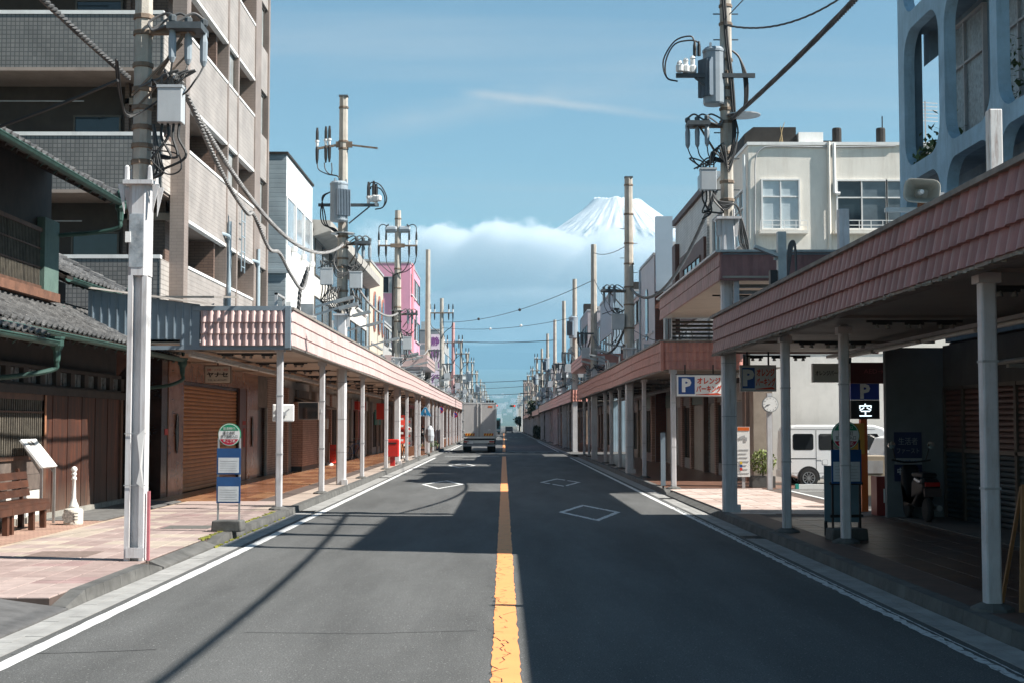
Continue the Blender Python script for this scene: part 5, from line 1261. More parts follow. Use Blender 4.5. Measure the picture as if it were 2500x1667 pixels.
block('grey_shop_building', 'low grey shop building between the beige and the pink building', -1, -7.4, 87.2, 108.6, 8.0, mat('light_grey_render', (.36, .36, .35), .7, .1, 2, grime=.4, gcol=(.2, .18, .16)), 2, 45)
PNK = mat('pink_render', (.62, .30, .40), .7, .05, 1, grime=.2, gcol=(.45, .2, .27)); PNK2 = mat('pink_stripe', (.70, .22, .26), .7, .05, 1)
W6 = block('pink_building', 'bright pink building standing tall on the left side', -1, -7.2, 109, 121.5, 14.1, PNK, 3, 47, cam_win=True, nwin=2, roofstuff=False, winh=1.5)
MB().box(-7.5, -7.12, 110.5, 112.6, 3.9, 14.3).build('stripe', PNK2, W6); MB().tube([(-8.1, 108.9, 4), (-8.1, 108.9, 13.2), (-7.8, 108.9, 13.6)], .10, 8).build('drain_pipe', PNK, W6); MB().tube([(-10.2, 108.9, 4), (-10.2, 108.9, 14)], .08, 8).build('drain_pipe', PNK, W6)
FARM = [mat('far_wall_%d' % i, c, .75, .1, 1.5, grime=.4, gcol=tuple(x*.5 for x in c)) for i, c in enumerate(((.40, .37, .33), (.30, .31, .31), (.46, .43, .38), (.24, .19, .16), (.36, .33, .34), (.48, .47, .45), (.20, .22, .24), (.42, .30, .26)))]
FWORD = ('grey-brown', 'mid grey', 'buff', 'dark brown', 'mauve-grey', 'off-white', 'slate blue', 'dull pink')
def far_row(side, y, yend, seed):
    r_ = random.Random(seed); n = 0; sname = 'left' if side < 0 else 'right'; last = -1
    ordn = ('first', 'second', 'third', 'fourth', 'fifth', 'sixth', 'seventh', 'eighth', 'ninth', 'tenth', 'eleventh', 'twelfth', 'thirteenth', 'fourteenth', 'fifteenth', 'sixteenth', 'seventeenth', 'eighteenth', 'nineteenth', 'twentieth', 'twenty-first', 'twenty-second')
    while y < yend:
        w = r_.uniform(7, 15); k = r_.randrange(8)
        if k == last: k = (k+1) % 8
        last = k; h = r_.uniform(6.0, 10.5) if r_.random() < .8 else r_.uniform(10.5, 13)
        block('street_building', '%s far building, %s in the distant row on the %s' % (FWORD[k], ordn[n], sname), side, side*r_.uniform(6.9, 7.6), y, y+w, h, FARM[k], 1 if h < 7 else 2, seed*100+n)
        y += w+r_.choice((.15, .3, .15, 2.2)); n += 1
# ---- right blocks
BRN = mat('brown_cladding', (.085, .038, .028), .6, .2, 3)
TIW = brick_mat('pale_tile_wall', (.46, .46, .45), (.52, .52, .50), (.30, .30, .30), .22, .10, 'xy', .012, .6, .5, .4)
W7 = block('tiled_brown_building', 'white tiled building with a dark brown window band beside the cream building', 1, 7.08, 49.2, 58.3, 10.1, TIW, 1, 51, BRN, GLASS, nwin=1, winh=.01)
MB().box(6.98, 7.08, 49.4, 56.0, 5.6, 8.3).build('window_band', BRN, W7); window(W7, 'nx', 6.98, 50.2, 54.8, 6.0, 7.7, 4, BRN, (GLASS, GLASS2)); MB().box(6.9, 7.1, 57.0, 58.0, 5.0, 9.0).build('brown_pier', BRN, W7)
MB().box(6.95, 7.08, 49.2, 58.3, 9.9, 10.12).build('cornice', BRN, W7)
W8 = block('white_round_window_building', 'white building with a tall oval window and a brown brick end', 1, 6.65, 62.5, 68.8, 9.2, mat('mauve_white', (.52, .50, .52), .7, .06, 1.5, grime=.2, gcol=(.35, .33, .33)), 1, 53, cam_m=brick_mat('brown_brick', (.13, .045, .030), (.18, .065, .042), (.10, .07, .06), .22, .075, 'x', .01, .8), nwin=1, winh=.01)
MB().prism(rr_pts(65.2, 66.2, 5.6, 8.0, .49, 6), 'x', 6.66, 6.60).build('oval_window', GLASS, W8)
block('slim_grey_building', 'slim grey building between the tiled and the brick building', 1, 7.1, 58.5, 62.3, 7.6, FARM[1], 1, 55)
W9 = block('pink_balcony_building', 'pale pink building with dark balcony railings on the right', 1, 6.9, 69, 77.3, 8.3, mat('pale_pink_render', (.52, .44, .43), .7, .06, 1.5, grime=.3, gcol=(.33, .27, .26)), 2, 57, nwin=2)
for k in range(2):
    MB().box(6.3, 6.9, 69.6+k*3.9, 72.8+k*3.9, 5.0, 5.12).build('balcony_floor', FARM[4], W9); b = MB()
    for q in range(12): b.bar((6.32, 69.65+k*3.9+q*.28, 5.1), (6.32, 69.65+k*3.9+q*.28, 5.95), .025)
    b.bar((6.32, 69.6+k*3.9, 5.95), (6.32, 72.8+k*3.9, 5.95), .04).build('railing', BLK, W9)
W10 = block('blue_metal_building', 'pale blue corrugated metal building behind the second right pole', 1, 6.6, 86, 97, 9.8, BGS, 1, 59, cam_m=brick_mat('corrugated_blue', (.30, .42, .50), (.32, .44, .52), (.24, .34, .41), .14, 30, 'x', .02, .5, .0, .6), nwin=2)
PS = wthing('projecting_sign_box', 'tall blank grey-blue projecting sign box in front of the brick building', 'sign', (7, 62, 7.6))
MB().box(6.66, 7.40, 61.9, 62.2, 7.55, 10.85).build('box', mat('sign_grey_blue', (.30, .38, .45), .5, .05, 1), PS)
for z in (8.0, 9.2, 10.4): MB().box(7.0, 7.7, 62.2, 62.5, z, z+.25).build('bracket', FARM[1], PS)
far_row(-1, 121.8, 330, 6); far_row(1, 97.4, 335, 8)
# ================================================================ UTILITY POLES AND CABLES
CPO = mat('pole_concrete', (.43, .40, .35), .85, .15, 3, .4, 50, grime=.6, gcol=(.17, .12, .085), gscale=(4, 4, .6))
CAS = mat('pole_casing_white', (.58, .58, .59), .5, .08, 2, grime=.7, gcol=(.27, .22, .19), gscale=(6, 6, .6))
TRF = mat('transformer_grey', (.26, .31, .35), .45, .1, 3, grime=.3, gcol=(.14, .14, .14))
TRD = mat('transformer_fins', (.13, .175, .22), .45, .1, 3)
POR = mat('porcelain', (.66, .67, .66), .25, .06, 4)
BOXG = mat('cabinet_grey', (.44, .47, .49), .45, .06, 3, grime=.3, gcol=(.26, .26, .26))
ARMS = mat('arm_rusty', (.20, .15, .11), .8, .35, 5, .3, 50)
ARMD = mat('arm_dark', (.07, .085, .095), .6, .25, 5)
def bushing(parent, x, y, z, down=True, sc=1.0, up=True):
    b = MB()
    if up: b.lathe([(.028*sc, 0), (.034*sc, .03*sc), (.034*sc, .10*sc), (.05*sc, .11*sc), (.05*sc, .15*sc), (.03*sc, .16*sc)], (x, y, z), 8); o = b.build('insulator', POR, parent); MB().lathe([(.036*sc, .155*sc), (.036*sc, .34*sc), (.022*sc, .46*sc)], (x, y, z), 8).build('cable_boot', CABLE, o)
    else: o = MB().lathe([(.03*sc, 0), (.045*sc, -.02*sc), (.045*sc, -.12*sc), (.03*sc, -.14*sc)], (x, y, z), 8).build('insulator', POR, parent)
    if down: MB().lathe([(.03*sc, -.005), (.042*sc, -.06*sc), (.036*sc, -.30*sc), (.018*sc, -.42*sc)], (x, y, z), 8).build('cable_boot', CABLE, o)
    return o
def transformer(parent, x, y, z0, z1, r, fin_dir=(1, -1)):
    h = z1-z0
    T = MB().lathe([(r*.92, 0), (r, .03), (r, h-.10), (r*1.05, h-.09), (r*1.05, h-.05), (r*.85, h)], (x, y, z0), 16).build('transformer', TRF, parent, smooth=False)
    d = Vector((fin_dir[0], fin_dir[1], 0)).normalized(); s = Vector((-d.y, d.x, 0)); b = MB()
    for k in range(9):
        p = Vector((x, y, z0+h*.46))+d*(r*.98)+s*((k-4)*r*.2); M = Matrix((s, d, Vector((0, 0, 1)))).transposed(); b.obox(p, (r*.07, r*.42, h*.66), M)
    b.build('cooling_fin', TRD, T)
    for a in (0, 2.1, 4.2): MB().box(x+r*.8*math.cos(a)-.02, x+r*.8*math.cos(a)+.02, y+r*.8*math.sin(a)-.02, y+r*.8*math.sin(a)+.02, z1-.02, z1+.07).build('lug', TRF, T)
    return T
def loop(parent, pts, r=.014, m=None, n=6): return MB().tube(arc_pts(pts, 5), r, n).build('cable_loop', m or CABLE, parent)
def fuse_rack(parent, x, y, z, s, arm=.9):
    """bracket with three dropped fuse cutouts; s = side (+1 right, -1 left)"""
    a = MB().box(x, x+s*arm, y-.05, y+.05, z-.04, z+.04).bar((x+s*.1, y, z-.55), (x+s*arm*.75, y, z-.04), .035).build('fuse_bracket', ARMS, parent)
    MB().box(x+s*arm*.45, x+s*(arm+.12), y-.22, y+.22, z-.02, z+.06).build('fuse_bar', ARMD, a)
    for k in range(3):
        px = x+s*(arm*.55+.17*k); MB().lathe([(.03, .06), (.05, .09), (.05, .15), (.03, .17)], (px, y-.12+.1*k, z), 8).build('insulator', ARMD, a); MB().lathe([(.02, -.42), (.045, -.36), (.05, -.12), (.035, -.04), (.035, 0)], (px, y-.12+.1*k, z), 8).build('fuse_cutout', TRF, a)
        loop(a, [(px, y-.12+.1*k, z+.16), (px-s*.12, y, z+.22), (px-s*.3, y-.05, z+.10), (x+s*.05, y-.1, z-.02)], .018, CABLEG)
        loop(a, [(px, y-.12+.1*k, z-.42), (px-s*.05, y-.1, z-.62), (px-s*.25, y-.1, z-.72-.05*k), (x+s*.05, y-.08, z-.62)], .012)
    return a
def cabinet(parent, x, y, z, w=.30, h=.45, d=.2):
    o = bevel(MB().box(x-w/2, x+w/2, y-d/2, y+d/2, z-h/2, z+h/2).build('cabinet', BOXG, parent), .012); r_ = random.Random(int(x*100+y))
    MB().box(x-w*.52, x+w*.52, y-d*.54, y+d*.54, z+h/2-.004, z+h/2+.03).build('cabinet_lid', BOXG, o)
    for k in range(4):
        xx = x-w*.35+w*.23*k; loop(o, [(xx, y, z-h/2), (xx, y-.02, z-h/2-.18), (xx+r_.uniform(-.2, .2), y-.04, z-h/2-.42), (xx+r_.uniform(-.3, .3), y, z-h/2-.30-r_.random()*.3)], .017)
        loop(o, [(xx, y, z+h/2), (xx, y-.03, z+h/2+.15), (xx+r_.uniform(-.3, .3), y-.02, z+h/2+.22), (xx+r_.uniform(-.4, .2), y, z+h/2+.02)], .016, CABLEG)
    return o
def shaft(parent, x, y, z0, z1, r0, r1, n=8, bands=()):
    o = MB().tube([(x, y, z0), (x, y, z1)], [r0, r1], n).build('shaft', CPO, parent)
    for z in bands:
        r = r0+(r1-r0)*(z-z0)/(z1-z0); MB().lathe([(r+.012, -.03), (r+.02, -.025), (r+.02, .025), (r+.012, .03)], (x, y, z), 8).build('band', ARMS, o)
    return o
def casing(parent, x, y, zt, w, flange=True):
    o = MB(); c = w*.5; k = w*.16
    pts = [(x-c, y-c+k), (x-c+k, y-c), (x+c-k, y-c), (x+c, y-c+k), (x+c, y+c-k), (x+c-k, y+c), (x-c+k, y+c), (x-c, y+c-k)]
    o.prism(pts, 'z', .11, zt); cs = o.build('casing', CAS, parent)
    MB().box(x+c*.2, x+c+.05, y-c-.04, y-c+.1, .12, .26).build('casing_foot', CAS, cs)
    if flange:
        MB().box(x-c-.10, x+c+.10, y-c-.10, y+c+.10, zt, zt+.045).build('flange', CAS, cs)
        for s in (-1, 1):
            for t in (-1, 1): MB().prism([(y+t*c*.7-.012, zt-.3), (y+t*c*.7+.012, zt-.3), (y+t*c*.7+.012, zt), (y+t*c*.7-.012, zt)], 'x', x+s*c, x+s*(c+.07)).build('gusset', CAS, cs); MB().lathe([(.02, 0), (.02, .14), (.012, .16)], (x+s*c*.8, y+t*c*.9, zt+.045), 6).build('bolt', CAS, cs)
    for z in (1.0, 1.9, 2.9): MB().prism([(px+(px-x)*.03, py+(py-y)*.03) for px, py in pts], 'z', z, z+.015).build('strap', GRYM, cs)
    return cs

# ---- left pole 1: white steel channel base, concrete top
x, y = -4.44, 17.3
U1 = wthing('utility_pole', 'nearest left utility pole on a white steel channel base beside the timber house', 'utility pole', (x, y, .12), 'utility poles along the street')
cs = MB().box(x-0.112, x-0.054, y-0.122, y+0.122, .12, 3.55).box(x+0.054, x+0.112, y-0.108, y+0.122, .12, 3.55).box(x-0.054, x+0.054, y-0.036, y+0.086, .12, 3.55).build('channel_base', CAS, U1)
MB().box(x-0.086, x+0.133, y-0.144, y-0.124, .16, .28).build('foot_plate', CAS, cs)
MB().prism([(x-0.122, y-0.079), (x-0.079, y-0.122), (x+0.072, y-0.122), (x+0.122, y-0.072), (x+0.122, y+0.122), (x-0.122, y+0.122)], 'z', 3.55, 4.66).build('upper_casing', CAS, cs)
MB().box(x-0.104, x+0.065, y-0.128, y-0.123, 3.65, 4.3).build('patched_paint', mat('patched_paint', (.30, .34, .37), .6, .4, 5, grime=.6, gcol=(.5, .5, .5), gscale=(5, 5, 5)), cs)
MB().box(x-0.180, x+0.180, y-0.180, y+0.180, 4.66, 4.71).build('flange', CAS, cs)
for s in (-1, 1):
    for t in (-1, 1): MB().prism([(x+s*.17, 4.3), (x+s*.25, 4.66), (x+s*.17, 4.66)], 'y', y+t*.12-.01, y+t*.12+.01).build('gusset', CAS, cs); MB().lathe([(.035, 0), (.03, .16), (.015, .18)], (x+s*.14, y+t*.14, 4.71), 6).build('bolt', CAS, cs)
shaft(U1, x, y, 4.71, 10.8, .114, .10, 8, (4.95, 5.15, 5.38, 5.62, 5.85, 6.15, 6.55, 6.75))
MB().box(x-.15, x-.085, y-.14, y-.124, 3.95, 4.08).build('number_plate', INKW, cs)
fuse_rack(U1, x+.1, y-.08, 6.56, 1, .55); cabinet(U1, x+.38, y-.12, 5.62, .30, .43)
MB().bar((x-.1, y-.12, 5.75), (x+.5, y-.1, 6.4), .025).bar((x-.05, y-.12, 5.6), (x+.55, y-.1, 6.25), .02).build('brace', ARMS, U1)
for k in range(3): loop(U1, [(x-.06+.01*k, y-1.0, 5.98-.01*k), (x-.10+.02*k, y-.75, 5.72-.05*k), (x-.10, y-.35, 5.50-.03*k), (x+.05, y-.18, 5.55), (x+.3, y-.15, 5.75), (x+.5, y-.12, 6.0+.02*k)], .011, (CABLE, CABLEG, CABLE)[k])
for k in range(4): loop(U1, [(x+.17, y-.12, 5.4), (x+.19+.02*k, y-.14, 5.0), (x+.17+.04*k, y-.12, 4.8), (x+.12, y-.12, 4.72)], .018, (CABLEG, CABLE)[k % 2])
loop(U1, [(x+.3, y-.15, 5.15), (x+.45, y-.15, 5.1), (x+.52, y-.15, 4.85), (x+.35, y-.15, 4.78), (x+.15, y-.15, 4.95)], .010); loop(U1, [(x+.1, y-.15, 5.08), (x+.4, y-.15, 5.05), (x+.5, y-.15, 5.0)], .009)
MB().box(x+.14, x+.17, y-.05, y+.0, .12, .95).build('cable_guard', mat('guard_pink', (.42, .13, .15), .5, .1), U1)
# torn paper notice tied to the pole
tp = MB(); tp.poly([(x+.03, y-.14, 1.62), (x+.12, y-.142, 1.70), (x+.125, y-.15, 1.25), (x+.12, y-.14, .98), (x+.03, y-.14, 1.05), (x+.075, y-.15, 1.25)]); nt = tp.build('torn_notice', mat('paper_white', (.80, .80, .78), .7, .05, 5), U1)
for z in (1.02, 1.64): MB().box(x-.125, x+.135, y-.136, y-.130, z, z+.008).build('tie_wire', GRYM, U1)
# ---- left pole 2: transformer
x, y = -4.44, 39.0
U2 = wthing('utility_pole', 'left utility pole carrying a finned grey transformer above the pink canopy', 'utility pole', (x, y, .12), 'utility poles along the street')
casing(U2, x, y, 4.72, .26); shaft(U2, x, y, 4.76, 10.8, .15, .115, 8, (5.1, 5.4, 6.05, 6.3, 6.6, 6.9, 9.35, 9.55, 10.5))
MB().box(x-.125, x+.125, y-.125, y+.125, 10.8, 10.84).build('cap', ARMD, U2)
ar = MB().bar((x-.75, y-.05, 9.34), (x-.1, y-.05, 9.46), .06).bar((x+.1, y-.05, 9.46), (x+.95, y-.05, 9.36), .045).box(x-.2, x+.25, y-.09, y-.02, 9.38, 9.54).build('cross_arm', ARMS, U2)
for dx in (-.72, -.48, -.38): bushing(ar, x+dx, y-.05, 9.40+(dx+.72)*.15, True, 1.15)
for k in range(3): loop(U2, [(x-.72+.2*k, y-.05, 8.95), (x-.66+.18*k, y-.08, 8.75), (x-.4+.05*k, y-.1, 8.62), (x-.12, y-.12, 8.55), (x-.1, y-.12, 8.3)], .016)
transformer(U2, x-.08, y-.30, 7.28, 8.38, .24, (.75, -1))
a2 = MB().box(x-.66, x+1.0, y-.20, y-.12, 7.72, 7.80).bar((x+.18, y-.16, 7.25), (x+.75, y-.16, 7.72), .035).build('cross_arm', ARMD, U2)
for dx, dz in ((.72, 0), (.86, .03), (.93, -.06)): bushing(a2, x+dx, y-.18, 7.80+dz, False, 1.3)
for dx in (.80, .93, 1.0): MB().lathe([(.06, 0), (.085, .03), (.085, .14), (.05, .17)], (x+dx, y-.16-(dx-.8)*.5, 7.85), 10).build('arrester', POR, a2)
for k in range(2): loop(U2, [(x+.72+.06*k, y-.18, 8.2), (x+.80, y-.2, 8.38-.12*k), (x+1.05, y-.2, 8.30-.1*k), (x+1.22-.05*k, y-.2, 7.95), (x+1.12, y-.2, 7.70), (x+.9, y-.18, 7.64)], .018)
for k in range(3): loop(U2, [(x-.32, y-.3, 8.1), (x-.5-.02*k, y-.3, 7.95), (x-.58+.06*k, y-.3, 7.5), (x-.5+.05*k, y-.25, 7.2), (x-.2, y-.2, 7.1-.04*k), (x-.08, y-.16, 6.95)], .018)
MB().lathe([(.02, 0), (.33, .0), (.33, .025), (.02, .03)], (x, y, 6.98), 20).build('guard_ring', SLVR, U2)
fuse_rack(U2, x+.1, y-.06, 6.70, 1, .55); cabinet(U2, x-.42, y-.12, 5.78, .34, .44); cabinet(U2, x+.38, y-.12, 5.68, .34, .44)
for k in range(7): loop(U2, [(x-.35+.05*k, y-.2, 5.5), (x-.45+.06*k, y-.25, 5.1+.03*k), (x-.2+.03*k, y-.22, 4.85), (x-.05, y-.18, 4.8)], .02, (CABLE, CABLEG)[k % 2]); loop(U2, [(x+.3, y-.2, 5.4), (x+.35-.02*k, y-.25, 5.2-.06*k), (x+.2, y-.22, 4.95-.04*k), (x+.05, y-.18, 5.0)], .016, (CABLEG, CABLE)[k % 2])
for k in range(4): loop(U2, [(x-.15, y-.2, 6.6), (x-.22, y-.2, 6.2-.08*k), (x-.05, y-.24, 5.9-.05*k), (x+.25, y-.2, 5.95), (x+.42, y-.12, 6.3)], .016, CABLEG)
# ---- left pole 3
x, y = -4.42, 59.0
U3 = wthing('utility_pole', 'left utility pole with two small canisters standing before the pink building', 'utility pole', (x, y, .12), 'utility poles along the street')
casing(U3, x, y, 4.5, .28); shaft(U3, x, y, 4.54, 10.65, .16, .125, 8, (5.3, 6.0, 6.6, 7.4, 8.2, 9.2, 10.3))
for s in (-1, 1): MB().lathe([(.12, -.24), (.15, -.2), (.15, .2), (.12, .24)], (x+s*.28, y-.05, 9.85), 10, 'x').build('canister', TRF, U3)
ar = MB().box(x-.82, x+.82, y-.2, y-.13, 9.12, 9.19).box(x-.3, x+.3, y-.22, y-.12, 9.08, 9.24).build('cross_arm', ARMS, U3)
for dx in (-.78, -.48, .48, .78):
    bushing(ar, x+dx, y-.16, 9.19, True, 1.2)
    loop(U3, [(x+dx, y-.16, 9.75), (x+dx*.98, y-.16, 9.95), (x+dx*.8, y-.12, 10.05), (x+(.42 if dx > 0 else -.42), y-.08, 9.98)], .02); loop(U3, [(x+dx, y-.16, 8.7), (x+dx*.9, y-.16, 8.4), (x+dx*.5, y-.16, 8.1), (x-.15, y-.16, 7.9), (x-.16, y-.16, 7.4)], .02)
MB().tube([(x-.17, y-.1, 8.0), (x-.19, y-.12, 6.8), (x-.18, y-.1, 4.6)], .05, 6).build('riser_cable', CABLE, U3); MB().lathe([(.02, 0), (.3, 0), (.3, .02), (.02, .03)], (x, y, 6.45), 16).build('guard_ring', SLVR, U3)
fuse_rack(U3, x+.12, y-.08, 6.3, 1, .6); cabinet(U3, x+.42, y-.12, 5.1, .36, .5)
# ---- right pole 1: transformer, near the car park
x, y = 4.25, 26.85
V1 = wthing('utility_pole', 'nearest right utility pole with transformer, standing at the car park corner', 'utility pole', (x, y, .12), 'utility poles along the street')
casing(V1, x, y, 5.62, .26); shaft(V1, x, y, 5.66, 11.8, .125, .105, 10, (6.0, 6.35, 6.9, 7.5, 7.75, 7.95, 8.15, 8.45, 8.7, 9.4, 9.75))
transformer(V1, x-.24, y-.06, 7.82, 8.92, .21, (-1, -.6))
a1 = MB().box(x-.98, x+.52, y-.22, y-.15, 8.32, 8.40).bar((x-.14, y-.18, 7.95), (x-.62, y-.18, 8.32), .035).build('cross_arm', ARMD, V1)
for k, dx in enumerate((-.66, -.80, -.92)): MB().lathe([(.05, 0), (.075, .02), (.075, .13), (.045, .16), (.045, .28-.06*k), (.06, .29-.06*k), (.03, .34-.06*k)], (x+dx, y-.18-.05*k, 8.40), 10).build('arrester', POR, a1)
for k in range(2): MB().lathe([(.035, 0), (.035, .18), (.02, .28)], (x-.62+.08*k, y-.18, 8.74), 8).build('cable_boot', CABLE, a1); loop(V1, [(x-.62+.08*k, y-.18, 9.0), (x-.7, y-.18, 9.12-.08*k), (x-1.0, y-.2, 9.02-.06*k), (x-1.22+.05*k, y-.2, 8.65), (x-1.16, y-.2, 8.32), (x-.95, y-.18, 8.25)], .016)
for k in range(3): loop(V1, [(x+.1, y-.15, 8.85), (x+.24, y-.15, 8.7), (x+.32+.03*k, y-.15, 8.3), (x+.32+.02*k, y-.15, 7.8), (x+.2, y-.15, 7.6)], .02)
for k in range(2): MB().tube(arc_pts([(x-.08+.04*k, y-.17, 9.9), (x-.02+.03*k, y-.18, 9.0), (x+.06+.04*k, y-.19, 8.2), (x+.10+.03*k, y-.19, 7.2), (x-.02, y-.2, 6.75), (x-.3, y-.18, 6.8-.06*k)]), .026, 7).build('riser_cable', CABLE, V1)
MB().lathe([(.30, 0), (.33, .0), (.33, .02), (.30, .02)], (x+.3, y-.12, 7.60), 20).build('coil_ring', SLVR, V1)
fuse_rack(V1, x-.1, y-.08, 7.42, -1, .55); cabinet(V1, x-.38, y-.14, 6.36, .30, .40)
for k in range(5): loop(V1, [(x-.3, y-.2, 6.1), (x-.2+.03*k, y-.24, 5.95-.04*k), (x+.1, y-.22, 5.9), (x+.22, y-.18, 5.7), (x+.2+.04*k, y-.16, 5.2), (x+.38, y-.14, 4.95)], .018, (CABLEG, CABLE)[k % 2]); loop(V1, [(x-.35, y-.2, 6.65), (x-.3+.05*k, y-.24, 6.9+.04*k), (x+.0, y-.22, 6.7-.05*k), (x+.18, y-.2, 7.2), (x+.14, y-.18, 7.55)], .016, (CABLEG, CABLE)[k % 2])
for s in (-1, 1):
    for z in (6.2, 6.8, 7.3, 9.1, 9.6): MB().bar((x+s*.1, y, z), (x+s*.24, y, z), .02).build('step_bolt', ARMD, V1)
# ---- right pole 2: bare tall pole, right of the mountain
x, y = 4.26, 48.2
V2 = wthing('utility_pole', 'bare tall right utility pole standing in front of the mountain peak', 'utility pole', (x, y, .12), 'utility poles along the street')
casing(V2, x, y, 4.3, .28, True); shaft(V2, x, y, 4.34, 10.15, .175, .14, 10, (5.0, 5.8, 6.4, 7.2, 7.9, 8.9, 9.9)); MB().box(x-.14, x+.14, y-.14, y+.14, 10.15, 10.19).build('cap', ARMD, V2)
fuse_rack(V2, x-.12, y-.1, 6.25, -1, .72); cabinet(V2, x-.4, y-.12, 5.2, .42, .5)
for k, z in enumerate((6.9, 7.4, 7.9, 8.4)): MB().bar((x, y, z), (x+(-1) ** k*.3, y, z), .02).build('step_bolt', ARMD, V2)
# ---- further poles: each with arms, boxes and boots
def far_pole(x, y, top, label, kind, seed):
    r_ = random.Random(seed); U = wthing('utility_pole', label, 'utility pole', (x, y, .12), 'utility poles along the street'); s = 1 if x < 0 else -1
    MB().box(x-.14, x+.14, y-.14, y+.14, .11, 4.4).build('casing', CAS, U); m = CPO if kind != 'pink' else mat('pole_pink', (.50, .30, .28), .7, .1, 3)
    MB().tube([(x, y, 4.4), (x, y, top)], [.165, .13], 8).build('shaft', m, U)
    if kind in ('arm', 'pink', 'both'):
        z = top-r_.uniform(1.0, 1.8); a = MB().box(x-.85, x+.85, y-.2, y-.12, z, z+.09).build('cross_arm', ARMS, U)
        for dx in (-.8, -.5, .5, .8): bushing(a, x+dx, y-.16, z+.08, True, 1.3)
        for dx in (-.8, .8): loop(U, [(x+dx, y-.16, z-.4), (x+dx*.9, y-.16, z-.9), (x+dx*.3, y-.16, z-1.3), (x, y-.16, z-1.8)], .025, n=5)
    if kind in ('trans', 'both'): transformer(U, x+s*.1, y-.3, 6.9, 8.2, .28, (s, -1))
    a = MB().box(min(x, x+s*.8), max(x, x+s*.8), y-.15, y-.07, 6.0, 6.08).build('cross_arm', ARMD, U)
    for k in range(3): MB().lathe([(.05, -.4), (.06, -.1), (.05, .12)], (x+s*(.4+.18*k), y-.11, 6.0), 6).build('fuse_cutout', ARMD, a); loop(U, [(x+s*(.4+.18*k), y-.11, 5.6), (x+s*.4, y-.15, 5.2-.1*k), (x, y-.17, 5.0)], .022, n=5)
    MB().box(x+s*.2, x+s*.6, y-.25, y-.05, 4.9, 5.4).build('cabinet', BOXG, U); MB().box(x-s*.2, x-s*.5, y-.25, y-.05, 4.6, 5.0).build('cabinet', BOXG, U)
    for k in range(4): loop(U, [(x+r_.uniform(-.6, .6), y-.2, 4.6), (x+r_.uniform(-.6, .6), y-.25, 4.3), (x, y-.2, 4.5)], .02, (CABLE, CABLEG)[k % 2], 5)
    return U
ordl = ('fourth', 'fifth', 'sixth', 'seventh', 'eighth', 'ninth', 'tenth', 'eleventh')
for k, (y, top, kind) in enumerate(((82.5, 11.9, 'plain'), (101, 10.7, 'arm'), (124, 10.6, 'pink'), (147, 10.2, 'arm'), (172, 10.4, 'both'), (198, 10.2, 'arm'), (230, 10.4, 'trans'), (270, 10.4, 'arm'))):
    far_pole(-4.42, y, top, ('reddish' if kind == 'pink' else 'concrete')+' utility pole, %s along the left side from the camera' % ordl[k], kind, k)
for k, (y, top, kind) in enumerate(((67.4, 10.3, 'plain'), (85.6, 10.5, 'trans'), (101, 10.5, 'plain'), (119, 10.5, 'plain'), (139, 10.6, 'trans'), (160, 10.3, 'arm'), (184, 10.4, 'both'), (212, 10.2, 'arm'), (250, 10.4, 'arm'))):
    far_pole(4.28, y, top, 'concrete utility pole, %s along the right side from the camera' % (('third',)+ordl)[k], kind, 40+k)

# ---- cables: twisted bundles and thin spans
TWM = mat('twisted_cable', (.085, .085, .085), .55, .25, 5)
TWL = mat('twisted_cable_pale', (.24, .235, .23), .55, .2, 5)
def twisted(label, pts, r=.035, pitch=.32, m=TWM, strands=3, name='twisted_cable'):
    P = [Vector(p) for p in pts]; L_ = [0]
    for a, c in zip(P, P[1:]): L_.append(L_[-1]+(c-a).length)
    tot = L_[-1]; n = min(700, int(tot/pitch*8)); b = MB(); cur = []
    j = 0
    for i in range(n+1):
        d = tot*i/n
        while j < len(L_)-2 and L_[j+1] < d: j += 1
        t = (d-L_[j])/max(1e-6, L_[j+1]-L_[j]); cur.append((P[j].lerp(P[j+1], min(1, t)), (P[j+1]-P[j]).normalized(), d))
    for s in range(strands):
        Q = []
        for p, t, d in cur:
            x = t.cross(Vector((0, 0, 1))).normalized(); y_ = x.cross(t); a = 2*math.pi*(d/pitch+s/strands); Q.append(p+x*math.cos(a)*r*.55+y_*math.sin(a)*r*.55)
        b.tube(Q, r*.52, 5)
    return tag(b.build(name, m), label, 'cable')
def cable(label, pts, r=.012, m=None, n=5): return tag(MB().tube(pts, r, n).build('overhead_wire', m or CABLE), label, 'wire')
twisted('thick twisted black cable sloping from the right pole to the upper right corner', [(4.32, 26.6, 7.52)]+[p for p in sag((4.32, 26.6, 7.52), (4.55, -6, 7.25), .50, 24)][1:], .042)
twisted('twisted cable running from the nearest left pole up to the upper left corner', sag((-4.56, 17.1, 5.95), (-5.0, -4, 8.2), .55, 20), .036)
twisted('upper twisted cable from the nearest left pole to the transformer pole', sag((-4.0, 17.1, 5.98), (-4.42, 38.8, 6.66), .95, 24), .038, m=TWL)
twisted('slack lower twisted cable lashed under the cable from the nearest left pole', arc_pts([(-3.95, 17.15, 5.95), (-4.02, 20, 5.35), (-4.1, 22.5, 5.12), (-4.1, 23.2, 5.18), (-4.15, 25, 4.85), (-4.2, 26.5, 4.95), (-4.22, 28.0, 4.72), (-4.28, 30.0, 4.60), (-4.3, 31.0, 4.95), (-4.32, 31.2, 5.2)], 6), .034, m=TWL)
twisted('dark cable hanging down in front of the white corner building', [(-4.3, 31.2, 5.2), (-4.5, 31.3, 4.7), (-4.55, 31.3, 4.0)], .045)
twisted('pale twisted cable between the transformer pole and the third left pole', sag((-4.3, 38.9, 6.0), (-4.4, 58.9, 6.35), .55, 20), .04, m=TWL)
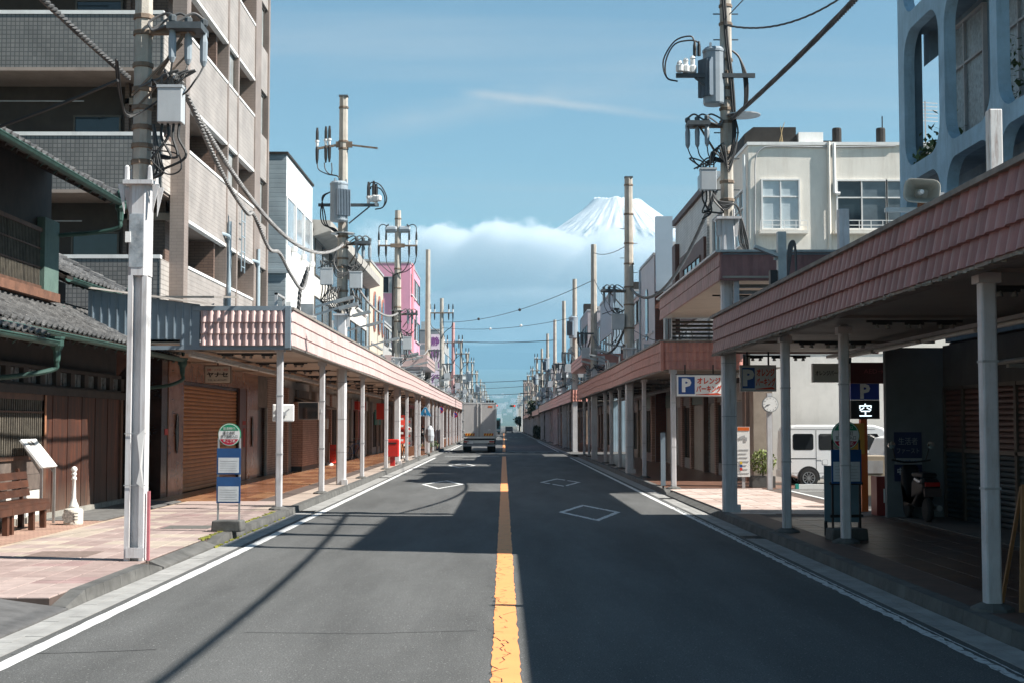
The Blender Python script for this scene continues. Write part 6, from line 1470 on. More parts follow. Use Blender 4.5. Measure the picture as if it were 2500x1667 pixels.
twisted('pale twisted cable between the third and fourth left poles', sag((-4.3, 59, 5.6), (-4.4, 82.3, 6.1), .7, 16), .045, m=TWL)
twisted('twisted cable from the right transformer pole down to the bare right pole', sag((4.05, 26.9, 6.2), (4.3, 48.1, 6.35), 1.0, 24), .04)
twisted('twisted cable between the bare right pole and the third right pole', sag((4.2, 48.3, 5.2), (4.25, 67.3, 5.9), .9, 16), .045)
for k, (a, c, d) in enumerate((((4.2, 26.7, 9.35), (7.2, 22.9, 10.4), .75), ((4.2, 26.7, 9.9), (2.8, 4, 13.4), .7), ((4.3, 26.7, 9.55), (9.0, 2, 13.8), .6))):
    twisted(('heavy black service cable sagging from the right transformer pole to the blue building', 'black cable rising left from the top of the right transformer pole', 'black cable rising right from the top of the right transformer pole')[k], sag(a, c, d, 18), .011 if k else .02, .5)
cable('black service wire dropping left from the nearest pole to the timber house eaves', sag((-4.5, 16.4, 5.75), (-9.2, 18.5, 5.0), .15, 10), .022)
cable('thin wire with marker balls rising across the street from left to right', sag((-4.42, 101, 9.0), (4.28, 67.4, 8.6), .55, 14), .016)
cable('faint wire with pale marker balls across the street below the rising wire', sag((-4.42, 101, 8.6), (4.28, 85.6, 8.2), .35, 14), .014)
cable('wire from the third right pole down to the bare right pole', sag((4.28, 67.4, 9.9), (4.28, 48.2, 7.9), .2, 8), .014)
cable('wire dropping from the third right pole towards the pink balcony building', sag((4.28, 67.2, 8.6), (4.9, 44, 4.3), .6, 10), .014)
cable('dark double wire crossing the street level in the distance', sag((-4.42, 124, 9.0), (4.28, 119, 8.8), .15, 8), .03)
cable('lower dark wire crossing the street level in the distance', sag((-4.42, 172, 6.9), (4.28, 160, 6.9), .12, 8), .03)
cable('lowest dark wire crossing the street far away', sag((-4.42, 198, 5.9), (4.28, 184, 5.9), .1, 8), .035)
cable('second lowest dark wire crossing the street far away', sag((-4.42, 230, 7.6), (4.28, 212, 7.6), .1, 8), .03)
LN_ = (82.5, 101, 124, 147, 172, 198, 230); RN_ = (67.4, 85.6, 101, 119, 139, 160, 184, 212)
for k, (a, c) in enumerate(zip(LN_, LN_[1:])):
    n1_, n2_ = ordl[k], ordl[k+1]
    cable('grey sagging cable between the %s and %s left poles' % (n1_, n2_), sag((-4.3, a, 6.0), (-4.3, c, 6.0), .7, 10), .05, CABLEG); cable('slack black cable between the %s and %s left poles' % (n1_, n2_), sag((-4.7, a, 5.2), (-4.7, c, 5.3), .5, 10), .035)
for k, (a, c) in enumerate(zip(RN_, RN_[1:])):
    n1_, n2_ = (('third',)+ordl)[k], (('third',)+ordl)[k+1]
    cable('grey sagging cable between the %s and %s right poles' % (n1_, n2_), sag((4.15, a, 5.9), (4.15, c, 5.9), .7, 10), .05, CABLEG); cable('slack black cable between the %s and %s right poles' % (n1_, n2_), sag((4.6, a, 5.0), (4.6, c, 5.2), .45, 10), .035)
for k, (p, lab) in enumerate((((-1.6, 90.1, 8.42), 'dark marker ball left on the rising wire'), ((.9, 80.4, 8.22), 'dark marker ball right on the rising wire'), ((-.9, 94.8, 8.11), 'pale marker ball left on the faint wire'), ((1.1, 91.2, 8.08), 'pale marker ball right on the faint wire'))):
    tag(MB().lathe([(.0, -.09), (.07, -.06), (.09, 0), (.07, .06), (0, .09)], p, 8).build('marker_ball', BLK if k < 2 else POR), lab, 'marker ball')
# ================================================================ VEHICLES
TYRE = mat('tyre_rubber', (.018, .018, .018), .85, .2, 20, .3, 80); RIM = mat('alloy_rim', (.50, .51, .52), .3, .05, 4, metal=.8)
VWH = mat('van_white', (.78, .79, .79), .22, .02, 1, spec=.6); LAMPR = mat('tail_lamp', (.35, .012, .010), .2, .1); LAMPC = mat('clear_lamp', (.70, .72, .74), .12, .05)
CARG = mat('car_glass', (.010, .012, .014), .04, .1, spec=.8)
def wheel(parent, c, r, w, axis='y', spokes=10):
    pr = [(r*.62, -w/2), (r*.93, -w/2), (r, -w*.32), (r, w*.32), (r*.93, w/2), (r*.62, w/2)]
    W = MB().lathe(pr, (0, 0, 0), 24, axis).build('wheel', TYRE, parent, loc=c)
    b = MB(); s = -1
    for k in range(spokes):
        a = 2*math.pi*k/spokes; d = Vector((math.cos(a), 0, math.sin(a))) if axis == 'y' else Vector((0, math.cos(a), math.sin(a))); off = Vector((0, -w*.53, 0)) if axis == 'y' else Vector((-w*.53, 0, 0))
        b.bar(off+d*r*.12, off+d*r*.58, r*.07)
    b.lathe([(r*.56, -w*.52), (r*.64, -w*.56), (r*.64, -w*.45), (r*.56, -w*.45), (r*.56, -w*.52)], (0, 0, 0), 24, axis, False); b.lathe([(.01, -w*.57), (r*.16, -w*.57), (r*.16, -w*.51), (.01, -w*.51)], (0, 0, 0), 12, axis)
    b.build('rim', RIM, W); return W
def kei_van():
    V = wthing('parked_van', 'white one-box van parked sideways in the car park', 'van', (9.4, 39.3, .05)); x0, y0, z0 = 7.68, 38.62, .05; Lv, Wv, Hv = 3.35, 1.46, 1.70
    pr = [(0, .36), (0, .95), (.03, 1.52), (.10, 1.65), (.25, Hv), (2.35, Hv), (2.62, 1.62), (3.02, 1.02), (3.22, .88), (3.33, .72), (Lv, .36), (3.0, .24), (.3, .24)]
    body = MB().prism([(x0+p, z0+q) for p, q in pr], 'y', y0, y0+Wv).build('body', VWH, V); bevel(body, .05, 3)
    def side(name, pts, m, d=.004, parent=V):      # panel on the camera side
        b = MB(); b.poly([(x0+p, y0-d, z0+q) for p, q in pts]); b.v += [(x0+p, y0-d+.003, z0+q) for p, q in pts]; n = len(pts)
        for i in range(n): b.f.append((i, (i+1) % n, n+(i+1) % n, n+i))
        return b.build(name, m, parent)
    def rrect(a, b_, c, d, r=.06): return [(p, q) for p, q in rr_pts(a, b_, c, d, r, 4)]
    side('window', rrect(.16, .72, 1.02, 1.46), CARG); side('window', rrect(.86, 1.58, 1.02, 1.46), CARG); side('window', [(1.70, 1.02), (2.72, 1.02), (2.45, 1.46), (1.70, 1.46)], CARG)
    for p in (.79, 1.64): side('door_seam', [(p-.006, .42), (p+.006, .42), (p+.006, 1.56), (p-.006, 1.56)], BLK, .003)
    side('door_rail', [(.04, .78), (.80, .78), (.80, .80), (.04, .80)], BLK, .004); side('fuel_lid', rrect(.95, 1.10, .62, .76, .03), GRYM, .0035); side('fuel_lid_face', rrect(.958, 1.092, .628, .752, .03), VWH, .005); side('handle', [(.86, .80), (1.0, .80), (1.0, .83), (.86, .83)], VWH, .02); side('lower_seam', [(.03, .40), (2.3, .40), (2.3, .408), (.03, .408)], GRYM, .0035); side('sill', [(.95, .28), (2.2, .28), (2.2, .33), (.95, .33)], GRYM, .005); side('roof_gutter', [(.08, 1.575), (2.4, 1.575), (2.4, 1.59), (.08, 1.59)], GRYM, .004)
    for cx in (.58, 2.72):
        P = [(cx+.305*math.cos(R(a)), .27+.315*math.sin(R(a))) for a in range(0, 181, 12)]; side('wheel_arch', P+[(cx-.305, .20), (cx+.305, .20)], BLK, .006)
        wheel(V, (x0+cx, y0+.06, z0+.265), .265, .15); wheel(V, (x0+cx, y0+Wv-.06, z0+.265), .265, .15)
    MB().box(x0-.03, x0+.05, y0+.03, y0+Wv-.03, z0+.26, z0+.46).build('bumper', VWH, V); MB().box(x0-.012, x0+.02, y0+.02, y0+.12, z0+.55, z0+1.0).build('tail_lamp', LAMPR, V)
    MB().box(x0+2.5, x0+2.62, y0-.16, y0-.02, z0+1.05, z0+1.24).build('mirror', BLK, V); return V
kei_van()
# second vehicle: white car, its cab behind the orange post
K = wthing('parked_car', 'white car half hidden behind the orange post of the parking sign', 'car', (10.2, 34.8, .11)); x0, y0, z0 = 9.0, 34.2, .11
cb = MB().prism([(x0, z0+.30), (x0, z0+.80), (x0+.08, z0+.86), (x0+.30, z0+1.32), (x0+.55, z0+1.38), (x0+1.7, z0+1.36), (x0+2.5, z0+.90), (x0+3.3, z0+.78), (x0+3.35, z0+.30)], 'y', y0, y0+1.5).build('body', VWH, K); bevel(cb, .05, 3)
b = MB(); b.poly([(x0+.22, y0-.004, z0+.86), (x0+1.0, y0-.004, z0+.86), (x0+1.0, y0-.004, z0+1.27), (x0+.40, y0-.004, z0+1.27)]); b.build('window', CARG, K)
b = MB(); b.poly([(x0+1.08, y0-.004, z0+.86), (x0+2.2, y0-.004, z0+.86), (x0+1.7, y0-.004, z0+1.25), (x0+1.08, y0-.004, z0+1.27)]); b.build('window', CARG, K)
for cx in (.65, 2.7): wheel(K, (x0+cx, y0+.05, z0+.27), .27, .16); wheel(K, (x0+cx, y0+1.45, z0+.27), .27, .16)
MB().box(x0+.9, x0+1.05, y0-.15, y0-.01, z0+.88, z0+1.0).build('mirror', VWH, K)
# delivery truck on the road, seen from behind
T = wthing('box_truck', 'silver box truck driving away in the left lane', 'truck', (-1.55, 93, 0)); x0, x1, yb = -2.62, -.48, 90.0
TRS = mat('truck_panel', (.46, .45, .44), .4, .06, 1, grime=.3, gcol=(.30, .29, .28), gscale=(1, 1, .5)); TRE = mat('truck_trim', (.62, .62, .61), .35, .05, 2, metal=.4)
MB().box(x0, x1, yb, yb+6.2, .98, 3.12).build('cargo_box', TRS, T)
fr = MB().box(x0-.02, x0+.06, yb-.04, yb+.05, .95, 3.14).box(x1-.06, x1+.02, yb-.04, yb+.05, .95, 3.14).box(x0, x1, yb-.04, yb+.05, 3.06, 3.15).box(x0, x1, yb-.04, yb+.05, .90, 1.0).build('rear_frame', TRE, T)
for s, (a, c) in enumerate(((x0+.08, -1.56), (-1.54, x1-.08))): d = MB().box(a, c, yb-.03, yb-.005, 1.02, 3.05).build('rear_door', TRS, T)
for xx in (-1.66, -1.44): MB().tube([(xx, yb-.06, 1.0), (xx, yb-.06, 3.08)], .022, 6).build('lock_bar', TRE, T)
MB().box(-1.555, -1.545, yb-.034, yb-.029, 1.02, 3.05).build('door_gap', BLK, T)
for z in (1.35, 2.0, 2.7):
    for xx in (x0+.02, x1-.10): MB().box(xx, xx+.10, yb-.065, yb-.03, z, z+.06).build('hinge', TRE, T)
for xc in (x0+.48, x1-.48):
    pl = MB().box(xc-.30, xc+.30, yb-.05, yb-.032, 1.06, 1.22).build('warning_plate', mat('warning_yellow', (.70, .42, .03), .5, .05), T)
    for k in range(4):
        a = xc-.30+k*.16; MB().poly([(a, yb-.053, 1.06), (a+.08, yb-.053, 1.06), (a+.14, yb-.053, 1.22), (a+.06, yb-.053, 1.22)]).build('stripe', LAMPR, pl)
text('JA', .16, face_cam(-.92, yb-.035, 1.42), T, INKW, width=.2)
MB().box(-1.0, -.72, yb-.036, yb-.03, 2.83, 2.95).build('sticker', mat('sticker_orange', (.50, .14, .06), .5, .1), T)
MB().box(x0+.1, x1-.1, yb+.1, yb+5.8, .62, .9).build('chassis', BLK, T); MB().box(x0+.12, x1-.12, yb-.12, yb-.02, .60, .78).build('rear_bumper', TRE, T); MB().box(x0+.05, x1-.05, yb-.05, yb+.3, .40, .52).build('underrun_bar', GRYM, T)
for xc in (x0+.28, x1-.28): MB().box(xc-.16, xc+.16, yb-.15, yb-.11, .64, .74).build('tail_lamp', LAMPR, T)
MB().box(x0+.3, x0+.68, yb-.15, yb-.12, .56, .72).build('number_plate', INKW, T)
for xc in (x0+.30, x1-.30):
    for dy in (1.0,): wheel(T, (xc, yb+dy, .40), .40, .50, 'x'); wheel(T, (xc, yb+6.8, .40), .40, .26, 'x')
MB().box(x0+.05, x1-.05, yb+6.3, yb+8.0, .5, 2.3).build('cab', VWH, T)
for k in range(3): MB().box(-1.12+k*.17, -.98+k*.17, yb+.1, yb+.3, 3.16, 3.30).build('roof_lamp', BLK, T)
MB().box(x1+.02, x1+.14, yb+6.5, yb+6.7, 1.5, 2.0).build('mirror', BLK, T)
# scooter before the poster, rear to the camera
S = wthing('scooter', 'dark motor scooter parked under the blue poster in the shade', 'scooter', (7.15, 24.2, .12)); sx, sy = 7.10, 23.9
SCB = mat('scooter_black', (.008, .008, .010), .6, .1, 3, spec=.25)
MB().lathe([(.02, -.05), (.17, -.05), (.20, -.03), (.21, 0), (.20, .03), (.17, .05), (.02, .05)], (sx, sy, .33), 20, 'x').build('wheel', TYRE, S); MB().lathe([(.02, -.045), (.17, -.045), (.20, -.03), (.20, .03), (.17, .045), (.02, .045)], (sx, sy+1.15, .33), 20, 'x').build('wheel', TYRE, S)
bd = MB().prism([(sy-.22, .62), (sy-.28, .80), (sy-.15, .86), (sy+.45, .82), (sy+.50, .46), (sy+.85, .42), (sy+.95, 1.0), (sy+1.05, 1.08), (sy+1.12, .75), (sy+1.0, .36), (sy+.3, .36), (sy+.05, .55)], 'x', sx-.15, sx+.15).build('body', SCB, S); bevel(bd, .06, 3)
st_ = MB().box(sx-.13, sx+.13, sy-.15, sy+.5, .86, .95).build('seat', SCB, S); bevel(st_, .04, 3)
MB().box(sx-.14, sx+.14, sy-.32, sy-.26, .56, .70).build('number_plate', mat('plate_pale', (.07, .045, .042), .7, .1), S); MB().box(sx-.12, sx+.12, sy-.30, sy-.24, .73, .80).build('tail_lamp', LAMPR, S)
MB().tube(arc_pts([(sx-.16, sy-.28, .86), (sx-.17, sy-.22, .80), (sx-.17, sy+.1, .84)]), .035, 6).build('grab_rail', mat('grab_silver', (.2, .2, .21), .3, .05, metal=.7), S)
MB().tube([(sx-.34, sy+.92, 1.14), (sx-.1, sy+1.0, 1.10), (sx+.1, sy+1.0, 1.10), (sx+.34, sy+.92, 1.14)], .018, 6).build('handlebar', BLK, S)
for s_ in (-1, 1):
    MB().tube([(sx+s_*.26, sy+.96, 1.12), (sx+s_*.32, sy+.92, 1.36)], .01, 5).build('mirror_stem', BLK, S); MB().lathe([(.0, -.02), (.065, -.015), (.065, .01), (0, .02)], (sx+s_*.34, sy+.92, 1.40), 12, 'y').build('mirror', mat('mirror_glass', (.75, .78, .80), .03, .0, metal=1.0), S)
MB().tube([(sx+.17, sy-.1, .36), (sx+.17, sy+.4, .36)], .05, 8).build('exhaust', GRYM, S)
# bicycles
def bicycle(x, y, rz, label, colr):
    B_ = thing('bicycle', label, 'bicycle', (x, y, .122), rz)
    for dy in (-.52, .52):
        b = MB(); r = .31
        for k in range(20):
            a0, a1 = 2*math.pi*k/20, 2*math.pi*(k+1)/20; b.tube([(0, dy+r*math.cos(a0), r+.01+r*math.sin(a0)), (0, dy+r*math.cos(a1), r+.01+r*math.sin(a1))], .02, 5, False)
        for k in range(6): a0 = math.pi*k/6; b.bar((0, dy+r*math.cos(a0), r+r*math.sin(a0)), (0, dy-r*math.cos(a0), r-r*math.sin(a0)), .004)
        b.build('wheel', TYRE, B_)
    MB().tube([(0, -.52, .32), (0, -.18, .72), (0, .34, .78)], .018, 6).tube([(0, -.18, .72), (0, -.08, .30), (0, .36, .70)], .018, 6).tube([(0, .34, .95), (0, .52, .32)], .018, 6).tube([(0, -.52, .32), (0, -.08, .30)], .014, 6).build('frame', colr, B_)
    MB().obox((0, -.22, .84), (.14, .26, .06)).build('saddle', BLK, B_); MB().tube([(-.28, .22, .98), (-.12, .34, 1.0), (.12, .34, 1.0), (.28, .22, .98)], .014, 6).build('handlebar', SLVR, B_)
    b = MB()
    for k in range(5): b.box(-.16+k*.08-.004, -.16+k*.08+.004, .42, .68, .72, .92)
    b.box(-.17, .17, .42, .68, .70, .715).box(-.17, .17, .42, .43, .90, .92).box(-.17, .17, .67, .68, .90, .92).build('basket', SLVR, B_); return B_
bicycle(-4.75, 67.0, .25, 'orange framed bicycle leaning by the slim arcade pillars', mat('bike_orange', (.45, .14, .04), .4, .1)); bicycle(-6.9, 66.0, -.5, 'blue bicycle parked in the dark shop bay by the red door', mat('bike_blue', (.04, .10, .25), .4, .1))

# ================================================================ STREET FURNITURE
GRNP = mat('sign_green', (.015, .26, .13), .4, .04); REDP = mat('sign_red', (.45, .02, .05), .4, .04); BLUP = mat('panel_blue', (.012, .075, .22), .35, .12, 3); PAP = mat('timetable_paper', (.62, .66, .68), .5, .08, 6)
def clip_disc(r, z0, z1, n=48):
    P = []
    for k in range(n):
        a = 2*math.pi*k/n; z = max(z0, min(z1, r*math.sin(a))); xx = math.copysign(math.sqrt(max(0, r*r-z*z)), math.cos(a)); P.append((xx if z0 < r*math.sin(a) < z1 else xx, z))
    return P
def bus_stop(label, x, y, rz, r, zc, b1, b2, wide, black_legs=False):
    B_ = thing('bus_stop_sign', label, 'bus stop', (x, y, .12), rz, 'bus stop signs'); zc -= .12
    hb = wide/2
    bb = MB().prism([(-hb-.07, 0), (hb+.07, 0), (hb+.055, .17), (-hb-.055, .17)], 'y', -.16, .16).build('concrete_base', KRB, B_); bevel(bb, .02)
    for s in (-1, 1): MB().box(s*hb-.013, s*hb+.013, -.013, .013, .15, zc-r*.3).build('leg', SLVR if not black_legs else BLK, B_)  # second sign has black legs instead of silver ones
    dk = MB().lathe([(.02, -.012), (r, -.012), (r, .012), (.02, .012)], (0, 0, zc), 40, 'y').build('disc', GRNP, B_)
    MB().lathe([(.02, -.0135), (r*.95, -.0135), (r*.95, -.0125)], (0, 0, zc), 40, 'y').build('disc_face', INKW, dk)
    ri = r*.90
    for nm, m, z0, z1 in (('green_field', GRNP, ri*.36, ri), ('red_field', REDP, -ri, -ri*.40)):
        P = [(ri*math.cos(a), ri*math.sin(a)) for a in [2*math.pi*k/96 for k in range(96)] if z0 <= ri*math.sin(a) <= z1]
        P.sort(key=lambda p: math.atan2(p[1]-(z0+z1)/2, p[0])); MB().poly([(p[0], -.0145, zc+p[1]) for p in P]).build(nm, m, dk)
    text('富士急静岡バス', r*.24, face_cam(0, -.016, zc+ri*.60), dk, INKW, width=r*1.05, thick=.001); text('富士本町', r*.34, face_cam(0, -.016, zc+ri*.17), dk, INK, width=r*1.05, thick=.001); text('宮下医院入口', r*.30, face_cam(0, -.016, zc-ri*.18), dk, INK, width=r*1.45, thick=.001); text('こうめ', r*.32, face_cam(r*.16, -.016, zc-ri*.62), dk, INKW, width=r*.75, thick=.001)
    MB().lathe([(.005, 0), (r*.10, 0)], (-r*.42, -.0155, zc-ri*.58), 12, 'y').build('emblem', INKW, dk)
    for (z0, z1) in (b1, b2):
        if z1 <= z0: continue
        z0 -= .12; z1 -= .12; p = MB().box(-hb-.02, hb+.02, -.03, -.014, z0, z1).build('notice_board', BLUP, B_); h = z1-z0
        MB().box(-hb+.005, hb-.005, -.033, -.0305, z0+h*.06, z0+h*.64).build('timetable', PAP, p)
        for k in range(5): MB().box(-hb+.03, hb-.03-.02*(k % 2), -.0345, -.0335, z0+h*(.14+.09*k), z0+h*(.15+.09*k)).build('print_line', GRYM, p)
    return B_
bus_stop('bus stop sign with green, white and red disc on the sunny left pavement', -4.23, 22.0, R(-3), .176, 1.60, (.99, 1.39), (.55, .95), .33)
BR = bus_stop('bus stop sign in the shade behind a right arcade pillar', 4.86, 20.25, R(6), .205, 1.60, (.92, 1.40), (0, 0), .40, True)
for z in (.32, .78): MB().box(-.24, .24, -.02, .01, z, z+.04).build('cross_bar', BLK, BR)
pb = wthing('pale_board', 'pale blue sheet board standing behind the shaded bus stop', 'board', (5.0, 21.0, .12)); MB().box(4.72, 5.26, 21.0, 21.03, .32, 1.15).build('sheet', mat('pale_blue_sheet', (.10, .165, .20), .5, .1), pb)
for xx in (4.74, 5.24): MB().box(xx-.02, xx+.02, 21.0, 21.05, .12, .34).build('leg', BLK, pb)
# traffic mirrors on the first two left pillars
MIR = mat('mirror_face', (.60, .60, .60), .04, .0, metal=1.0)
m1 = wthing('traffic_mirror', 'square traffic mirror seen from its white back on the first left pillar', 'mirror', (-4.28, 27.62, 1.98)); o = MB().obox((-4.28, 27.66, 1.98), (.42, .05, .34), Matrix.Rotation(R(8), 3, 'Z')).build('back', WHT, m1); bevel(o, .06, 3)
MB().box(-4.36, -4.20, 27.55, 27.63, 1.93, 2.0).bar((-4.4, 27.6, 2.06), (-4.28, 27.62, 1.96), .02).bar((-4.15, 27.6, 2.06), (-4.28, 27.62, 1.96), .02).bar((-4.4, 27.6, 1.87), (-4.28, 27.62, 1.96), .02).build('bracket', GRYM, m1)
m2 = wthing('traffic_mirror', 'dark square traffic mirror on the second left pillar', 'mirror', (-4.58, 33.7, 2.08)); Mz = Matrix.Rotation(R(-6), 3, 'Z')
MB().obox((-4.62, 33.70, 2.08), (.50, .05, .42), Mz).build('frame', mat('mirror_frame', (.30, .25, .22), .5, .1), m2); MB().obox((-4.62, 33.672, 2.08), (.46, .006, .38), Mz).build('glass', MIR, m2); MB().box(-4.52, -4.32, 33.72, 33.78, 2.04, 2.12).build('bracket', GRYM, m2)
# red post box
pbx = wthing('post_box', 'red post box on a short post at the left kerb', 'post box', (-4.42, 56.7, .12)); o = MB().box(-4.66, -4.17, 56.5, 56.95, .48, 1.18).build('box', RED, pbx); bevel(o, .04, 3); MB().box(-4.51, -4.33, 56.6, 56.85, .12, .48).build('post', RED, pbx); MB().box(-4.58, -4.25, 56.485, 56.5, 1.0, 1.05).build('slot', BLK, pbx)
lb = wthing('hanging_lightbox', 'small plain white lightbox between the second and third left pillars', 'sign', (-5.9, 47, 1.9)); bevel(MB().box(-5.98, -5.80, 46.9, 47.2, 1.62, 1.96).build('box', mat('lightbox_cream', (.50, .45, .39), .5, .06), lb), .015); MB().bar((-5.89, 47.05, 1.96), (-5.89, 47.05, 3.28), .02).build('hanger', BLK, lb)
# road signs on the left
def road_sign(kind, x, y, z, label, r=.3):
    S_ = wthing('road_sign', label, 'sign', (x, y, z-r))
    if kind == 'cross':
        P = [(-r*1.1, -r*.8), (r*1.1, -r*.8), (r*1.0, -r*.35), (r*.2, r), (-r*.2, r), (-r*1.0, -r*.35)]
        MB().prism([(x+p, z+q) for p, q in P], 'y', y-.02, y).build('plate', mat('sign_sky_blue', (.02, .24, .50), .4, .04), S_); Q = [(p*.9, q*.88) for p, q in P]
        MB().prism([(x+p*.96, z+q*.96) for p, q in P], 'y', y-.024, y-.021).build('border', INKW, S_); MB().prism([(x+p*.92, z+q*.90) for p, q in P], 'y', y-.028, y-.025).build('field', MATS['sign_sky_blue'], S_)
        f = MB().lathe([(0, -.002), (r*.11, -.002), (r*.11, .002)], (x, y-.03, z+r*.45), 10, 'y').bar((x, y-.03, z+r*.32), (x+r*.02, y-.03, z-r*.1), r*.2, .004).bar((x, y-.03, z-r*.1), (x-r*.3, y-.03, z-r*.5), r*.11, .004).bar((x, y-.03, z-r*.1), (x+r*.3, y-.03, z-r*.48), r*.11, .004).bar((x-r*.3, y-.03, z+r*.0), (x+r*.3, y-.03, z+r*.2), r*.09, .004).build('walker', INKW, S_)
        for k in range(4): MB().box(x-r*.8+k*r*.42, x-r*.6+k*r*.42, y-.032, y-.029, z-r*.72, z-r*.6).build('stripe', INKW, S_)
    else:
        MB().lathe([(.01, -.02), (r, -.02), (r, 0), (.01, 0)], (x, y, z), 28, 'y').build('plate', RED, S_); MB().lathe([(.01, -.024), (r*.78, -.024), (r*.78, -.021)], (x, y, z), 28, 'y').build('field', mat('sign_deep_blue', (.02, .05, .28), .4, .04), S_); MB().obox((x, y-.027, z), (r*1.7, .004, r*.24), Matrix.Rotation(R(45), 3, 'Y')).build('slash', RED, S_)
    MB().box(x-.03, x+.03, y, y+.3, z-.02, z+.03).build('bracket', GRYM, S_); return S_
road_sign('cross', -4.42, 80.2, 2.46, 'blue crosswalk sign on a left arcade column', .30); road_sign('np', -4.25, 95, 2.75, 'round no-parking sign on a left arcade pillar', .24); road_sign('np', -4.22, 122, 2.6, 'far round no-parking sign near the truck', .26); road_sign('np', -4.25, 127, 3.4, 'topmost far round sign near the truck', .24)
# shop banners, red entrance, green sign
def banner(x, y, z0, z1, w, label, m1_, m2_):
    B_ = wthing('shop_banner', label, 'banner', (x, y, .12)); MB().tube([(x-w/2-.02, y, .12), (x-w/2-.02, y, z1+.08)], .014, 6).build('pole', WHT, B_)
    b = MB(); n = 8
    for k in range(n):
        za, zb = z0+(z1-z0)*k/n, z0+(z1-z0)*(k+1)/n; o_ = .03*math.sin(k*1.1); o2 = .03*math.sin((k+1)*1.1); b.quad((x-w/2, y+o_, za), (x+w/2, y+o_*2, za), (x+w/2, y+o2*2, zb), (x-w/2, y+o2, zb))
    f = b.build('cloth', m1_, B_)
    for k in range(4): MB().box(x-w*.3, x+w*.3, y-.09, y-.085, z0+(z1-z0)*(k+.3)/4, z0+(z1-z0)*(k+.6)/4).build('print', m2_, f)
    MB().lathe([(.18, 0), (.17, .05), (.05, .12)], (x-w/2-.02, y, .12), 10).build('foot', WHT, B_)
REDC = mat('red_cloth', (.55, .035, .015), .8, .1, 4)
banner(-4.75, 66, .9, 2.2, .35, 'red and white shop banner standing by the bicycle', REDC, INKW); banner(-4.7, 70, .7, 2.1, .36, 'white shop banner with red print before the arcade column', WHT, REDC); banner(-6.9, 57.8, .2, .95, .3, 'small red banner on the floor inside the left arcade', REDC, REDC)
rd = wthing('red_doorway', 'bright red shop doorway under the left arcade', 'doorway', (-7.3, 71, .12)); MB().box(-7.42, -7.36, 69.8, 73.0, .12, 2.5).build('door', mat('door_red', (.34, .012, .010), .5, .1), rd); MB().box(-7.36, -7.10, 69.6, 73.2, 2.5, 2.9).build('awning', REDC, rd)
hs_ = wthing('hanging_shop_sign', 'red hanging sign plate between the left arcade pillars', 'sign', (-5.6, 66, 2.4)); MB().box(-5.9, -5.4, 66, 66.06, 2.0, 2.75).build('plate', REDC, hs_); MB().bar((-5.65, 66.03, 2.75), (-5.65, 66.03, 3.25), .03).build('hanger', BLK, hs_)
gs_ = wthing('shop_sign', 'green vertical shop sign on the left shop fronts', 'sign', (-7.2, 82, 1.6)); MB().box(-7.36, -7.25, 80.4, 84.0, 1.75, 2.6).build('panel', mat('shop_green', (.03, .20, .16), .5, .1), gs_)
# pink brick piers projecting beneath the left arcade
pr_ = wthing('brick_shop_wall', 'slim pink brick wall with a sunlit white edge under the left arcade', 'wall', (-7.3, 53, .12)); MB().box(-7.46, -7.02, 49.8, 53.6, .3, 2.55).build('brick_face', PBR, pr_); MB().box(-7.46, -6.98, 53.6, 54.4, .3, 2.0).build('edge', WBR, pr_); MB().box(-7.44, -7.04, 49.8, 54.3, .12, .3).build('plinth', BLK, pr_)
aw = MB().prism([(-7.4, 2.75), (-6.2, 2.35), (-6.2, 2.3), (-7.4, 2.7)], 'y', 50.0, 53.2); tag(aw.build('shop_awning', mat('awning_beige', (.36, .29, .24), .8, .15, 3)), 'tilted beige awning above the pink brick wall', 'awning')
# vertical bank sign among the far left poles
bs_ = wthing('bank_sign', 'white vertical bank sign with purple characters on the left', 'sign', (-5.6, 118, 4.6)); MB().box(-6.05, -5.35, 118, 118.25, 5.0, 9.2).build('box', mat('sign_lilac_white', (.60, .60, .66), .5, .05), bs_); PUR = mat('sign_purple', (.16, .05, .22), .5, .05)
for k, ch in enumerate('静岡銀行'): text(ch, .75, face_cam(-5.70, 117.985, 8.65-k*1.02), bs_, PUR, bold=.012)
MB().box(-7.3, -6.05, 118.05, 118.15, 6.0, 6.12).box(-7.3, -6.05, 118.05, 118.15, 8.4, 8.52).build('bracket', GRYM, bs_)
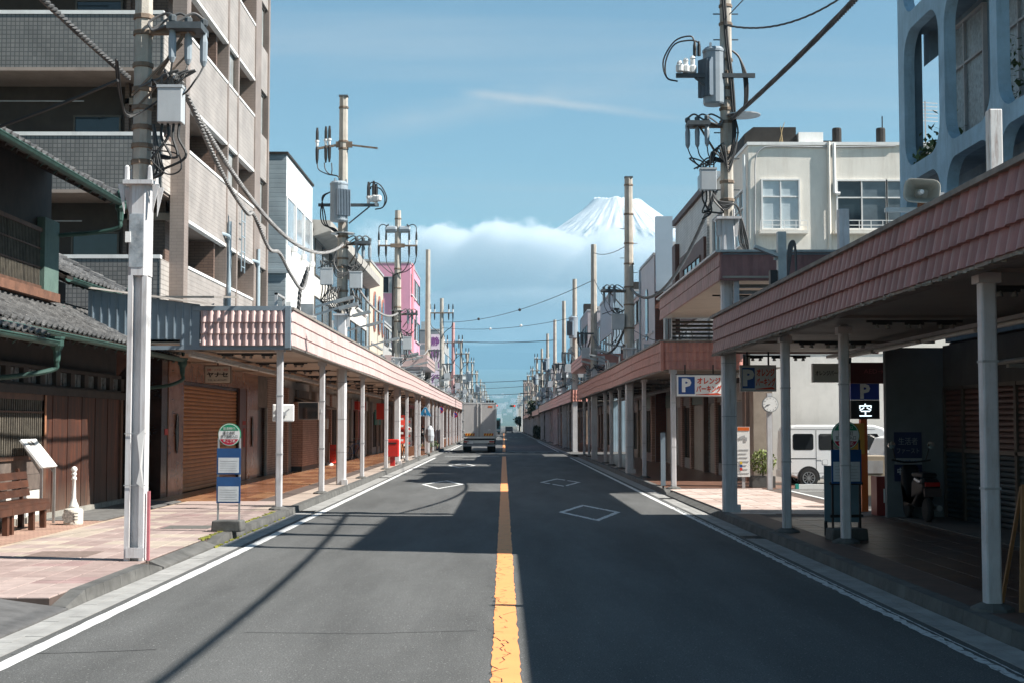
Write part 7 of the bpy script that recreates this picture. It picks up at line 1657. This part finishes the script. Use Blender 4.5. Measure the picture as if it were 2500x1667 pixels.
# car-park signs
def p_sign(label, x0, x1, y, z0, z1, painted_shade):
    S_ = wthing('parking_sign', label, 'sign', ((x0+x1)/2, y, z0)); w, h = x1-x0, z1-z0; face = mat('sign_face_painted_shade', (.56, .57, .55), .5, .05) if painted_shade else INKW  # sign under the near canopy: darker face colour stands in for its shade
    MB().box(x0, x1, y, y+.12, z0, z1).build('box', mat('sign_case', (.30, .30, .30), .5, .1), S_); MB().box(x0+.02, x1-.02, y-.006, y-.001, z0+.02, z1-.02).build('face', face, S_)
    MB().box(x0+w*.05, x0+w*.40, y-.010, y-.007, z0+h*.12, z1-h*.10).build('blue_field', INKB, S_); text('P', h*.80, face_cam(x0+w*.225, y-.013, z0+h*.52), S_, face, bold=.022, thick=.002)
    OR = mat('sign_orange_red', (.62, .06, .02), .5, .05); text('オレンジ', h*.32, face_cam(x0+w*.70, y-.013, z0+h*.72), S_, OR, width=w*.50, bold=.006, thick=.002); text('パーキング', h*.32, face_cam(x0+w*.70, y-.013, z0+h*.36), S_, OR, width=w*.54, bold=.006, thick=.002)
    MB().poly([(x0+w*.42, y-.012, z0+h*.10), (x0+w*.97, y-.012, z0+h*.10), (x0+w*.88, y-.012, z0+h*.17)]).poly([(x0+w*.42, y-.011, z0+h*.08), (x0+w*.97, y-.011, z0+h*.08), (x0+w*.97, y-.011, z0+h*.105), (x0+w*.42, y-.011, z0+h*.105)]).build('arrow', OR, S_)
    for xx in (x0+w*.2, x1-w*.2): MB().bar((xx, y+.06, z1), (xx, y+.06, z1+.25), .03).build('hanger', BLK, S_)
p_sign('bright parking sign with blue P hanging under the far canopy end', 4.36, 5.55, 36.0, 2.46, 3.02, False); p_sign('shaded parking sign with blue P hanging under the near canopy end', 4.48, 5.16, 26.9, 2.38, 2.88, True)
hs2 = wthing('hanging_sign_panel', 'hanging lightbox, white on the left and dark red on the right', 'sign', (6.3, 25.9, 2.45)); MB().box(5.62, 6.30, 25.8, 25.95, 2.52, 2.86).build('white_panel', mat('panel_dim_white', (.62, .62, .58), .5, .06), hs2); MB().box(6.305, 6.98, 25.8, 25.95, 2.50, 2.88).build('red_panel', mat('panel_dark_red', (.085, .012, .012), .5, .1), hs2)
text('オレンジパーキング', .10, face_cam(5.96, 25.79, 2.69), hs2, INK, width=.60, bold=.002, thick=.002); text('AED→', .11, face_cam(6.72, 25.79, 2.72), hs2, mat('faded_red_ink', (.32, .07, .07), .6, .05), width=.36, thick=.002)
MB().bar((6.3, 25.87, 2.8), (6.3, 25.87, 3.1), .06).build('hanger', BLK, hs2)
ps2 = wthing('parking_display', 'blue parking display with lit vacancy character on an orange post', 'sign', (6.8, 26.9, .12)); MB().box(6.53, 7.07, 26.75, 26.9, 2.22, 2.55).build('blue_panel', mat('display_blue', (.01, .035, .30), .4, .05), ps2); text('P', .36, face_cam(6.80, 26.735, 2.38), ps2, INKW, bold=.016, thick=.002)
MB().box(6.53, 7.07, 26.74, 26.9, 1.86, 2.215).build('display', BLK, ps2); text('空', .27, face_cam(6.80, 26.73, 2.03), ps2, mat('led_white', (.75, .92, 1.0), .5, .0, emit=.9), thick=.002)
ORP = mat('orange_post', (.60, .12, .015), .5, .08, 3); MB().box(6.74, 6.86, 26.85, 27.0, .12, 1.86).build('post', ORP, ps2); MB().box(6.52, 6.80, 26.83, 26.9, 1.2, 1.78).build('yellow_panel', mat('yellow_orange_panel', (.62, .30, .04), .5, .06), ps2)
tm = wthing('ticket_machine', 'beige parking ticket machine behind the orange post', 'machine', (7.3, 28.0, .12)); o = MB().box(7.0, 7.5, 28.0, 28.4, .35, 1.15).build('cabinet', mat('beige_cabinet', (.36, .31, .24), .5, .06), tm); bevel(o, .02); MB().box(7.05, 7.45, 27.99, 28.0, .8, 1.05).build('panel', GRYM, tm); MB().box(7.1, 7.4, 28.05, 28.35, .12, .35).build('foot', GRYM, tm)
rb = wthing('red_cabinet', 'small dark red cabinet against the end wall of the near shops', 'cabinet', (6.9, 26.0, .12)); MB().box(6.72, 6.80+.12, 25.7, 26.1, .12, .82).build('box', mat('dark_red_box', (.20, .018, .014), .5, .1), rb); MB().box(6.84, 6.90, 25.69, 25.7, .35, .6).build('label_plate', INKW, rb)
# clock on a post
ck = wthing('post_clock', 'round white clock on a slim post at the car park edge', 'clock', (6.74, 36.1, .12)); o = MB().box(6.68, 6.80, 36.05, 36.2, .12, 2.55).build('post', PIL, ck); MB().lathe([(.01, -.04), (.205, -.04), (.205, .02), (.01, .02)], (6.74, 36.0, 2.27), 36, 'y').build('case', SLVR, ck); MB().lathe([(.01, -.044), (.185, -.044), (.185, -.041)], (6.74, 36.0, 2.27), 36, 'y').build('dial', INKW, ck)
for k in range(12):
    a = R(90-30*k-30); text(str(k+1), .045, face_cam(6.74+.155*math.cos(a), 35.953, 2.27+.155*math.sin(a)), ck, INK, thick=.001)
for ang, l, w in ((90-30*8.69, .10, .016), (90-6*41.5, .145, .011)):
    a = R(ang); MB().bar((6.74, 35.952, 2.27), (6.74+l*math.cos(a), 35.952, 2.27+l*math.sin(a)), w, .003).build('hand', INK, ck)
# camera notice board, planter shrub
nb = wthing('notice_board', 'narrow security camera notice board at the car park edge', 'notice', (6.15, 36.6, .12)); MB().box(6.0, 6.32, 36.6, 36.63, .42, 1.70).build('board', WHT, nb); MB().box(6.01, 6.31, 36.592, 36.598, 1.60, 1.69).build('orange_strip', ORP, nb); cm = MB().obox((6.13, 36.59, 1.43), (.14, .006, .07), Matrix.Rotation(R(-18), 3, 'Y')).obox((6.22, 36.59, 1.38), (.06, .006, .10)).build('camera_picture', GRYM, nb)
for k in range(7): MB().box(6.03, 6.29-.03*(k % 3), 36.592, 36.597, .50+.10*k, .52+.10*k).build('print_line', GRYM, nb)
for c_, z in ((REDC, .58), (INKB, .66), (mat('print_yellow', (.6, .4, .03), .5, .05), .74)): MB().box(6.06, 6.12, 36.588, 36.591, z, z+.07).build('print_patch', c_, nb)
MB().box(6.12, 6.2, 36.63, 36.68, .12, 1.6).build('post', GRYM, nb)
pl_ = wthing('potted_shrub', 'round green shrub in a low planter beside the clock post', 'shrub', (6.85, 37.2, .12)); MB().box(6.45, 7.05, 37.0, 37.5, .12, .42).build('planter', KRB, pl_)
def ball(r_): 
    while True:
        v = Vector((r_.uniform(-1, 1), r_.uniform(-1, 1), r_.uniform(-1, 1)))
        if .3 < v.length < 1: return (6.76+v.x*.36, 37.2+v.y*.32, .78+v.z*.34)
leaves(900, ball, .035, .075, 11).build('foliage', mat('shrub_leaf', (.10, .15, .03), .6, .4, 12, c2=(.22, .26, .06)), pl_, fixn=False); MB().tube([(6.76, 37.2, .42), (6.75, 37.2, .9)], .02, 5).build('stem', TIM2, pl_)
bp_ = wthing('blue_grey_stand', 'slim blue-grey standing board beside the far canopy corner pillar', 'stand', (4.08, 36.5, .12)); MB().box(4.02, 4.14, 36.5, 36.56, .2, 1.55).build('board', BGS, bp_); MB().box(4.06, 4.1, 36.5, 36.56, .12, .2).build('foot', BLK, bp_)
# easel at the lower right edge
ez = wthing('wooden_easel', 'wooden A-frame easel at the lower right edge beside the arcade pillar', 'easel', (4.72, 12.6, .12)); WD = mat('easel_wood', (.30, .15, .06), .6, .2, 6)
for s in (0, .42): MB().bar((4.50+s, 12.45, .12), (4.60+s, 12.62, 1.22), .035).build('leg', WD, ez); MB().bar((4.50+s, 12.95, .12), (4.60+s, 12.66, 1.2), .03).build('leg', WD, ez)
MB().bar((4.55, 12.52, .45), (4.98, 12.52, .45), .03).build('rail', WD, ez); MB().obox((4.80, 12.56, .92), (.40, .02, .50), Matrix.Rotation(R(-9), 3, 'X')).build('board', mat('easel_board', (.36, .26, .15), .7, .1), ez); MB().obox((4.82, 12.555, 1.22), (.34, .03, .06), Matrix.Rotation(R(-9), 3, 'X')).build('paper', PAP, ez)
# things on the near right canopy: loudspeaker, posts, lamp
sp_ = wthing('loudspeaker', 'grey horn loudspeaker mounted above the near right canopy', 'loudspeaker', (4.9, 16.6, 3.8)); HRN = mat('horn_grey', (.33, .315, .27), .5, .1, 4, grime=.3, gcol=(.15, .13, .1))
Ms = Matrix.Translation((4.86, 16.4, 4.44)) @ Matrix.Rotation(R(-14), 4, 'Z') @ Matrix.Rotation(R(6), 4, 'Y')
def rrx(w, h, r): return [(p, q) for p, q in rr_pts(-w/2, w/2, -h/2, h/2, r, 3)]
b = MB(); secs = [(-.14, .40, .27), (-.125, .41, .28), (-.10, .40, .27), (.0, .26, .17), (.12, .14, .10), (.20, .10, .09)]; n = 16
for (yy, w, h) in secs: b.v += [tuple(Ms @ Vector((p, yy, q))) for p, q in rrx(w, h, min(w, h)*.3)]
for (yy, w, h) in [(-.13, .37, .245), (-.02, .26, .17), (.06, .15, .10)]: b.v += [tuple(Ms @ Vector((p, yy, q))) for p, q in rrx(w, h, min(w, h)*.3)]
for s_ in range(5):
    for i in range(n): b.f.append((s_*n+i, s_*n+(i+1) % n, (s_+1)*n+(i+1) % n, (s_+1)*n+i))
o0 = 6*n
for i in range(n):
    j = (i+1) % n; b.f += [(i, o0+i, o0+j, j), (o0+i, o0+n+i, o0+n+j, o0+j), (o0+n+i, o0+2*n+i, o0+2*n+j, o0+n+j)]
b.f.append(tuple(o0+2*n+i for i in range(n))); b.f.append(tuple(5*n+i for i in range(n)))
b.build('horn', HRN, sp_, fixn=False); ct = Ms @ Vector((0, -.06, 0)); MB().lathe([(.0, -.03), (.025, -.02), (.035, .02), (.035, .12)], tuple(ct), 12, 'y').build('driver', POR, sp_)
MB().box(5.02, 5.16, 16.5, 16.75, 4.32, 4.46).build('amplifier', GRYM, sp_); MB().box(4.84, 4.90, 16.42, 16.5, 3.80, 4.34).build('stem', RUST, sp_); MB().box(4.45, 5.05, 16.42, 16.5, 4.22, 4.27).build('bracket', SLVR, sp_)
rp_ = wthing('rusty_post', 'white post streaked with rust rising above the near right canopy', 'post', (4.5, 12.9, 3.75)); RSP = mat('rust_streaked_white', (.62, .60, .57), .6, .08, 4, grime=1.0, gcol=(.16, .05, .02), gscale=(9, 9, .8)); o = MB().box(4.44, 4.56, 12.84, 12.96, 3.8, 4.63).build('post', RSP, rp_); bevel(o, .01)
wp_ = wthing('white_post', 'plain white post rising above the near right canopy', 'post', (4.9, 20.4, 3.75)); bevel(MB().box(4.83, 4.98, 20.33, 20.48, 3.8, 4.85).build('post', PIL, wp_), .01)
lp_ = wthing('canopy_lamp', 'grey lamp on a bracket post above the far end of the near right canopy', 'lamp', (4.6, 23.6, 3.75)); MB().box(4.56, 4.70, 23.5, 23.64, 3.78, 4.95).build('post', SLVR, lp_); MB().obox((4.36, 23.5, 4.62), (.42, .16, .05), Matrix.Rotation(R(22), 3, 'Y')).build('lamp_head', SLVR, lp_); MB().bar((4.5, 23.55, 4.5), (4.6, 23.55, 4.5), .04).build('bracket', SLVR, lp_)
MB().box(4.42, 4.54, 23.45, 23.6, 4.0, 4.3).build('junction_box', BLK, lp_)
for k in range(3): MB().tube(arc_pts([(4.72, 23.5, 4.2), (4.74+.03*k, 23.5, 4.7), (4.84, 23.5, 4.75-.03*k), (4.86, 23.5, 4.2)]), .018, 6).build('cable_loop', CABLEG, lp_)
rl = wthing('roof_rail', 'steel rail frame along the top of the near right canopy', 'railing', (4.6, 18, 3.75)); b = MB()
for (a, c) in ((15.0, 17.4), (21.4, 23.0)):
    b.box(4.5, 4.56, a, c, 4.06, 4.10)
    for k in range(3): yy = a+(c-a)*k/2; b.box(4.5, 4.56, yy-.03, yy+.03, 3.76, 4.10)
b.build('rail', SLVR, rl)

# ================================================================ PERSON
def person(x, y, label):
    P = wthing('person', label, 'person', (x, y, .122)); cl = mat('dark_clothes', (.016, .017, .020), .85, .2, 8); sk = mat('skin', (.45, .27, .20), .6, .05)
    J = {'pelvis': (0, 0, .92), 'waist': (0, -.01, 1.05), 'chest': (0, -.01, 1.25), 'neck': (0, 0, 1.40), 'hl': (-.09, 0, .88), 'kl': (-.10, -.03, .48), 'al': (-.10, .01, .09), 'tl': (-.11, -.13, .04), 'hr': (.09, 0, .88), 'kr': (.10, -.06, .49), 'ar': (.11, -.02, .09), 'tr': (.12, -.16, .04), 'sl': (-.17, 0, 1.34), 'el': (-.22, .02, 1.08), 'wl': (-.20, -.10, .86), 'sr': (.17, 0, 1.34), 'er': (.22, .02, 1.08), 'wr': (.19, -.12, .88)}
    rad = {'pelvis': .135, 'waist': .125, 'chest': .145, 'neck': .055, 'hl': .09, 'kl': .06, 'al': .045, 'tl': .035, 'hr': .09, 'kr': .06, 'ar': .045, 'tr': .035, 'sl': .065, 'el': .045, 'wl': .033, 'sr': .065, 'er': .045, 'wr': .033}
    nm = list(J); E_ = [('pelvis', 'waist'), ('waist', 'chest'), ('chest', 'neck'), ('pelvis', 'hl'), ('hl', 'kl'), ('kl', 'al'), ('al', 'tl'), ('pelvis', 'hr'), ('hr', 'kr'), ('kr', 'ar'), ('ar', 'tr'), ('chest', 'sl'), ('sl', 'el'), ('el', 'wl'), ('chest', 'sr'), ('sr', 'er'), ('er', 'wr')]
    def skin(name, verts, edges, radii, m, parent):
        me = bpy.data.meshes.new(name); me.from_pydata([(x+v[0], y+v[1], .122+v[2]) for v in verts], edges, []); o = link(name, me, parent); md = o.modifiers.new('skin', 'SKIN'); md.use_smooth_shade = True
        for i, v in enumerate(me.skin_vertices[0].data): v.radius = (radii[i], radii[i]); v.use_root = (i == 0)
        s = o.modifiers.new('sub', 'SUBSURF'); s.levels = 1; s.render_levels = 1; me.materials.append(m); return o
    body = skin('body', [J[k] for k in nm], [(nm.index(a), nm.index(b_)) for a, b_ in E_], [rad[k] for k in nm], cl, P)
    hd = MB().lathe([(.02, -.12), (.055, -.11), (.078, -.05), (.085, .02), (.078, .08), (.045, .12), (.01, .13)], (x, y-.01, .122+1.54), 14).build('head', sk, P, smooth=True)
    MB().lathe([(.03, -.05), (.092, .0), (.094, .05), (.07, .11), (.01, .142)], (x, y+.012, .122+1.54), 14).build('hair', mat('black_hair', (.012, .010, .009), .6, .1), hd); MB().obox((x, y-.098, .122+1.53), (.02, .03, .04)).build('nose', sk, hd)
    for s in (-1, 1):
        MB().obox((x+s*.032, y-.088, .122+1.555), (.018, .008, .008)).build('eye', BLK, hd); MB().obox((x+s*.087, y, .122+1.54), (.012, .03, .05)).build('ear', sk, hd)
        w = J['wl'] if s < 0 else J['wr']; vs = [w, (w[0], w[1]-.03, w[2]-.05)]; ed = [(0, 1)]; rd_ = [.026, .03]
        for k in range(4): a = len(vs); vs += [(w[0]-.024+.016*k, w[1]-.045, w[2]-.09), (w[0]-.024+.016*k, w[1]-.05, w[2]-.12-.008*(k in (1, 2)))]; ed += [(1, a), (a, a+1)]; rd_ += [.009, .007]
        a = len(vs); vs += [(w[0]-s*.035, w[1]-.04, w[2]-.055), (w[0]-s*.045, w[1]-.055, w[2]-.085)]; ed += [(1, a), (a, a+1)]; rd_ += [.010, .008]; skin('hand', vs, ed, rd_, sk, P)
    MB().box(x-.05, x+.05, y-.14, y-.10, .122+1.05, .122+1.33).build('white_shirt_front', WHT, P)
    return P
person(-5.93, 104, 'person in dark clothes standing under the far left arcade')
bg = wthing('wrapped_bundle', 'white plastic wrapped bundle tied to a left arcade column', 'bundle', (-4.2, 80, .9)); o = MB().lathe([(.05, 0), (.22, .1), (.26, .4), (.22, .75), (.08, .95)], (-4.16, 80.0, .75), 10).build('wrap', mat('plastic_wrap', (.42, .46, .50), .4, .2, 6), bg)
for k, (x, y) in enumerate(((-4.5, 86.0), (-4.4, 88.6), (-4.5, 91.0))):
    F_ = wthing('flower_pot', ('nearest', 'middle', 'farthest')[k]+' of the flower pots along the left kerb past the crossing', 'plant pot', (x, y, .12), 'flower pots on the left kerb'); MB().lathe([(.13, 0), (.19, .28), (.20, .3)], (x, y, .12), 10).build('pot', (TIM2, KRB, BLK)[k], F_)
    leaves(150, lambda r_, x=x, y=y: (x+r_.gauss(0, .16), y+r_.gauss(0, .16), .45+abs(r_.gauss(0, .12))), .05, .12, 20+k).build('foliage', VINE, F_, fixn=False)
# ================================================================ FAR END OF THE STREET
CONB = mat('conifer', (.020, .032, .016), .8, .4, 6)
hg = wthing('hedge', 'dark clipped hedge along the far right kerb', 'hedge', (4.3, 178, .1)); leaves(3800, lambda r_: (3.95+r_.random()*1.1, 166+r_.random()*26, .1+r_.random()*(1.35+.2*math.sin(r_.random()*6))), .18, .4, 31).build('foliage', CONB, hg, fixn=False); MB().box(4.2, 4.8, 166, 192, .1, 1.1).build('stems', CONB, hg)
for k, (x, y, h, lab) in enumerate(((4.6, 205, 5.2, 'dark small tree on the right near the end of the street'), (-3.2, 345, 4.5, 'dark tree left of centre beyond the end of the street'), (4.2, 380, 4.2, 'dark tree right of centre beyond the end of the street'))):
    Tt = wthing('street_tree', lab, 'tree', (x, y, 0)); MB().tube([(x, y, 0), (x+.1, y, h*.5), (x, y, h*.8)], [.18, .12, .05], 6).build('trunk', TIM, Tt)
    r0 = random.Random(k); cl_ = [(r0.uniform(-1, 1)*h*.2, r0.uniform(-1, 1)*h*.2, h*(.45+.5*r0.random())) for _ in range(9)]
    def fn(r_, x=x, y=y, cl_=cl_, h=h): c = r_.choice(cl_); return (x+c[0]+r_.gauss(0, h*.08), y+c[1]+r_.gauss(0, h*.08), c[2]+r_.gauss(0, h*.07))
    leaves(1500, fn, .2, .45, 50+k).build('crown', mat('tree_leaf', (.030, .050, .022), .7, .4, 3, c2=(.06, .085, .035)), Tt, fixn=False)
bs3 = wthing('distant_bus', 'teal and white bus waiting at the far crossing', 'bus', (-2.2, 262, 0)); bevel(MB().box(-2.9, -.6, 262, 270, .4, 3.0).build('body', mat('bus_teal', (.05, .22, .24), .4, .1), bs3), .1); MB().box(-2.75, -.75, 261.95, 262, 1.5, 2.6).build('windscreen', GLASS, bs3); MB().box(-2.9, -.6, 261.97, 262, .6, .95).build('bumper', WHT, bs3)
for xx in (-2.6, -.9): wheel(bs3, (xx, 263.5, .45), .45, .3, 'x', 6)
cr = wthing('distant_car', 'small dark car under the traffic lights far away', 'car', (.9, 300, 0)); bevel(MB().prism([(300, .35), (300, .9), (300.7, 1.4), (302.6, 1.4), (303.4, .9), (304, .85), (304, .35)], 'x', .3, 1.9).build('body', mat('far_car', (.10, .11, .13), .3, .1), cr), .08); MB().box(.45, 1.75, 299.98, 300, 1.0, 1.0+.3).build('window', GLASS, cr)
for xx in (.45, 1.75): wheel(cr, (xx, 300.8, .32), .32, .2, 'x', 6); wheel(cr, (xx, 303.2, .32), .32, .2, 'x', 6)
for k, (x, s, y, lab) in enumerate(((-3.9, 1, 285, 'left set of traffic lights over the far crossing'), (3.9, -1, 292, 'right set of traffic lights over the far crossing'))):
    TL = wthing('traffic_light', lab, 'traffic light', (x, y, 0)); MB().tube([(x, y, 0), (x, y, 6.0)], .10, 8).tube([(x, y, 5.7), (x+s*2.4, y, 5.9)], .06, 6).build('pole', GRYM, TL); bevel(MB().box(x+s*1.5, x+s*2.7, y-.2, y-.05, 5.4, 5.8).build('signal_head', BLK, TL), .05)
    for q in range(3): MB().lathe([(.01, -.02), (.14, -.02), (.14, 0)], (x+s*(1.7+.4*q), y-.2, 5.6), 12, 'y').build('lens', (mat('lens_green', (.02, .16, .12), .3), mat('lens_amber', (.25, .14, .02), .3), mat('lens_red', (.6, .03, .02), .3, emit=1.5))[q if s > 0 else 2-q], TL)
# town beyond: buildings, poles on both sides of the continuing street
r_ = random.Random(77); FT = []
for k in range(14):
    side = 1 if k % 2 else -1; y = 340+k*26+r_.uniform(0, 14); w = r_.uniform(8, 20); h = r_.uniform(5, 11) if k % 5 else r_.uniform(12, 20); x0 = side*r_.uniform(6.0, 9); x1 = x0+side*w
    Bf = wthing('town_building', 'pale town building beyond the end of the street, number %d counted outward from the crossing' % (k+1) if False else 'distant town building beyond the crossing on the %s' % ('right' if side > 0 else 'left'), 'building', ((x0+x1)/2, y, 0), 'distant buildings on the %s beyond the crossing' % ('right' if side > 0 else 'left'))
    m = FARM[(k*3) % 8] if k % 3 else FARM[5]; MB().box(min(x0, x1), max(x0, x1), y, y+w, 0, h).build('wall', m, Bf)
    for q in range(int(h/3)):
        for j in range(int(w/3)): a = min(x0, x1)+.6+j*3; MB().box(a, a+1.6, y-.05, y, 1.1+q*3, 2.5+q*3).build('window', GLASS2, Bf)
    MB().box(min(x0, x1)-.1, max(x0, x1)+.1, y-.1, y+w+.1, h, h+.3).build('coping', GRYM, Bf)
for k in range(10):
    side = 1 if k % 2 else -1; y = 312+k*17; x = side*4.6; Uf = wthing('utility_pole', 'distant utility pole beyond the crossing on the %s' % ('right' if side > 0 else 'left'), 'utility pole', (x, y, 0), 'distant poles on the %s beyond the crossing' % ('right' if side > 0 else 'left'))
    MB().tube([(x, y, 0), (x, y, 10.2+r_.uniform(-.5, 1.2))], [.17, .13], 6).build('shaft', POR if k % 3 == 0 else CPO, Uf); MB().box(x-.9, x+.9, y-.1, y, 9.0, 9.12).build('cross_arm', ARMS, Uf); MB().box(x-.3, x+.3, y-.3, y, 7.2, 8.1).build('transformer', TRF, Uf)
struct(sheet(-4.2, 4.2, ROAD_END-.02, 900, .0, 'road_beyond', ASP))
cv = wthing('white_complex', 'long white industrial complex on the far horizon', 'building', (60, 2300, 0))
for k in range(7):
    x = 20+k*17; h = (30, 42, 34, 52, 38, 46, 30)[k]; MB().box(x, x+15, 2300+k*4, 2330+k*4, 0, h).build('block', WHT, cv)
for k in range(3): MB().tube([(34+k*38, 2310, 0), (34+k*38, 2310, 70)], 2.0, 8).build('chimney', WHT, cv)
# scattered houses on the foot of the slope
b = MB(); r_ = random.Random(12)
for k in range(700):
    Y = r_.uniform(2800, 7800); X = r_.gauss(0, .11)*Y; t = max(0, (Y-2600)/12000); z = 560*t**1.4+80*t*fbm(X/1700, Y/1700)+50*t*fbm(X/450, Y/450, 3)-60*(abs(X)/12000)*t
    s = r_.uniform(7, 20)*(1 if r_.random() < .93 else 2.2); b.box(X, X+s, Y, Y+s, z-8, z+s*.6)
o = b.build('hillside_town', mat('town_white', (.62, .62, .60), .7, .3, .02)); stuff(o); o['label'] = 'pale scatter of far houses on the lower slope'; o['category'] = 'town'
HZ = 1.35e-4
def haze():
    o = MB().box(-13500, 13500, -500, 15500, -60, 790).build('haze', None); stuff(o)
    m = bpy.data.materials.new('haze_air'); m.use_nodes = True; N, L = m.node_tree.nodes, m.node_tree.links
    N.remove(N['Principled BSDF']); pv = N.new('ShaderNodeVolumePrincipled'); pv.inputs['Color'].default_value = (.25, .46, .62, 1); pv.inputs['Density'].default_value = HZ; pv.inputs['Anisotropy'].default_value = 0.0
    L.new(pv.outputs[0], N['Material Output'].inputs['Volume']); o.data.materials.append(m)
haze()
